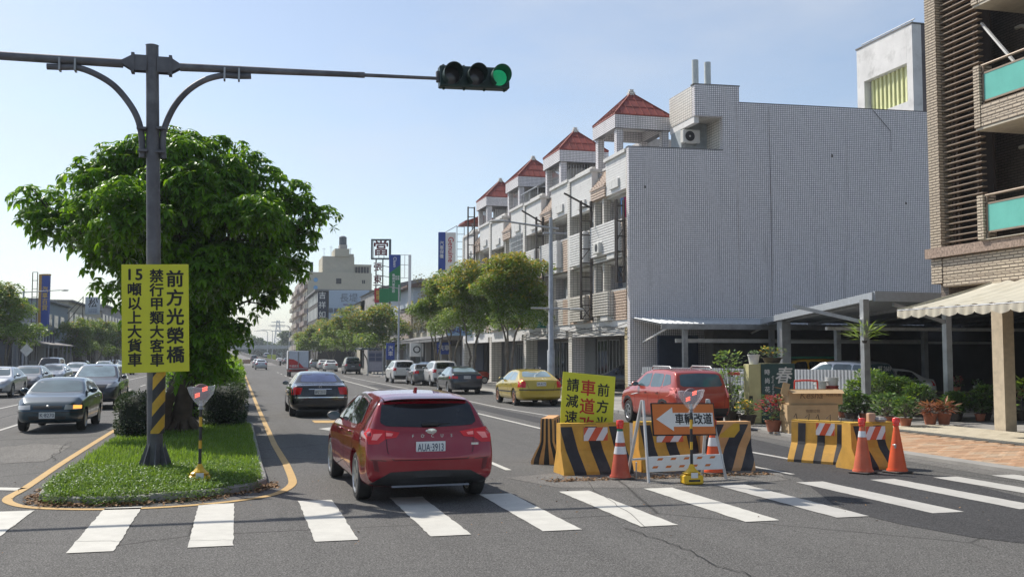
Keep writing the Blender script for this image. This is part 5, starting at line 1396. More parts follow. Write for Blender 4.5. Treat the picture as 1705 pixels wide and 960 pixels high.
fa2, fb2 = fb_, Vector((18.9, 28.6, 0))
fd2 = fb2 - fa2; n2 = int(fd2.length / stp * 1.0)
m = MB(); m.beam(fa + Vector((0, .05, 1.2)), fb_ + Vector((0, .05, 1.2)), .05); m.beam(fa + Vector((0, .05, .4)), fb_ + Vector((0, .05, .4)), .05); m.build("rail", M_STEEL, fe)
m = MB(); m.cyl(ay(1459, 600, 31)[0], 31, 0, 1.5, .07, n=10); m.build("end_post", M_STEEL, fe)
# ------------------------------------------------------------------ flower shop clutter
def P2(px, py, z=.06): x, y = gp(px, py, z); return (x, y, z)
M_CARD = plain("cardboard", (.47, .33, .18), .85, var=.10, scale=3)
M_CARDT = plain("carton_print", (.22, .15, .09), .8)
def carton(name, label, loc, sx, sy, sz, rz, prints, group=None, flaps=False):
    t = thing(name, label, "cardboard box", loc, rz, group)
    m = MB(); m.box(-sx / 2, sx / 2, -sy / 2, sy / 2, 0, .012); m.box(-sx / 2, sx / 2, -sy / 2, -sy / 2 + .012, .012, sz); m.box(-sx / 2, sx / 2, sy / 2 - .012, sy / 2, .012, sz); m.box(-sx / 2, -sx / 2 + .012, -sy / 2 + .012, sy / 2 - .012, .012, sz); m.box(sx / 2 - .012, sx / 2, -sy / 2 + .012, sy / 2 - .012, .012, sz)
    if not flaps: m.box(-sx / 2 + .012, sx / 2 - .012, -sy / 2 + .012, sy / 2 - .012, sz - .012, sz - .002)
    m.build("carton", M_CARD, t)
    if flaps:
        m = MB(); m.beam((-sx / 2, -sy / 2, sz), (-sx / 2 - .18, -sy / 2 - .02, sz + .05), .01, .3); m.quad((-sx / 2, -sy / 2, sz), (sx / 2, -sy / 2, sz), (sx / 2 - .03, -sy / 2 - .22, sz - .08), (-sx / 2 + .03, -sy / 2 - .22, sz - .08))
        m.quad((-sx / 2, sy / 2, sz), (-sx / 2, -sy / 2, sz), (-sx / 2 - .25, -sy / 2 + .05, sz + .06), (-sx / 2 - .25, sy / 2 - .05, sz + .06)); m.build("flap", M_CARD, t)
    for tx, x, z, s in prints: text_mesh("carton_print", tx, s, M_CARDT, t, (x, -sy / 2 - .004, z), UPR, .001, .01, shear=.2 if s > .12 else 0)
    return t
bx = P2(1357, 722); yaw_c = R(-12)
carton("cardboard_box", "flat lowest cardboard box of the stack beside the green sign cabinet", (bx[0] + .1, bx[1] + .4, .04), 1.25, .6, .30, yaw_c, [("Green", -.2, .15, .16)], "stacked cardboard boxes")
carton("cardboard_box", "middle cardboard box of the stack, with a row of small dark print", (bx[0] + .08, bx[1] + .4, .345), 1.28, .6, .42, yaw_c, [("有限公司", 0, .26, .09)], "stacked cardboard boxes")
carton("cardboard_box", "wide open cardboard box on top of the stack, its flaps standing out", (bx[0] + .2, bx[1] + .45, .77), 1.35, .6, .36, yaw_c, [("Kesha", -.12, .22, .24), ("時尚花藝", .45, .24, .10)], "stacked cardboard boxes", True)
M_REDP = plain("red_plastic", (.60, .05, .03), .4, var=.1)
hc = thing("hand_truck", "red handle of a hand truck standing behind the cardboard boxes", "hand truck", (bx[0] + .35, bx[1] + .95, .06), yaw_c)
m = MB(); m.tube(spline([(-.3, 0, .05), (-.3, 0, 1.15), (-.22, 0, 1.27), (.22, 0, 1.27), (.3, 0, 1.15), (.3, 0, .05)], 4), .022, 8); m.build("handle", M_REDP, hc, 50)
m = MB(); m.box(-.28, .28, -.2, .02, 0, .03); m.build("toe_plate", M_STEEL, hc)
for sx in (-1, 1): m = MB(); m.lathe([(0, -.03), (.12, -.03), (.12, .03), (0, .03)], 16, (sx * .34, .05, .13), 'X'); m.build("wheel", M_TYRE, hc)
# sign cabinet: old refrigerator-like box with a dark green face
sc_ = P2(1272, 704)
sg = thing("sign_cabinet", "upright cabinet with pale yellow side and dark green front lettered in white", "sign", (sc_[0] + .35, sc_[1] + .5, .05), R(-8))
m = MB(); m.bbox(-.30, .72, -.40, .45, 0, 1.70, .01); m.build("cabinet", plain("pale_olive_steel", (.46, .43, .22), .5, var=.15, scale=2), sg)
m = MB(); m.bbox(-.29, .71, -.44, -.41, .02, 1.70, .005); m.build("sign_face", plain("dark_green_face", (.015, .055, .055), .5, var=.1), sg)
m = MB(); m.bbox(-.66, -.31, -.44, -.0, .0, 1.68, .01); m.build("side_panel", plain("pale_olive_steel", (.46, .43, .22), .5), sg)
text_mesh("sign_lettering", "時\n尚\n花\n藝\n館", .17, M_WPANEL, sg, (-.12, -.447, .95), UPR, .002, .01, line=1.45)
text_mesh("sign_lettering", "春", .50, M_SILVERT if False else M_CAP, sg, (.34, -.447, 1.33), UPR, .002, .015, shear=.25)
text_mesh("sign_lettering", "Spring Time Flowers", .085, M_CAP, sg, (.05, -.447, 1.0), (R(90), R(90), 0), .002, 0)
m = MB(); m.box(-.66, -.56, -.45, -.438, .62, .78); m.build("latch", M_BLACK, sg)
M_TERRA = plain("terracotta", (.36, .13, .075), .8, var=.2)
M_POTW = plain("white_pot", (.65, .65, .62), .5, var=.1)
M_POTD = plain("dark_pot", (.05, .04, .035), .7)
M_YFL = plain("yellow_petal", (.85, .55, .03), .6, var=.15, scale=20)
M_RFL = leaf_mat("poinsettia_red", (.30, .015, .03), (.50, .03, .06), .3, .5, 3)
M_RDL = leaf_mat("reddish_leaf", (.20, .05, .03), (.32, .14, .07), .3, .4, 3)
M_LIME = leaf_mat("lime_leaf", (.10, .20, .02), (.26, .40, .05), .45, .4, 2)
M_SHL = leaf_mat("shop_leaf", (.03, .085, .018), (.09, .19, .035), .35, .4, 2)
def potted(name, label, loc, pr, ph, pot, h, rad, n, leafL, mats, seed, cat="potted plant", group=None, flower=None, upright=.3, prob=.3, narrow=.28):
    rng = random.Random(seed); t = thing(name, label, cat, loc, rng.uniform(0, 6), group)
    m = MB(); m.lathe([(0, 0), (pr * .72, 0), (pr * .98, ph * .86), (pr * 1.06, ph * .86), (pr * 1.08, ph), (pr * .95, ph), (pr * .9, ph * .9), (0, ph * .88)], 18); m.build("pot", pot, t, 50)
    st = MB(); cr = MB()
    for k in range(max(4, n // 14)):
        a = rng.uniform(0, 6.28); q = rad * rng.random() ** .5 * .75; e = Vector((math.cos(a) * q, math.sin(a) * q, ph + h * rng.uniform(.4, 1)))
        st.tube([(0, 0, ph * .8), (e.x * .3, e.y * .3, ph + (e.z - ph) * .5), tuple(e)], [.008, .006, .003], 4)
    st.build("stem", M_BARKG, t, kind="stuff")
    for k in range(n):
        a = rng.uniform(0, 6.28); hh = rng.random() ** .7; q = rad * rng.uniform(.2, 1) * math.sqrt(max(.05, 1 - (hh - .45) ** 2 * 2.4))
        p = Vector((math.cos(a) * q, math.sin(a) * q, ph + h * hh)); d = Vector((math.cos(a + rng.uniform(-.8, .8)), math.sin(a + rng.uniform(-.8, .8)), rng.uniform(-.5, .6) + upright)); s = leafL * rng.uniform(.7, 1.3)
        fl = len(mats) > 1 and rng.random() < prob and hh > .35; cr.m = 1 if fl else 0
        cr.add([(0, 0, 0), (s * narrow, s * .45, .0), (0, s, -.12 * s), (-s * narrow, s * .45, .0), (0, s * .5, -.03 * s)], [(0, 1, 4), (1, 2, 4), (2, 3, 4), (3, 0, 4)], orient(p, d, rng.uniform(-.6, .6)))
    cr.build("foliage", mats, t, fixn=False, kind="stuff")
    return t
def PP(px, py): x, y = gp(px, py, .06); return (x, y, .06)
potted("potted_plant", "poinsettia with dark red leaves in front of the green sign cabinet", PP(1288, 718), .2, .28, M_TERRA, .62, .42, 330, .13, [M_SHL, M_RFL], 1, prob=.5)
potted("potted_plant", "yellow flowers in a black pot by the corner of the sign cabinet", PP(1245, 706), .24, .26, M_POTD, .40, .33, 240, .10, [M_SHL, M_YFL], 2, prob=.35)
potted("potted_shrub", "pale green shrub rising above the cabinet's left side behind the red car", (sc_[0] - .55, sc_[1] + 1.0, .06), .2, .3, M_POTD, 1.75, .55, 420, .13, [M_LIME, M_SHL], 3, prob=.4)
potted("potted_plant", "bright green bush between the red car and the cabinet", PP(1222, 700), .2, .22, M_POTD, .8, .42, 320, .12, [M_SHL, M_LIME], 4, prob=.3)
potted("planter_bowl", "long planter of yellow flowers on top of the dark green cabinet", (sg.location.x + .25, sg.location.y + .05, 1.76), .28, .16, M_POTD, .30, .42, 200, .09, [M_SHL, M_YFL], 5, prob=.12)
potted("potted_plant", "white pot with a small plant on top of the cabinet's pale side", (sg.location.x - .48, sg.location.y - .2, 1.73), .17, .28, M_POTW, .10, .14, 60, .06, [M_SHL], 6)
for k, (px, py, h, r, lab) in enumerate([(1405, 698, .45, .42, "low bright green plant to the right of the boxes"), (1440, 700, .5, .45, "bushy green plant beside the end post of the fence"), (1478, 706, .62, .45, "green shrub under the left end of the awning"),
                                         (1508, 709, .55, .36, "spiky leaved plant left of the two terracotta pots")]):
    potted("potted_plant", lab, PP(px, py), .17, .22, M_TERRA, h, r, 330, .13, [M_SHL, M_LIME], 10 + k, group="plants in front of the fence", prob=.2)
for k, (px, py, h, r, mats, lab) in enumerate([(1448, 690, 1.25, .62, [M_LIME, M_SHL], "tall yellow-green shrub climbing the end of the metal fence"), (1482, 688, 1.05, .62, [M_SHL, M_LIME], "dense dark shrub right of the fence end"), (1515, 690, .95, .6, [M_SHL], "dark leafy shrub under the car port's near post"),
                                               (1425, 690, .9, .4, [M_LIME, M_SHL], "thin climbing shrub against the corrugated fence")]):
    potted("shrub", lab, PP(px, py), .2, .2, M_POTD, h, r, 620, .13, mats, 20 + k, cat="shrub", group="tall shrubs at the end of the fence", prob=.4)
potted("potted_plant", "plant with drooping reddish leaves in the left terracotta pot", PP(1549, 706), .19, .30, M_TERRA, .28, .30, 80, .30, [M_RDL], 30, narrow=.12, upright=.1)
potted("potted_plant", "plant with drooping reddish leaves in the right terracotta pot", PP(1572, 706), .19, .30, M_TERRA, .30, .32, 80, .30, [M_RDL], 31, narrow=.12, upright=.1)
potted("potted_plant", "white pot with a leafy green plant at the right edge of the pavement", PP(1677, 703), .15, .24, M_POTW, .34, .26, 110, .16, [M_LIME], 32)
potted("potted_plant", "large-leaved lime green plant at the far right edge", PP(1699, 700), .2, .3, M_POTD, .85, .38, 90, .34, [M_LIME, M_RDL], 33, prob=.3)
for k, (px, py, h, r, lb) in enumerate([(1462, 694, 1.15, .55, "broad dark shrub just right of the fence's end post"), (1498, 694, 1.0, .55, "bushy shrub with yellowish tips under the car port"), (1530, 697, .8, .5, "low dark shrub left of the terracotta pots"), (1592, 699, .6, .4, "dim shrub right of the terracotta pots"), (1640, 699, .8, .4, "tall shaded plant under the awning by the cream column"), (1418, 700, .62, .5, "low green plant left of the fence end, by the buckets")]):
    potted("shrub", lb, PP(px, py), .2, .22, M_POTD, h, r, 900, .12, [M_SHL, M_LIME], 60 + k, cat="shrub", prob=.22)
for k in range(6):
    potted("potted_plant", ["small dark potted plant on the ground below the shop bench", "low potted fern in the shade of the bench", "pot of dark leaves by the bench leg", "shaded potted shrub behind the two terracotta pots", "shaded plant beneath the bench's right end", "dark plant beside the cream shop column"][k],
           (PP(1590 + k * 14, 700)[0], PP(1590 + k * 14, 700)[1] + .3 * (k % 3), .06), .15, .2, M_TERRA if k % 2 else M_POTD, .35 + .1 * (k % 3), .28, 120, .14, [M_SHL], 40 + k, group="plants in the shade of the awning")
be = thing("bench", "dark wooden display bench with pots under the awning", "bench", (*gp(1620, 690)[:2], .05), R(-15))
m = MB(); m.bbox(-1.4, 1.4, -.3, .3, .66, .72, .01); m.build("bench_top", plain("dark_wood", (.07, .05, .04), .7, var=.3, scale=3), be)
for sx in (-1.25, 0, 1.25):
    for sy in (-.22, .22): m = MB(); m.box(sx - .03, sx + .03, sy - .03, sy + .03, 0, .66); m.build("leg", M_POTD, be)
bl_ = be.location
potted("potted_plant", "white pot standing on the display bench", (bl_.x + .1, bl_.y - .1, .775), .11, .18, M_POTW, .22, .16, 60, .10, [M_SHL], 50)
potted("potted_plant", "small pot with a red flowering plant on the left of the bench", (bl_.x - .6, bl_.y - .0, .775), .12, .15, M_TERRA, .35, .2, 120, .10, [M_SHL, M_RFL], 51, prob=.5)
potted("hanging_plant", "spiky hanging plant by the near post of the car port", (x1 - .22, 27.1, 2.35), .08, .08, M_POTD, .42, .4, 70, .42, [M_LIME], 52, cat="hanging plant", narrow=.06, upright=.35)
# buckets
M_BUCK = plain("white_plastic", (.60, .60, .58), .5, var=.08, dirt=(.3, .2, .15), dirt_amt=.5)
M_BUCKR = plain("brick_red_plastic", (.30, .045, .035), .6, var=.2)
bp = PP(1400, 694)
for j, (dx, dz, mt, lab) in enumerate([(0, .0, M_BUCKR, "lowest red tub of the right bucket stack"), (0, .2, M_BUCKR, "second red tub of the right bucket stack"), (0, .4, M_BUCKR, "third red tub of the right bucket stack"), (0, .66, M_BUCK, "white bucket topping the right stack by the fence"),
                                       (-.42, .0, M_BUCKR, "lowest red tub of the left bucket stack"), (-.42, .25, M_BUCK, "white bucket in the left stack"), (-.42, .55, M_BUCK, "grey-white bucket on top of the left stack")]):
    t = thing("bucket", lab, "bucket", (bp[0] + dx, bp[1] + .45, .3 + dz), 0, "stacked buckets by the fence")
    m = MB(); m.lathe([(0, 0), (.15, 0), (.19, .3), (.205, .3), (.205, .33), (.18, .33), (.14, .03), (0, .03)], 20); m.build("tub", mt, t, 50)
    m = MB(); m.lathe([(.195, .22), (.21, .22), (.21, .25), (.195, .25)], 20); m.build("rim_band", mt, t)
m = thing("crate", "low dark crate under the stacked buckets", "crate", (bp[0] - .2, bp[1] + .45, .05))
q = MB(); q.box(-.5, .5, -.3, .3, 0, .05); q.box(-.5, .5, -.3, -.27, .05, .25); q.box(-.5, .5, .27, .3, .05, .25); q.box(-.5, -.47, -.27, .27, .05, .25); q.box(.47, .5, -.27, .27, .05, .25); q.build("crate_body", M_POTD, m)
# white sacks beside the red car
for k, (px, py, s) in enumerate([(1222, 690, .40), (1243, 686, .34)]):
    x, y, z = PP(px, py); t = thing("sack", ["big white sack behind the red car's tail", "smaller white sack next to the cabinet"][k], "sack", (x + .2, y + .7, .06))
    m = MB(); m.grid(lambda a, b_, s=s: ((1 - .25 * b_) * s * math.sin(b_ * 3.0 + .14) ** .4 * math.cos(a * 6.283) * (1 + .08 * math.sin(a * 31 + b_ * 5)), (1 - .2 * b_) * s * math.sin(b_ * 3.0 + .14) ** .4 * math.sin(a * 6.283) * (1 + .08 * math.sin(a * 23)), b_ * s * 2.3), 28, 12); m.build("sack_body", M_BUCK, t, 60)
    m = MB(); m.tube([(0, 0, s * 2.2), (.03, 0, s * 2.45)], [.05, .09], 8); m.build("sack_neck", M_BUCK, t, 60)
pb = thing("barrier_pole", "red and white striped boom behind the red car's tail", "barrier pole", (sc_[0] - 1.9, sc_[1] + 2.4, 0))
for k in range(7):
    m = MB(); m.tube([(k * .4, 0, 1.42 - .0 * k), ((k + 1) * .4, 0, 1.42)], .045, 8); m.build("boom_segment", plain("boom_red", (.55, .03, .03), .5) if k % 2 else M_WPANEL, pb)
m = MB(); m.box(-.1, .1, -.1, .1, 0, 1.5); m.build("boom_post", M_STEEL, pb)
# ------------------------------------------------------------------ traffic light mast
M_MAST = plain("weathered_mast_steel", (.13, .13, .14), .6, .45, var=.35, scale=2.2, bump=.2, dirt=(.26, .26, .27), dirt_amt=.6)
M_YEL = plain("yellow_paint", (.60, .36, .03), .6, var=.15, scale=4, dirt=(.25, .18, .08), dirt_amt=.5)
M_BLK = plain("black_paint", (.03, .03, .032), .6, var=.3, scale=4, dirt=(.12, .11, .10), dirt_amt=.5)
M_SIGNY = plain("yellow_sign_face", (.66, .66, .035), .6, var=.05, scale=2, dirt=(.50, .50, .06), dirt_amt=.4)
M_INK = plain("black_ink", (.010, .010, .012), .6)
M_REDINK = plain("red_ink", (.50, .025, .015), .6)
M_WSIGN = plain("white_sign_face", (.72, .72, .70), .6, var=.05)
px0, py0 = gp(258, 795)
mast = thing("traffic_light_mast", "tall dark steel mast with striped foot and two curved-braced arms standing on the median", "traffic light mast", (px0, py0, .1))
def loc_m(px, py): x, z = ay(px, py, py0); return Vector((x - px0, 0, z - .1))
topm = loc_m(253.5, 76)
m = MB(); m.tube([(0, 0, 0), tuple(topm)], [.125, .100], 20); m.tube([tuple(topm), tuple(topm + Vector((0, 0, .02)))], [.108, .05], 20); m.build("mast_pole", M_MAST, mast, 50)
m = MB(); m.tube([(0, 0, -.05), (0, 0, .06)], [.30, .30], 20)
for k in range(8):
    a = 6.283 * k / 8; c, s = math.cos(a), math.sin(a); m.add([(c * .12, s * .12, .05), (c * .28, s * .28, .05), (c * .13, s * .13, .48), (c * .12 - s * .02, s * .12 + c * .02, .05), (c * .28 - s * .02, s * .28 + c * .02, .05), (c * .13 - s * .02, s * .13 + c * .02, .48)], [(0, 1, 2), (3, 5, 4), (0, 3, 4, 1), (1, 4, 5, 2), (0, 2, 5, 3)])
m.build("base_flange", M_MAST, mast)
# striped reflective wrap: sloping bands built as sleeves cut along a helix-like slant
def slant_band(z0, z1, r, sl, mat, parent, name):
    m = MB(); n = 28
    for j in range(n):
        t = 6.283 * j / n; h = -sl * math.cos(t) * 1.0
        for z in (z0, z1): m.v.append((r * math.cos(t), r * math.sin(t), max(.62, min(1.66, z + h))))
    for j in range(n):
        q = (j + 1) % n; m.f.append((2 * j, 2 * q, 2 * q + 1, 2 * j + 1)); m.mi.append(0)
    return m.build(name, mat, parent, 60)
b0 = 0.34; k = 0
while b0 < 1.95:
    slant_band(b0, b0 + .21, .131 + .0005 * (k % 2), -.17, M_YEL if k % 2 else M_BLK, mast, "stripe_band"); b0 += .21; k += 1
m = MB(); m.box(-.10, .05, -.150, -.10, 1.60, 1.80); m.build("inspection_cover", M_MAST, mast)
def arm_pts(pa, pb, r0, r1):
    m = MB(); a, b_ = loc_m(*pa), loc_m(*pb); m.tube([tuple(a), tuple(b_)], [r0, r1], 14); return m
arm_pts((-420, 66), (205, 106), .062, .072).build("signal_arm", M_MAST, mast, 50)
arm_pts((300, 112), (602, 125), .068, .048).build("signal_arm", M_MAST, mast, 50)
arm_pts((602, 125), (735, 131), .033, .030).build("signal_arm", M_MAST, mast, 50)
m = MB(); a, b_ = loc_m(594, 124.6), loc_m(607, 125.2); m.tube([tuple(a), tuple(b_)], .052, 14); m.build("arm_collar", M_MAST, mast, 50)
for pa, pb, side in (((198, 104), (245, 107), -1), ((262, 109), (306, 112), 1)):
    a, b_ = loc_m(*pa), loc_m(*pb); m = MB()
    for dy in (-.085, .085): m.add([a + Vector((0, dy, 0)), a.lerp(b_, .5) + Vector((0, dy, .13)), b_ + Vector((0, dy, .13)), b_ + Vector((0, dy, -.13)), a.lerp(b_, .5) + Vector((0, dy, -.13))] if side < 0 else
                                   [b_ + Vector((0, dy, 0)), a.lerp(b_, .5) + Vector((0, dy, -.13)), a + Vector((0, dy, -.13)), a + Vector((0, dy, .13)), a.lerp(b_, .5) + Vector((0, dy, .13))], [(0, 1, 2, 3, 4)])
    mid = a.lerp(b_, .5); m.box(mid.x - .025, mid.x + .025, -.10, .10, mid.z - .16, mid.z + .16); m.beam(a, b_, .06, .06); m.build("arm_clamp", M_MAST, mast)
def brace(pts):
    m = MB(); ps = spline([tuple(loc_m(*p)) for p in pts], 5); m.tube(ps, .052, 12); m.build("curved_brace", M_MAST, mast, 50)
brace([(78, 111), (105, 112), (130, 113), (160, 124), (190, 143), (215, 172), (230, 200), (236, 230), (237, 262)])
brace([(418, 127), (395, 127), (370, 126), (340, 134), (312, 152), (290, 178), (275, 210), (271, 235), (272, 264)])
for px, py in ((100, 106), (126, 107), (374, 122), (398, 123)):
    p = loc_m(px, py); m = MB(); m.box(p.x - .015, p.x + .015, -.09, .09, p.z - .12, p.z + .08); m.build("u_bolt", M_STEEL, mast)
for px, py in ((240, 252), (268, 254), (238, 215), (270, 215)):
    p = loc_m(px, py); m = MB(); m.box(p.x - .09, p.x + .06, -.11, .11, p.z - .02, p.z + .02); m.build("brace_strap", M_MAST, mast)
# signal head with three lamps
M_HOUS = plain("signal_housing_dark_green", (.010, .035, .032), .45, var=.2, scale=6)
M_LDARK = plain("unlit_lens", (.06, .06, .065), .15, var=.2)
M_GREENL = glow("green_led_lit", (.04, .85, .38), 1.7)
M_GREENG = glow("green_lens_glow", (.0, .12, .06), .06)
ha, hb = loc_m(731, 128), loc_m(846, 133)
hl = thing("traffic_light", "horizontal three-lamp signal head with its right lamp lit green", "traffic light", (px0 + (ha.x + hb.x) / 2, py0, .1 + (ha.z + hb.z) / 2))
hd = math.atan2(hb.z - ha.z, hb.x - ha.x); hl.rotation_euler = (0, -hd, 0); hw = (hb - ha).length / 2
m = MB(); m.bbox(-hw, hw, -.10, .12, -.19, .19, .015); m.build("housing", M_HOUS, hl)
m = MB(); m.bbox(-hw - .05, -hw, -.05, .05, -.1, .1, .01); m.build("arm_socket", M_MAST, hl)
for k, x in enumerate((-hw + .20, 0.005, hw - .20)):
    v = MB(); n = 26
    for i in range(n + 1):
        t = R(-60) + R(300) * i / n                      # open at the bottom
        for rr, yy in ((.165, -.10), (.175, -.10 - .26 - .05 * math.sin(t)), (.166, -.10 - .26 - .05 * math.sin(t)), (.156, -.10)): v.v.append((x + rr * math.cos(t), yy, rr * math.sin(t)))
    for i in range(n):
        for j in range(4): q = (j + 1) % 4; a_, b2 = i * 4, (i + 1) * 4; v.f.append((a_ + j, b2 + j, b2 + q, a_ + q)); v.mi.append(0)
    vi = v.build("visor", plain("visor_green_lit", (.02, .10, .07), .5) if k == 2 else M_HOUS, hl, 50)  # right visor: the lamp's green light is painted into its colour
    le = MB(); le.lathe([(0, -.125), (.08, -.122), (.14, -.105), (.15, -.10)], 28, (x, 0, 0), 'Y'); le.v = [(a2, b2, c2) for a2, b2, c2 in le.v]
    # lathe along Y puts the profile height on Y
    lo = le.build("lens", M_GREENG if k == 2 else M_LDARK, hl, 60)
    if k == 2:
        ld = MB()
        for ring, nn in ((0, 1), (.028, 6), (.055, 12), (.082, 18), (.108, 24), (.132, 30)):
            for q in range(nn):
                t = 6.283 * q / nn; cx_, cz_ = x + ring * math.cos(t), ring * math.sin(t); yy = -.128 + .15 * ring * ring * 7
                ld.add([(cx_ + .0055 * math.cos(w), yy, cz_ + .0055 * math.sin(w)) for w in [6.283 * e / 6 for e in range(6)]] + [(cx_, yy - .006, cz_)], [(e, (e + 1) % 6, 6) for e in range(6)])
        ld.build("led_dots", M_GREENL, lo, kind="stuff")
for k in range(4):
    for zz in (-.205, .205): m = MB(); x = -hw + .08 + k * (2 * hw - .16) / 3; m.bbox(x - .02, x + .02, -.03, .03, zz - .02, zz + .02, .005); m.build("housing_lug", M_HOUS, hl)
# big yellow notice on the mast
def board(name, label, cx, cy, corners_px, Y, cat="sign", thick=.012, mat=None):
    pass
tl, tr, br_, bl2 = [ay(px, py, py0 - .17) for px, py in ((200, 440), (312, 440.5), (317, 617), (205, 621))]
ys = thing("notice_sign", "large yellow notice with three columns of black characters strapped to the mast", "sign", (px0, py0 - .16, .0))
w2 = (tr[0] - tl[0]); hh = (tl[1] - bl2[1]); cxs = (tl[0] + tr[0] + br_[0] + bl2[0]) / 4 - px0; czs = (tl[1] + tr[1] + br_[1] + bl2[1]) / 4
bd = MB(); bd.bbox(-w2 / 2, w2 / 2, -.004, .004, -hh / 2, hh / 2, .002)
bo = bd.build("sign_board", M_SIGNY, ys, loc=(cxs, 0, czs), rot=(0, R(-1.6), 0))
sl_h = hh
for tx, x, s, ln_, zc_ in (("前\n方\n光\n榮\n橋", .245 * w2 * 1.2, .262, 1.0, 0.0), ("禁\n行\n甲\n類\n大\n客\n車", .02, .208, 1.0, -.01), ("噸\n以\n上\n大\n貨\n車", -.31 * w2, .208, 1.0, -.10)):
    n_ = tx.count("\n") + 1; pitch = {5: .308, 7: .2265, 6: .2265}[n_]
    for i, ch in enumerate(tx.split("\n")):
        z = zc_ + pitch * ((n_ - 1) / 2 - i) + (0 if n_ != 6 else -.012)
        text_mesh("lettering", ch, s * 1.08, M_INK, bo, (x, -.0055, z), UPR, .001, .03)
text_mesh("lettering", "15", .25, M_INK, bo, (-.31 * w2, -.0055, .70), UPR, .001, .03, sx=1.0, char=1.15)
for z in (-.55, .55): m = MB(); m.box(-.14, .14, .006, .14, z - .02, z + .02); m.build("strap", M_STEEL, bo)
# ------------------------------------------------------------------ flashing warning lamps on striped posts
M_BAG = N("clear_plastic_bag"); _b = M_BAG
_b.set(.15, 0, .8); _b.b.inputs["Alpha"].default_value = .32; _b.color((.75, .76, .78)); _b.bump(_b.noise(18, 3, .7), .8, .03); M_BAG = _b.m
M_FLASH = glow("flashing_red_led", (1.0, .12, .06), 3.0)
M_LAMPB = plain("lamp_back_plate", (.20, .12, .13), .5)
def warn_lamp(label, loc, rz, h=1.42, sc=1.0):
    t = thing("warning_lamp", label, "warning lamp", loc, rz, "battery warning lamps"); 
    m = MB(); prof = [(.135, 0), (.15, .03), (.15, .12)]
    m.bbox(-.15, .15, -.12, .12, 0, .14, .02); m.bbox(-.13, .13, -.10, .10, .14, .19, .03); m.tube([(0, 0, .19), (0, 0, .24), (0, 0, .30)], [.10, .055, .03], 12); m.build("battery_box", M_YEL if False else plain("lamp_yellow_plastic", (.72, .45, .02), .4, var=.08), t)
    m = MB(); m.box(-.055, .055, -.122, -.118, .10, .18); m.build("label_plate", M_WSIGN, t)
    m = MB(); m.box(-.09, .09, -.123, -.119, .045, .075); m.build("box_slot", M_REDP if False else M_BLACK, t)
    segs = [(.28, .52, 0), (.52, .64, 1), (.64, .84, 0), (.84, .98, 1), (.98, h - .26, 0)]
    for a, c, y in segs: m = MB(); m.cyl(0, 0, a, c, .022, n=12); m.build("post_band", M_YEL if y else M_BLK, t, 50)
    m = MB(); m.tube([(0, 0, h - .28), (0, 0, h - .2)], [.03, .02], 10); m.build("lamp_socket", M_STEEL, t)
    m = MB(); m.lathe([(0, -.02), (.115, -.02), (.12, 0), (.115, .02), (0, .02)], 24, (0, 0, h - .08), 'Y'); m.build("lamp_disc", M_LAMPB, t, 50)
    m = MB()
    for q, (cx_, cz_) in enumerate(((.05, .045), (-.055, -.045))):
        for a in range(4):
            for b2 in range(3):
                xx, zz = cx_ + (a - 1.5) * .018, cz_ + (b2 - 1) * .022 + (a - 1.5) * .006
                m.add([(xx + .008 * math.cos(w), -.0225, h - .08 + zz + .008 * math.sin(w)) for w in [6.283 * e / 8 for e in range(8)]], [tuple(range(8))])
    m.build("led_cluster", M_FLASH, t, kind="stuff")
    pts = [(-.20, .07), (-.14, .085), (0, .06), (.12, .085), (.20, .10), (.17, -.02), (.09, -.13), (.03, -.20), (-.03, -.20), (-.10, -.13), (-.17, -.02)]
    m = MB(); n = len(pts); rr = random.Random(4)
    for yy, k in ((-.06, 1), (-.075, .6), (.05, 1)): m.v += [(x * k, yy + rr.uniform(-.012, .012), h - .08 + z * k) for x, z in pts]
    for i in range(n): q = (i + 1) % n; m.f += [(i, q, n + q, n + i), (i, 2 * n + i, 2 * n + q, q)]
    m.f += [tuple(range(n, 2 * n)), tuple(range(2 * n, 3 * n))[::-1]]; m.mi = [0] * len(m.f)
    m.tube([(0, -.0, h - .27), (.0, 0, h - .33)], [.02, .045], 8); m.build("plastic_bag", M_BAG, t, 60)
    return t
warn_lamp("bagged flashing red lamp on a striped post standing in the grass of the median", (*gp(332, 806, .1), .1), R(3))
warn_lamp("bagged flashing red lamp on a striped post in front of the orange detour sign", (*gp(1152, 806), .012), R(-4))
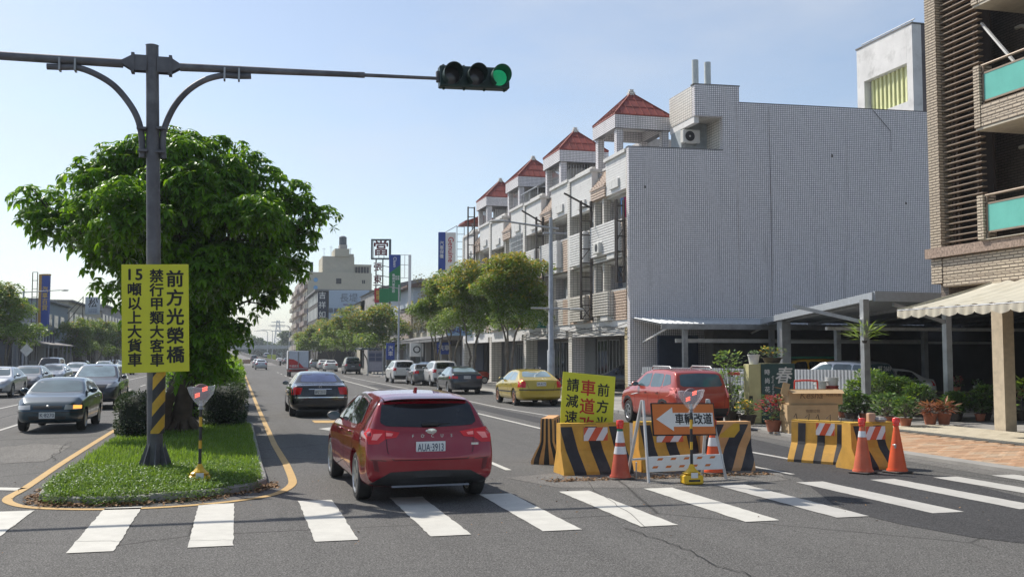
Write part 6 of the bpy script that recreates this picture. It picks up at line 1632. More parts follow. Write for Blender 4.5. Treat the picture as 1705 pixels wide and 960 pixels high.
# ------------------------------------------------------------------ concrete barriers
M_BY = plain("barrier_yellow", (.62, .34, .055), .75, var=.18, scale=3, bump=.2, dirt=(.30, .20, .10), dirt_amt=.55)
M_BO = plain("barrier_faded_orange", (.60, .32, .13), .75, var=.18, scale=3, bump=.2, dirt=(.33, .25, .18), dirt_amt=.5)
M_BB = plain("barrier_black", (.035, .035, .04), .75, var=.3, scale=3, bump=.2, dirt=(.13, .12, .11), dirt_amt=.5)
M_REFR = plain("reflector_red", (.62, .09, .03), .4, var=.05)
M_REFW = plain("reflector_white", (.72, .72, .74), .4, var=.05)
PROF = [(.30, 0), (.30, .06), (.22, .24), (.13, .42), (.115, .88), (.105, .90)]        # half section of the Jersey shape
def barrier(label, loc, rz, L, stripes, base=M_BY, tilt=0.0, sign=None, end_stripes=True, group="striped concrete barriers", sh=1.0, edge=None):
    """stripes: [(x at foot, width, slant)] painted bands as proud strips that follow the profile"""
    t = thing("concrete_barrier", label, "concrete barrier", loc, rz, group)
    H_ = .90
    half = [(a, b * sh) for a, b in PROF]
    poly = [(-a, b) for a, b in half] + [(a, b) for a, b in half[::-1]]
    m = MB(); m.prism(poly, -L / 2, L / 2, 'X'); m.build("barrier_body", base, t)
    def zone(s0, w, sl, y_sign, mat, name="painted_stripe"):
        m = MB(); n = 14; zs = [H_ * sh * k / n for k in range(n + 1)]
        for z in zs:
            hy = interp([(b, a) for a, b in half], z) + .0025; xx = s0 + sl * z
            for q in (xx, xx + w): m.v.append((max(-L / 2, min(L / 2, q)), y_sign * hy, z))
        for k in range(n): m.f.append((2 * k, 2 * k + 1, 2 * k + 3, 2 * k + 2)); m.mi.append(0)
        z = H_ * sh
        return m.build(name, mat, t)
    for s0, w, sl in stripes:
        zone(s0, w, sl, -1, M_BB); zone(-s0 - w, w, -sl, 1, M_BB)
    if edge: 
        m = MB(); m.box(-L / 2, L / 2, -.11, .11, H_ * sh, H_ * sh + .012); m.build("top_edge", edge, t)
    if end_stripes:                                         # end faces, striped along the slope
        for sx in (-1, 1):
            for k in range(3):
                m = MB(); a = k * .26 + .02; pts = []
                def seg(z): return interp([(b, a2) for a2, b in half], z)
                y0_, y1_ = -.23 + k * .19, -.23 + k * .19 + .10
                n = 10
                for q in range(n + 1):
                    z = H_ * sh * q / n; c = seg(z) / .30; m.v += [(sx * (L / 2 + .002), y0_ * c, z), (sx * (L / 2 + .002), y1_ * c, z)]
                for q in range(n): m.f.append((2 * q, 2 * q + 1, 2 * q + 3, 2 * q + 2)); m.mi.append(0)
                m.build("painted_stripe", M_BB, t)
    if sign:
        for sx_, sz_, w, h in sign:
            hy = interp([(b, a) for a, b in half], sz_) + .012
            s_ = MB(); s_.box(-w / 2, w / 2, -.004, .004, -h / 2, h / 2); so = s_.build("reflector_panel", M_REFW, t, loc=(sx_, -hy, sz_), rot=(R(-1.5), 0, 0))
            m = MB()
            for a in (-1, 0, 1):
                c = a * w * .62; pts = [(c - w * .32, -h / 2), (c - w * .0, -h / 2), (c + w * .32, h / 2), (c + w * .0, h / 2)]
                pts = clip_poly(clip_poly([(x, z) for x, z in pts], 0, -w / 2, False), 0, w / 2, True)
                if len(pts) > 2: m.add([(x, -.0055, z) for x, z in pts], [tuple(range(len(pts)))])
            m.build("reflector_band", M_REFR, so, kind="stuff")
    return t
cB = gp(990, 792); cB2 = gp(1140, 790)
bar_main = barrier("yellow and black striped concrete barrier in front of the yellow slow-down sign", (*gp(988, 787), .004), R(-1), 1.22, [(-.42, .21, -.26), (.02, .21, -.26), (.44, .21, -.26)], edge=M_YEL, sign=[(.0, .66, .42, .22)], end_stripes=False, sh=.92)
bar_l = barrier("short faded orange barrier with grey end stripes left of the yellow slow-down sign", (*gp(917, 768), .004), R(66), 1.1, [(-.5, .2, .12), (-.08, .2, .12), (.3, .18, .12)], base=M_BO, sh=.92)
bar_mid = barrier("striped barrier behind the orange detour sign", (*gp(1112, 782), .004), R(2), 1.2, [(-.42, .2, -.2), (.0, .2, -.2), (.42, .18, -.2)], edge=M_YEL, sign=[(-.02, .60, .5, .22)], end_stripes=False, sh=.92)
bar_r = barrier("broadly striped orange barrier at the right of the detour sign", (*gp(1205, 781), .004), R(-6), .92, [(-.62, .2, .5), (-.22, .24, .5), (.18, .2, .5)], base=M_BO, end_stripes=False, sh=.92)
m = MB(); m.add([(-.16, 0, .0), (.10, 0, .0), (.20, 0, .12), (.20, 0, .24), (.10, 0, .24), (-.16, 0, .05)], [(0, 1, 2, 3, 4, 5)]); m.build("yellow_patch", M_YEL, bar_r, loc=(.05, -.128, .56))
barrier("yellow striped barrier standing end-on behind the right-hand cones", (*gp(1376, 770), .004), R(-56), 1.25, [(-.5, .15, .02), (-.12, .15, .02), (.26, .15, .02)], sign=[(.05, .62, .36, .22)], end_stripes=False, sh=.84, edge=M_YEL)
br2 = barrier("yellow barrier with curved black stripes directly behind the two right-hand cones", (*gp(1446, 779), .004), R(6), .92, [(-.20, .18, -.28), (.22, .18, -.26)], sign=[(.06, .62, .42, .23)], end_stripes=False, sh=.88, edge=M_YEL)
rb_ = MB(); rr = random.Random(8)
for k in range(7): x = -.75 + k * .22; rb_.tube([(x, rr.uniform(-.04, .04), .88), (x + rr.uniform(-.03, .03), 0, 1.02), (x + .07, rr.uniform(-.03, .03), .95)], .008, 5)
tag(rb_.build("rebar_hooks", M_DARKST, None, loc=(*gp(1376, 770), -.135), rot=(0, 0, R(122))), "bent rusty lifting hooks sticking out of the end-on barrier's top", "hooks", kind="stuff")
# loose things lying on the barrier
st = MB(); st.bbox(-.07, .07, -.05, .05, 0, .16, .012); tag(st.build("brick_block", plain("pale_brick", (.50, .32, .22), .9), None, loc=(*gp(1452, 779), .805)), "pale brick stood on end on the right-hand barrier", "brick")
st = MB(); st.lathe([(0, 0), (.09, .01), (.12, .05), (.08, .09), (0, .1)], 9); tag(st.build("stone", plain("grey_stone", (.30, .29, .28), .9, var=.3), None, loc=(*gp(1467, 779), .805)), "grey stone lying beside the brick on the right-hand barrier", "stone")
# ------------------------------------------------------------------ traffic cones
M_CONE = plain("cone_orange", (.72, .10, .025), .55, var=.12, scale=3, dirt=(.45, .16, .09), dirt_amt=.5)
M_CONEF = plain("cone_faded_red", (.50, .09, .05), .65, var=.2, scale=3, dirt=(.40, .25, .18), dirt_amt=.5)
M_GRND = plain("cone_green_top", (.02, .16, .09), .5)
M_LAMPR = glassy("cone_lamp_red", (.60, .03, .02), .2)
def cone(label, loc, rz, h, mat, bands, top=None, lamp=True, group="traffic cones"):
    t = thing("traffic_cone", label, "traffic cone", loc, rz, group)
    rad = lambda z: lerp(.165, .036, z / h)
    m = MB(); m.bbox(-.19, .19, -.19, .19, 0, .03, .02); m.build("cone_base", plain("cone_base_black", (.06, .05, .045), .8, var=.3), t)
    m = MB(); m.lathe([(.175, .028), (.17, .06)] + [(rad(z), z) for z in [.06 + (h - .06) * k / 8 for k in range(9)]] + [(.02, h + .004), (0, h + .004)], 26); m.build("cone_body", mat, t, 40)
    for z0, z1, mt in bands: m = MB(); m.lathe([(rad(z0) + .003, z0), (rad(z1) + .003, z1)], 26); m.build("cone_band", mt, t, 60)
    if lamp:
        m = MB(); m.lathe([(.05, h - .02), (.055, h), (.05, h + .03), (.062, h + .035), (.062, h + .10), (.05, h + .115), (0, h + .12)], 18); m.build("cone_lamp", M_LAMPR, t, 40)
    return t
cone("grubby cone with two white bands, green neck and red lamp before the main barrier", (*gp(1033, 797), .004), 0, .82, M_CONEF, [(.40, .52, M_REFW), (.58, .76, M_REFW), (.76, .82, M_GRND)])
cone("orange cone with a green neck half hidden behind the detour sign's right leg", (*gp(1188, 788), .004), .3, .78, M_CONE, [(.46, .60, M_REFW), (.70, .78, M_GRND)])
cone("faded cone with one white band, left of the right-hand pair", (*gp(1437, 788), .012), .5, .80, M_CONEF if False else plain("cone_worn_orange", (.62, .13, .06), .6, var=.2, scale=3, dirt=(.55, .35, .28), dirt_amt=.5), [(.60, .70, M_REFW)])
c3 = cone("bright orange cone with no bands and a red top, rightmost of all", (*gp(1494, 787), .012), .2, .80, M_CONE, [])
m = MB(); m.bbox(-.09, -.03, -.06, .02, .40, .48, .01); m.build("battery_clip", M_STEEL, c3)
# ------------------------------------------------------------------ yellow slow-down board
sg2 = thing("slow_down_sign", "tilted yellow board with black and red characters standing behind the striped barrier", "sign", (ay(977, 700, 16.72)[0], 16.72, .86), 0)
w2, hh = .96, 1.10
bd = MB(); bd.bbox(-w2 / 2, w2 / 2, -.008, .008, -.30, hh - .30, .003); bo = bd.build("sign_board", M_SIGNY, sg2, rot=(R(-5), R(5.5), 0))
for tx, x, mt, s, p, z0 in (("前方光", .27, M_INK, .22, .285, .53), ("車道改", -.01, M_REDINK, .27, .315, .54), ("請減速", -.29, M_INK, .22, .275, .57)):
    for i, ch in enumerate(tx): text_mesh("lettering", ch, s * 1.06, mt, bo, (x, -.0095, z0 - i * p), UPR, .001, .02)
for sx in (-.4, .4): m = MB(); m.box(sx - .02, sx + .02, .010, .05, -.76, .72); m.build("sign_leg", M_STEEL, bo)
# ------------------------------------------------------------------ orange detour A-frame
M_ORS = plain("orange_sign_face", (.62, .17, .03), .55, var=.06)
aw_, az = gp(1078, 803); a2_ = gp(1203, 797)
af = thing("detour_sign", "orange folding detour sign with a white arrow pointing left on a white steel frame", "sign", ((aw_ + a2_[0]) / 2, (az + a2_[1]) / 2 + .05, .006), math.atan2(a2_[1] - az, a2_[0] - aw_))
fw = math.hypot(a2_[0] - aw_, a2_[1] - az) / 2 + .02
M_FRW = plain("white_steel_frame", (.55, .56, .57), .5, .3, var=.15, dirt=(.25, .22, .2), dirt_amt=.5)
topx = fw - .10; apex = 1.26
for sx in (-1, 1):
    m = MB(); m.beam((sx * fw, -.12, 0), (sx * topx - .06, .12, apex), .045, .03); m.build("front_leg", M_FRW, af)
    m = MB(); m.beam((sx * fw, .62, 0), (sx * topx - .06, .16, apex), .045, .03); m.build("back_leg", M_FRW, af)
tilt = math.atan2(.24, apex)
pn = MB(); pn.bbox(-.575, .575, -.012, .012, 0, .52, .004); po = pn.build("sign_board", M_INK, af, loc=(.025, .0, .70), rot=(-tilt, R(1.0), 0))
m = MB(); m.box(-.555, .555, -.016, -.0125, .02, .50); m.build("orange_face", M_ORS, po)
m = MB(); m.add([(x, -.0185, z) for x, z in [(-.50, .26), (-.20, .45), (-.20, .36), (.53, .36), (.53, .14), (-.20, .14), (-.20, .07)]], [(0, 1, 6), (2, 3, 4, 5)]); m.build("white_arrow", M_WSIGN, po)
text_mesh("lettering", "車輛改道", .185, M_INK, po, (.17, -.0205, .25), UPR, .001, .02, sx=.92)
for z, nm in ((.14, "lower_board"),):
    pb_ = MB(); pb_.bbox(-fw + .02, fw - .02, -.01, .01, 0, .24, .004); pbo = pb_.build(nm, M_WSIGN, af, loc=(0, -.125 + z * .19, z + .02), rot=(-tilt, 0, 0))
    for k in range(6):
        for row in (0, 1):
            x = -fw + .12 + k * .235 + (.10 if row else 0)
            if x > fw - .15: continue
            m = MB(); m.add([(x - .05, -.0135, .055 + .12 * row), (x + .04, -.0135, .055 + .12 * row), (x + .07, -.0135, .09 + .12 * row), (x - .02, -.0135, .09 + .12 * row)], [(0, 1, 2, 3)]); m.build("orange_dash", M_ORS, pbo)
m = MB(); m.beam((-fw + .0, .50, .30), (fw, .50, .34), .03); m.build("stay_bar", M_FRW, af)
m = MB(); m.tube([(-fw, .3, 0.02), (-fw - .1, .1, .3)], .012, 6); m.build("stay_chain", M_FRW, af)
# ------------------------------------------------------------------ street lamps
def lamp(label, X, Y, h, arms, r=.10, group="street lamps", base=1.9, curved=False):
    t = thing("street_lamp", label, "street lamp", (X, Y, .1), 0, group)
    m = MB(); m.tube([(0, 0, 0), (0, 0, base), (0, 0, base + .05), (0, 0, h)], [r * 1.35, r * 1.35, r, r * .62], 14); m.build("pole", M_STEEL, t, 50)
    for az_, L, z, rise, head in arms:
        m = MB(); dx, dy = math.cos(az_), math.sin(az_)
        if curved:
            pts = spline([(0, 0, z), (dx * .25, dy * .25, z + rise * .75), (dx * L * .5, dy * L * .5, z + rise), (dx * L, dy * L, z + rise * .9)], 4); m.tube(pts, [r * .55] * len(pts), 8)
        else:
            m.tube([(-dx * .35, -dy * .35, z), (dx * L, dy * L, z + rise)], [r * .42, r * .3], 8); pts = [(dx * L, dy * L, z + rise)]
        m.build("arm", M_STEEL, t, 50)
        if head:
            hm = MB(); hm.grid(lambda a, b_: (dx * (L - .1 + head * a) - dy * .16 * math.sin(a * 3.14) ** .5 * math.cos(b_ * 6.283), dy * (L - .1 + head * a) + dx * .16 * math.sin(a * 3.14) ** .5 * math.cos(b_ * 6.283), pts[-1][2] + .08 * math.sin(a * 3.14) ** .6 * math.sin(b_ * 6.283) - .02), 10, 10)
            hm.build("lamp_head", plain("lamp_head_grey", (.42, .42, .40), .5), t, 60)
    return t
lamp("tall galvanised street lamp in front of the white terrace, right of the yellow sedan", 13.35, 43.2, 8.0, [(R(176), 2.15, 7.5, .30, .75), (R(-4), .75, 7.3, .0, 0), (R(176), .9, 3.95, .02, 0), (R(-2), .9, 3.95, .0, .75)], .125, base=2.1)
for px, Z, h, L, lab in ((664, 88, 8.0, 1.7, "slender street lamp beside the blue and green banner"), (620, 132, 7.8, 1.6, "street lamp behind the round street tree"), (497, 200, 7.5, 1.6, "far street lamp at the edge of the tall beige block")):
    X = Z * ((px - 852.5) / 1700 * math.cos(YAW) + math.sin(YAW)); Y = Z * (math.cos(YAW) - (px - 852.5) / 1700 * math.sin(YAW))
    lamp(lab, X, Y, h, [(R(178), L, h - .4, .35, .7)], .10)
for px, Z, h, L, lab in ((38, 88, 7.6, 3.0, "street lamp with a long arm at the left edge beside the blue banner"),):
    X = Z * ((px - 852.5) / 1700 * math.cos(YAW) + math.sin(YAW)); Y = Z * (math.cos(YAW) - (px - 852.5) / 1700 * math.sin(YAW))
    lamp(lab, X, Y, h, [(R(5), L, h - .3, .3, .7)], .11)
# ------------------------------------------------------------------ vehicles in place
P_RED = car_paint("ruby_red_paint", (0.275, 0.004, 0.015), .25, .22)
P_BLACK = car_paint("black_paint_gloss", (0.010, 0.011, 0.014), .2, .25)
P_TEAL = car_paint("dark_teal_paint", (0.006, 0.034, 0.055), .35, .3)
P_NAVY = car_paint("dark_blue_grey_paint", (0.020, 0.026, 0.038), .4, .3)
P_SILVER = car_paint("silver_paint", (0.42, 0.45, 0.48), .6, .35)
P_WHITE = car_paint("white_paint_gloss", (0.68, 0.68, 0.67), .0, .3)
P_GREY = car_paint("grey_paint", (0.12, 0.125, 0.13), .5, .33)
P_YELLOW = car_paint("golden_yellow_paint", (0.52, 0.38, 0.035), .3, .3)
P_BRICK = car_paint("orange_red_paint", (0.40, 0.040, 0.018), .2, .3)
P_BLUE = car_paint("light_blue_paint", (0.14, 0.26, 0.42), .4, .33)
# hero hatchback
hero, sk = make_car("red_hatchback", "glossy ruby red hatchback seen from behind, stopped at the zebra crossing", spec_hatch(), P_RED)
hero.location = (2.50, 13.48, .012); hero.rotation_euler = (0, 0, R(2.3))
m = MB(); m.grid(lambda a, b_: ((a - .5) * 1.14, .25 + .41 * b_ + .09 * (2 * a - 1) ** 2, 1.382 + .045 * b_ - .03 * (2 * a - 1) ** 4 + (.012 if 0 < b_ else 0)), 16, 4)
m.grid(lambda a, b_: ((a - .5) * 1.14, .25 + .15 * b_ + .09 * (2 * a - 1) ** 2, 1.382 - .035 * b_ - .03 * (2 * a - 1) ** 4), 16, 2); m.build("roof_spoiler", P_RED, hero, 40)
m = MB(); m.prism([(1.02, 1.43), (1.17, 1.44), (1.03, 1.515), (1.005, 1.51)], -.015, .015, 'X'); m.build("shark_fin_aerial", P_RED, hero)
h, _, _ = sk.hit('R', 0, 1.06)
m = MB(); m.tube([(.05, h.y - .035, 1.045), (.40, h.y + .01, 1.045)], [.018, .008], 8); m.bbox(-.10, .12, h.y - .06, h.y - .01, 1.02, 1.07, .01); m.build("rear_wiper", M_BLACK, hero, 50)
h, _, _ = sk.hit('R', 0, .955)
bd_ = MB(); bd_.lathe([(0, -.012), (.062, -.010), (.068, 0), (0, .02)], 22, (0, 0, 0), 'Y'); bd_.v = [(x * 1.15, y, z * .56) for x, y, z in bd_.v]
emb = bd_.build("oval_emblem", M_CHROME, hero, 50, loc=(0.02, h.y - .004, .955))
for i, ch in enumerate("FOCUS"):
    x = (-.255, -.125, .01, .14, .27)[i]; h, _, _ = sk.hit('R', x, .895)
    text_mesh("badge_letter", ch, .058, M_SILVERT, hero, (x + .02, h.y - .006, .893), UPR, .003, .01)
m = MB(); h, _, _ = sk.hit('R', .62, .79); m.box(.56, .66, h.y - .008, h.y + .02, .765, .795); m.build("badge_letter", M_SILVERT, hero)
for x in (.44, .545):
    m = MB(); m.lathe([(.040, .03), (.046, .0), (.05, .02), (.05, .15)], 20, (x, .06, .285), 'Y'); m.lathe([(0, .09), (.045, .09)], 16, (x, .06, .285), 'Y'); m.build("exhaust_tip", M_CHROME, hero, 50)
m = MB(); m.grid(lambda a, b_: ((a - .5) * 1.05, .018 + .02 * b_, .235 + .022 * b_), 10, 1); m.build("lower_trim", M_RIM, hero)
for sd in ('S', 'D'):
    sk.line(sd, [(.74, 1.04), (1.00, 1.335), (1.75, 1.395), (2.30, 1.375), (2.62, 1.25), (3.02, 1.0)], w=.028, off=.006, step=.1).build("window_surround", M_BLACK, hero)
    sk.patch(sd, [(1.80, 1.0), (1.88, 1.0), (1.88, 1.37), (1.79, 1.37)], .0045, .1).build("door_pillar_trim", M_BLACK, hero)
# luxury sedan ahead
s = spec_sedan(5.05, 1.87, 1.45, 3.0, 1.12, .34, boot=1.04, rear_glass=glassy("tinted_blue_glass", (.035, .05, .12), .04, .9), rim_mat=M_RIMD)
s['patches'][0] = ('tail_light', 'R', [[(.56, .94), (.80, .96), (.90, .90), (.89, .72), (.62, .73)]], M_RED, .008, True)
s['patches'].append(('chrome_strip', 'R', [[(-.36, .885), (.36, .885), (.36, .905), (-.36, .905)]], M_CHROME, .010, False))
s['patches'].append(('chrome_bumper_strip', 'R', [[(-.90, .625), (.90, .625), (.90, .645), (-.90, .645)]], M_CHROME, .008, False))
s['plate_r'] = (.03, .80, "BFZ·2510", 0, .36, .15)
lux, sk2 = make_car("black_sedan", "long glossy black sedan with chrome trim driving ahead of the red hatchback", s, P_BLACK)
lux.location = (*gp(533, 695), .012)
m = MB(); m.prism([(.9, 1.46), (1.05, 1.46), (.95, 1.52)], -.012, .012, 'X'); m.build("shark_fin_aerial", P_BLACK, lux)
h, _, _ = sk2.hit('R', 0, .96); m = MB(); m.lathe([(.032, -.006), (.04, -.006), (.04, .01), (.032, .01), (.032, -.006)], 20, (0, h.y - .006, .965), 'Y'); m.build("ring_emblem", M_CHROME, lux)
# yellow sedan parked
s = spec_sedan(4.58, 1.80, 1.43, 2.70, .98, .325, boot=1.05, glass=M_GLASSL, rear_glass=M_GLASSL, rim_mat=plain("copper_rim", (.38, .20, .13), .4, .6))
s['patches'][0] = ('tail_light', 'R', [[(.62, .92), (.70, 1.04), (.84, 1.03), (.88, .74), (.64, .72)]], M_RED, .010, True)
s['patches'].append(('bumper_strip', 'R', [[(-.86, .62), (.86, .62), (.86, .66), (-.86, .66)]], M_BLACK, .008, False))
s['sides'] = [('side_moulding', 'S', [(.55, .53), (3.9, .50), (3.9, .55), (.55, .58)], M_BLACK, .008)]
s['plate_r'] = (.025, .86, "9A·A173", 0, .38, .15); s['handle_mat'] = P_YELLOW
yel, _ = make_car("yellow_sedan", "golden yellow sedan with copper wheels parked beside the white terrace", s, P_YELLOW)
yel.location = (11.45, 38.3, .012); yel.rotation_euler = (0, 0, R(-.4))
# black compact sedan parked
s = spec_sedan(4.55, 1.74, 1.42, 2.62, 1.0, .31, boot=1.06, glass=M_GLASSL, rear_glass=M_GLASSL)
s['patches'][0] = ('tail_light', 'R', [[(.48, .92), (.84, .93), (.86, .80), (.50, .79)]], M_RED, .008, True); s['plate_r'] = (.03, .86, "BSA·0295", 0, .36, .14)
bks, _ = make_car("black_sedan", "dark compact sedan parked between the white car and the yellow sedan", s, P_NAVY)
bks.location = (11.35, 51.2, .012)
# orange-red estate-like SUV
s = spec_suv(4.42, 1.70, 1.61, 2.60, .82, .33, glass=M_GLASSB, rear_glass=M_GLASSB, rim_mat=M_RIM)
s['patches'][0] = ('tail_light', 'R', [[(.66, 1.10), (.80, 1.11), (.84, .86), (.70, .84)]], M_REDB, .008, True); s['plate_r'] = None
s['sides'] = [('wheel_arch_trim', 'S', [(.40, .42), (.44, .62), (.60, .76), (.82, .80), (1.04, .76), (1.20, .62), (1.24, .42), (1.17, .42), (1.12, .60), (1.0, .70), (.82, .735), (.64, .70), (.52, .60), (.47, .42)], M_BLACK, .010),
              ('wheel_arch_trim', 'S', [(3.0, .42), (3.04, .62), (3.20, .76), (3.42, .80), (3.64, .76), (3.80, .62), (3.84, .42), (3.77, .42), (3.72, .60), (3.60, .70), (3.42, .735), (3.24, .70), (3.12, .60), (3.07, .42)], M_BLACK, .010)]
brk, _ = make_car("red_suv", "orange-red estate car with roof rails and black wheel arches behind the detour sign", s, P_BRICK)
brk.location = (12.02, 25.1, .012)
for sx in (-1, 1):
    m = MB(); m.tube([(sx * .60, .75, 1.60), (sx * .60, .85, 1.66), (sx * .60, 2.0, 1.665), (sx * .60, 2.1, 1.60)], .022, 8); m.build("roof_rail", M_STEEL, brk, 50)
# white SUVs and others parked farther up, right
s = spec_suv(4.50, 1.84, 1.66, 2.68, .90, .345, rear_glass=M_GLASS); kuga, _ = make_car("white_suv", "white SUV with red lamps parked just beyond the dark compact sedan", s, P_WHITE)
kuga["group"] = "cars parked on the right"; kuga.location = (*[a + b for a, b in zip(gp(717, 643), (.85, -.85))], .012)
suv2 = copy_tree(kuga, (*[a + b for a, b in zip(gp(652, 637.5), (.85, -.85))], .012), 0, "silver-white SUV parked farther up beside the blue shop banners")
s = spec_sedan(4.6, 1.78, 1.44, 2.68, 1.0, .32, boot=1.03)
proto, _ = make_car("dark_sedan", "dark blue-grey small car squeezed between two white SUVs", s, P_GREY, "cars parked on the right")
proto.location = (*[a + b for a, b in zip(gp(686, 641), (.8, -.9))], .012); proto.scale = (.95, .88, 1.02)
def place(src, nm, loc, rz, label, paint=None, group=None, scale=None):
    pn_ = [sl.material.name for ch in src.children if ch.name.startswith("body") for sl in ch.material_slots][0]
    c = copy_tree(src, (loc[0], loc[1], loc[2] if len(loc) > 2 else .012), rz, label, group, swap={pn_: paint} if paint else None); c.name = nm
    if scale: c.scale = scale
    return c
G_R, G_L, G_Q = "cars parked on the right", "cars queuing in the left lanes", "cars driving away up the road"
place(proto, "blue_car", [a + b for a, b in zip(gp(706, 634), (.6, 0))], 0, "light blue car of which little more than the roof shows between the SUVs", P_BLUE, G_R, (1, 1, 1.02))
place(proto, "silver_sedan", (*gp(525, 613.5),), 0, "grey-white sedan right of the red box truck", P_SILVER, G_R)
place(proto, "white_sedan", (*gp(552, 618.5),), 0, "white sedan parked left of the dark van", P_WHITE, G_R)
place(proto, "white_sedan", (*gp(540, 615.5),), 0, "white car partly hidden behind the white sedan", P_WHITE, G_R)
place(proto, "silver_sedan", (*gp(435, 615.5),), 0, "pale silver sedan driving alone in the middle of the far road", P_SILVER, G_Q)
place(proto, "white_sedan", (*gp(429, 612),), 0, "white car just ahead of the lone silver sedan", P_WHITE, G_Q)
place(proto, "white_sedan", (*gp(465.5, 605.5),), 0, "small white car left of the red truck, far away", P_WHITE, G_Q)
place(proto, "grey_sedan", (*gp(478, 606.5),), 0, "small dark car between the far white car and the truck", P_GREY, G_Q)
# dark van parked
s = spec_suv(4.6, 1.75, 1.86, 2.7, .85, .32, rear_glass=M_GLASS)
van, _ = make_car("dark_van", "dark van parked beside the bus shelter", s, P_GREY, G_R, "van"); van.location = (*gp(588, 623), .012)
# left lanes, coming towards the camera
s = spec_sedan(4.15, 1.66, 1.38, 2.38, .92, .29, boot=.98, windshield_mat=M_GLASSB, glass=M_GLASSB)
s['patches'] = [('tail_light', 'R', [[(.48, .88), (.78, .88), (.80, .72), (.48, .72)]], M_RED, .008, True),
                ('headlight', 'F', [[(.40, .585), (.76, .585), (.77, .68), (.42, .70)]], M_LENS, .010, True),
                ('grille', 'F', [sym((0, .60), (.34, .60), (.34, .675), (0, .68))], M_BLACK, .008, False),
                ('bumper_slot', 'F', [sym((0, .33), (.42, .33), (.46, .42), (0, .42))], M_BLACK, .006, False),
                ('bumper_moulding', 'F', [sym((0, .505), (.80, .505), (.80, .53), (0, .53))], M_BLACK, .006, False)]
s['plate_f'] = (4.15 - .0, .44, "K·8270"); s['mirror_mat'] = P_TEAL
teal, skt = make_car("teal_sedan", "dark teal older sedan with one amber indicator lit, coming towards the camera", s, P_TEAL)
for q in [[(-.76, .60), (-.60, .60), (-.60, .69), (-.76, .68)]]: skt.patch('F', q, .016, .06).build("indicator_lamp", M_AMBER, teal, 30)
h_, _, _ = skt.hit('F', 0, .66); m = MB(); m.lathe([(0, .0), (.035, 0), (.04, -.01)], 14, (0, h_.y + .014, .66), 'Y'); m.build("emblem", M_CHROME, teal)
fa_ = gp(100, 717); teal.location = (-4.62, 28.4 + 4.15, .012); teal.rotation_euler = (0, 0, math.pi - R(1))
s = spec_suv(4.62, 1.80, 1.66, 2.66, .95, .345, windshield_mat=M_GLASSL, glass=M_GLASSB); s['plate_f'] = (4.62, .52, "6U·1832")
crv, _ = make_car("dark_suv", "dark estate SUV right behind the teal sedan, its windshield bright with sky", s, P_NAVY, G_L)
crv.location = (-5.15, 40.0 + 4.62, .012); crv.rotation_euler = (0, 0, math.pi)
crv2 = None
s = spec_sedan(4.6, 1.80, 1.46, 2.7, 1.0, .33, boot=1.03, windshield_mat=M_GLASSB, glass=M_GLASSB); s['plate_f'] = (4.6, .46, "BHH·1920")
lsd, _ = make_car("dark_sedan", "dark grey sedan with a wide black grille second from the left edge", s, P_GREY, G_L)
def oncoming(px, py, L=4.6): x, y = gp(px, py); return (x, y + L)
lsd.location = (*oncoming(34, 655), .012); lsd.rotation_euler = (0, 0, math.pi)
place(lsd, "silver_sedan", oncoming(-20, 663), math.pi, "pale car cut off by the left edge of the picture", P_SILVER, G_L)
place(lsd, "silver_sedan", oncoming(80, 643), math.pi, "silver-blue sedan behind the dark grey sedan on the left", P_SILVER, G_L)
place(lsd, "silver_sedan", oncoming(120, 634), math.pi, "silver car third in the left queue, half hidden by the dark SUV", P_SILVER, G_L)
place(lsd, "dark_sedan", oncoming(130, 621), math.pi, "dark car roof above the queue, left of the yellow notice", P_NAVY, G_L)
place(lsd, "silver_sedan", oncoming(168, 624), math.pi, "pale car just behind the dark SUV's roof", P_SILVER, G_L)
place(lsd, "dark_sedan", oncoming(203, 624), math.pi, "blue-grey car at the left edge of the yellow notice", P_NAVY, G_L)
place(lsd, "silver_sedan", oncoming(186, 617), math.pi, "farthest pale car of the left queue", P_SILVER, G_L)
mv = place(van, "dark_van", (*gp(92, 634),), math.pi, "dark blue van parked along the left pavement", P_NAVY, "vehicles parked on the left")
# cars under the roofs on the right
arc = place(proto, "black_sedan", (20.4, 46.6, .13), R(68), "black coupe-like sedan parked in the arcade behind the yellow sign", P_BLACK)
P_TAXI = car_paint("taxi_yellow_paint", (0.60, 0.30, 0.02), .0, .35)
tv = place(van, "yellow_van", (25.0, 38.6, .012), R(84), "yellow-sided van with a green roof under the lean-to roof behind the red car", P_TAXI)
m = MB(); m.bbox(-.62, .62, .5, 3.0, 1.84, 1.93, .03); m.build("green_roof_box", plain("green_fibreglass", (.02, .16, .09), .5), tv)
for k in range(4):
    m = MB(); m.beam((-.885, 1.0 + k * .5, .95 + .22 * (k % 2)), (-.885, 1.5 + k * .5, .95 + .22 * ((k + 1) % 2)), .012, .05); m.build("zigzag_stripe", plain("zigzag_orange", (.65, .10, .02), .5), tv)
xq, yq = 0, 0
pk = place(crv, "pale_suv", (ay(1478, 600, 33.2)[0], 33.2, .012), R(20), "pale SUV with large digits on its back window under the car port", P_SILVER)
pk.scale = (1, 1, 1.08)
text_mesh("tail_lettering", "9T·2669", .24, M_WSIGN, pk, (0, .13, 1.36), UPR, .003, .005)
place(proto, "white_sedan", (ay(1545, 600, 36)[0], 36, .012), R(80), "white car with a shining bonnet deep in the car port", P_WHITE)
place(proto, "black_sedan", (ay(1330, 600, 38.5)[0], 38.5, .012), R(95), "dark car in the deep shade of the car port behind the cabinet", P_BLACK)
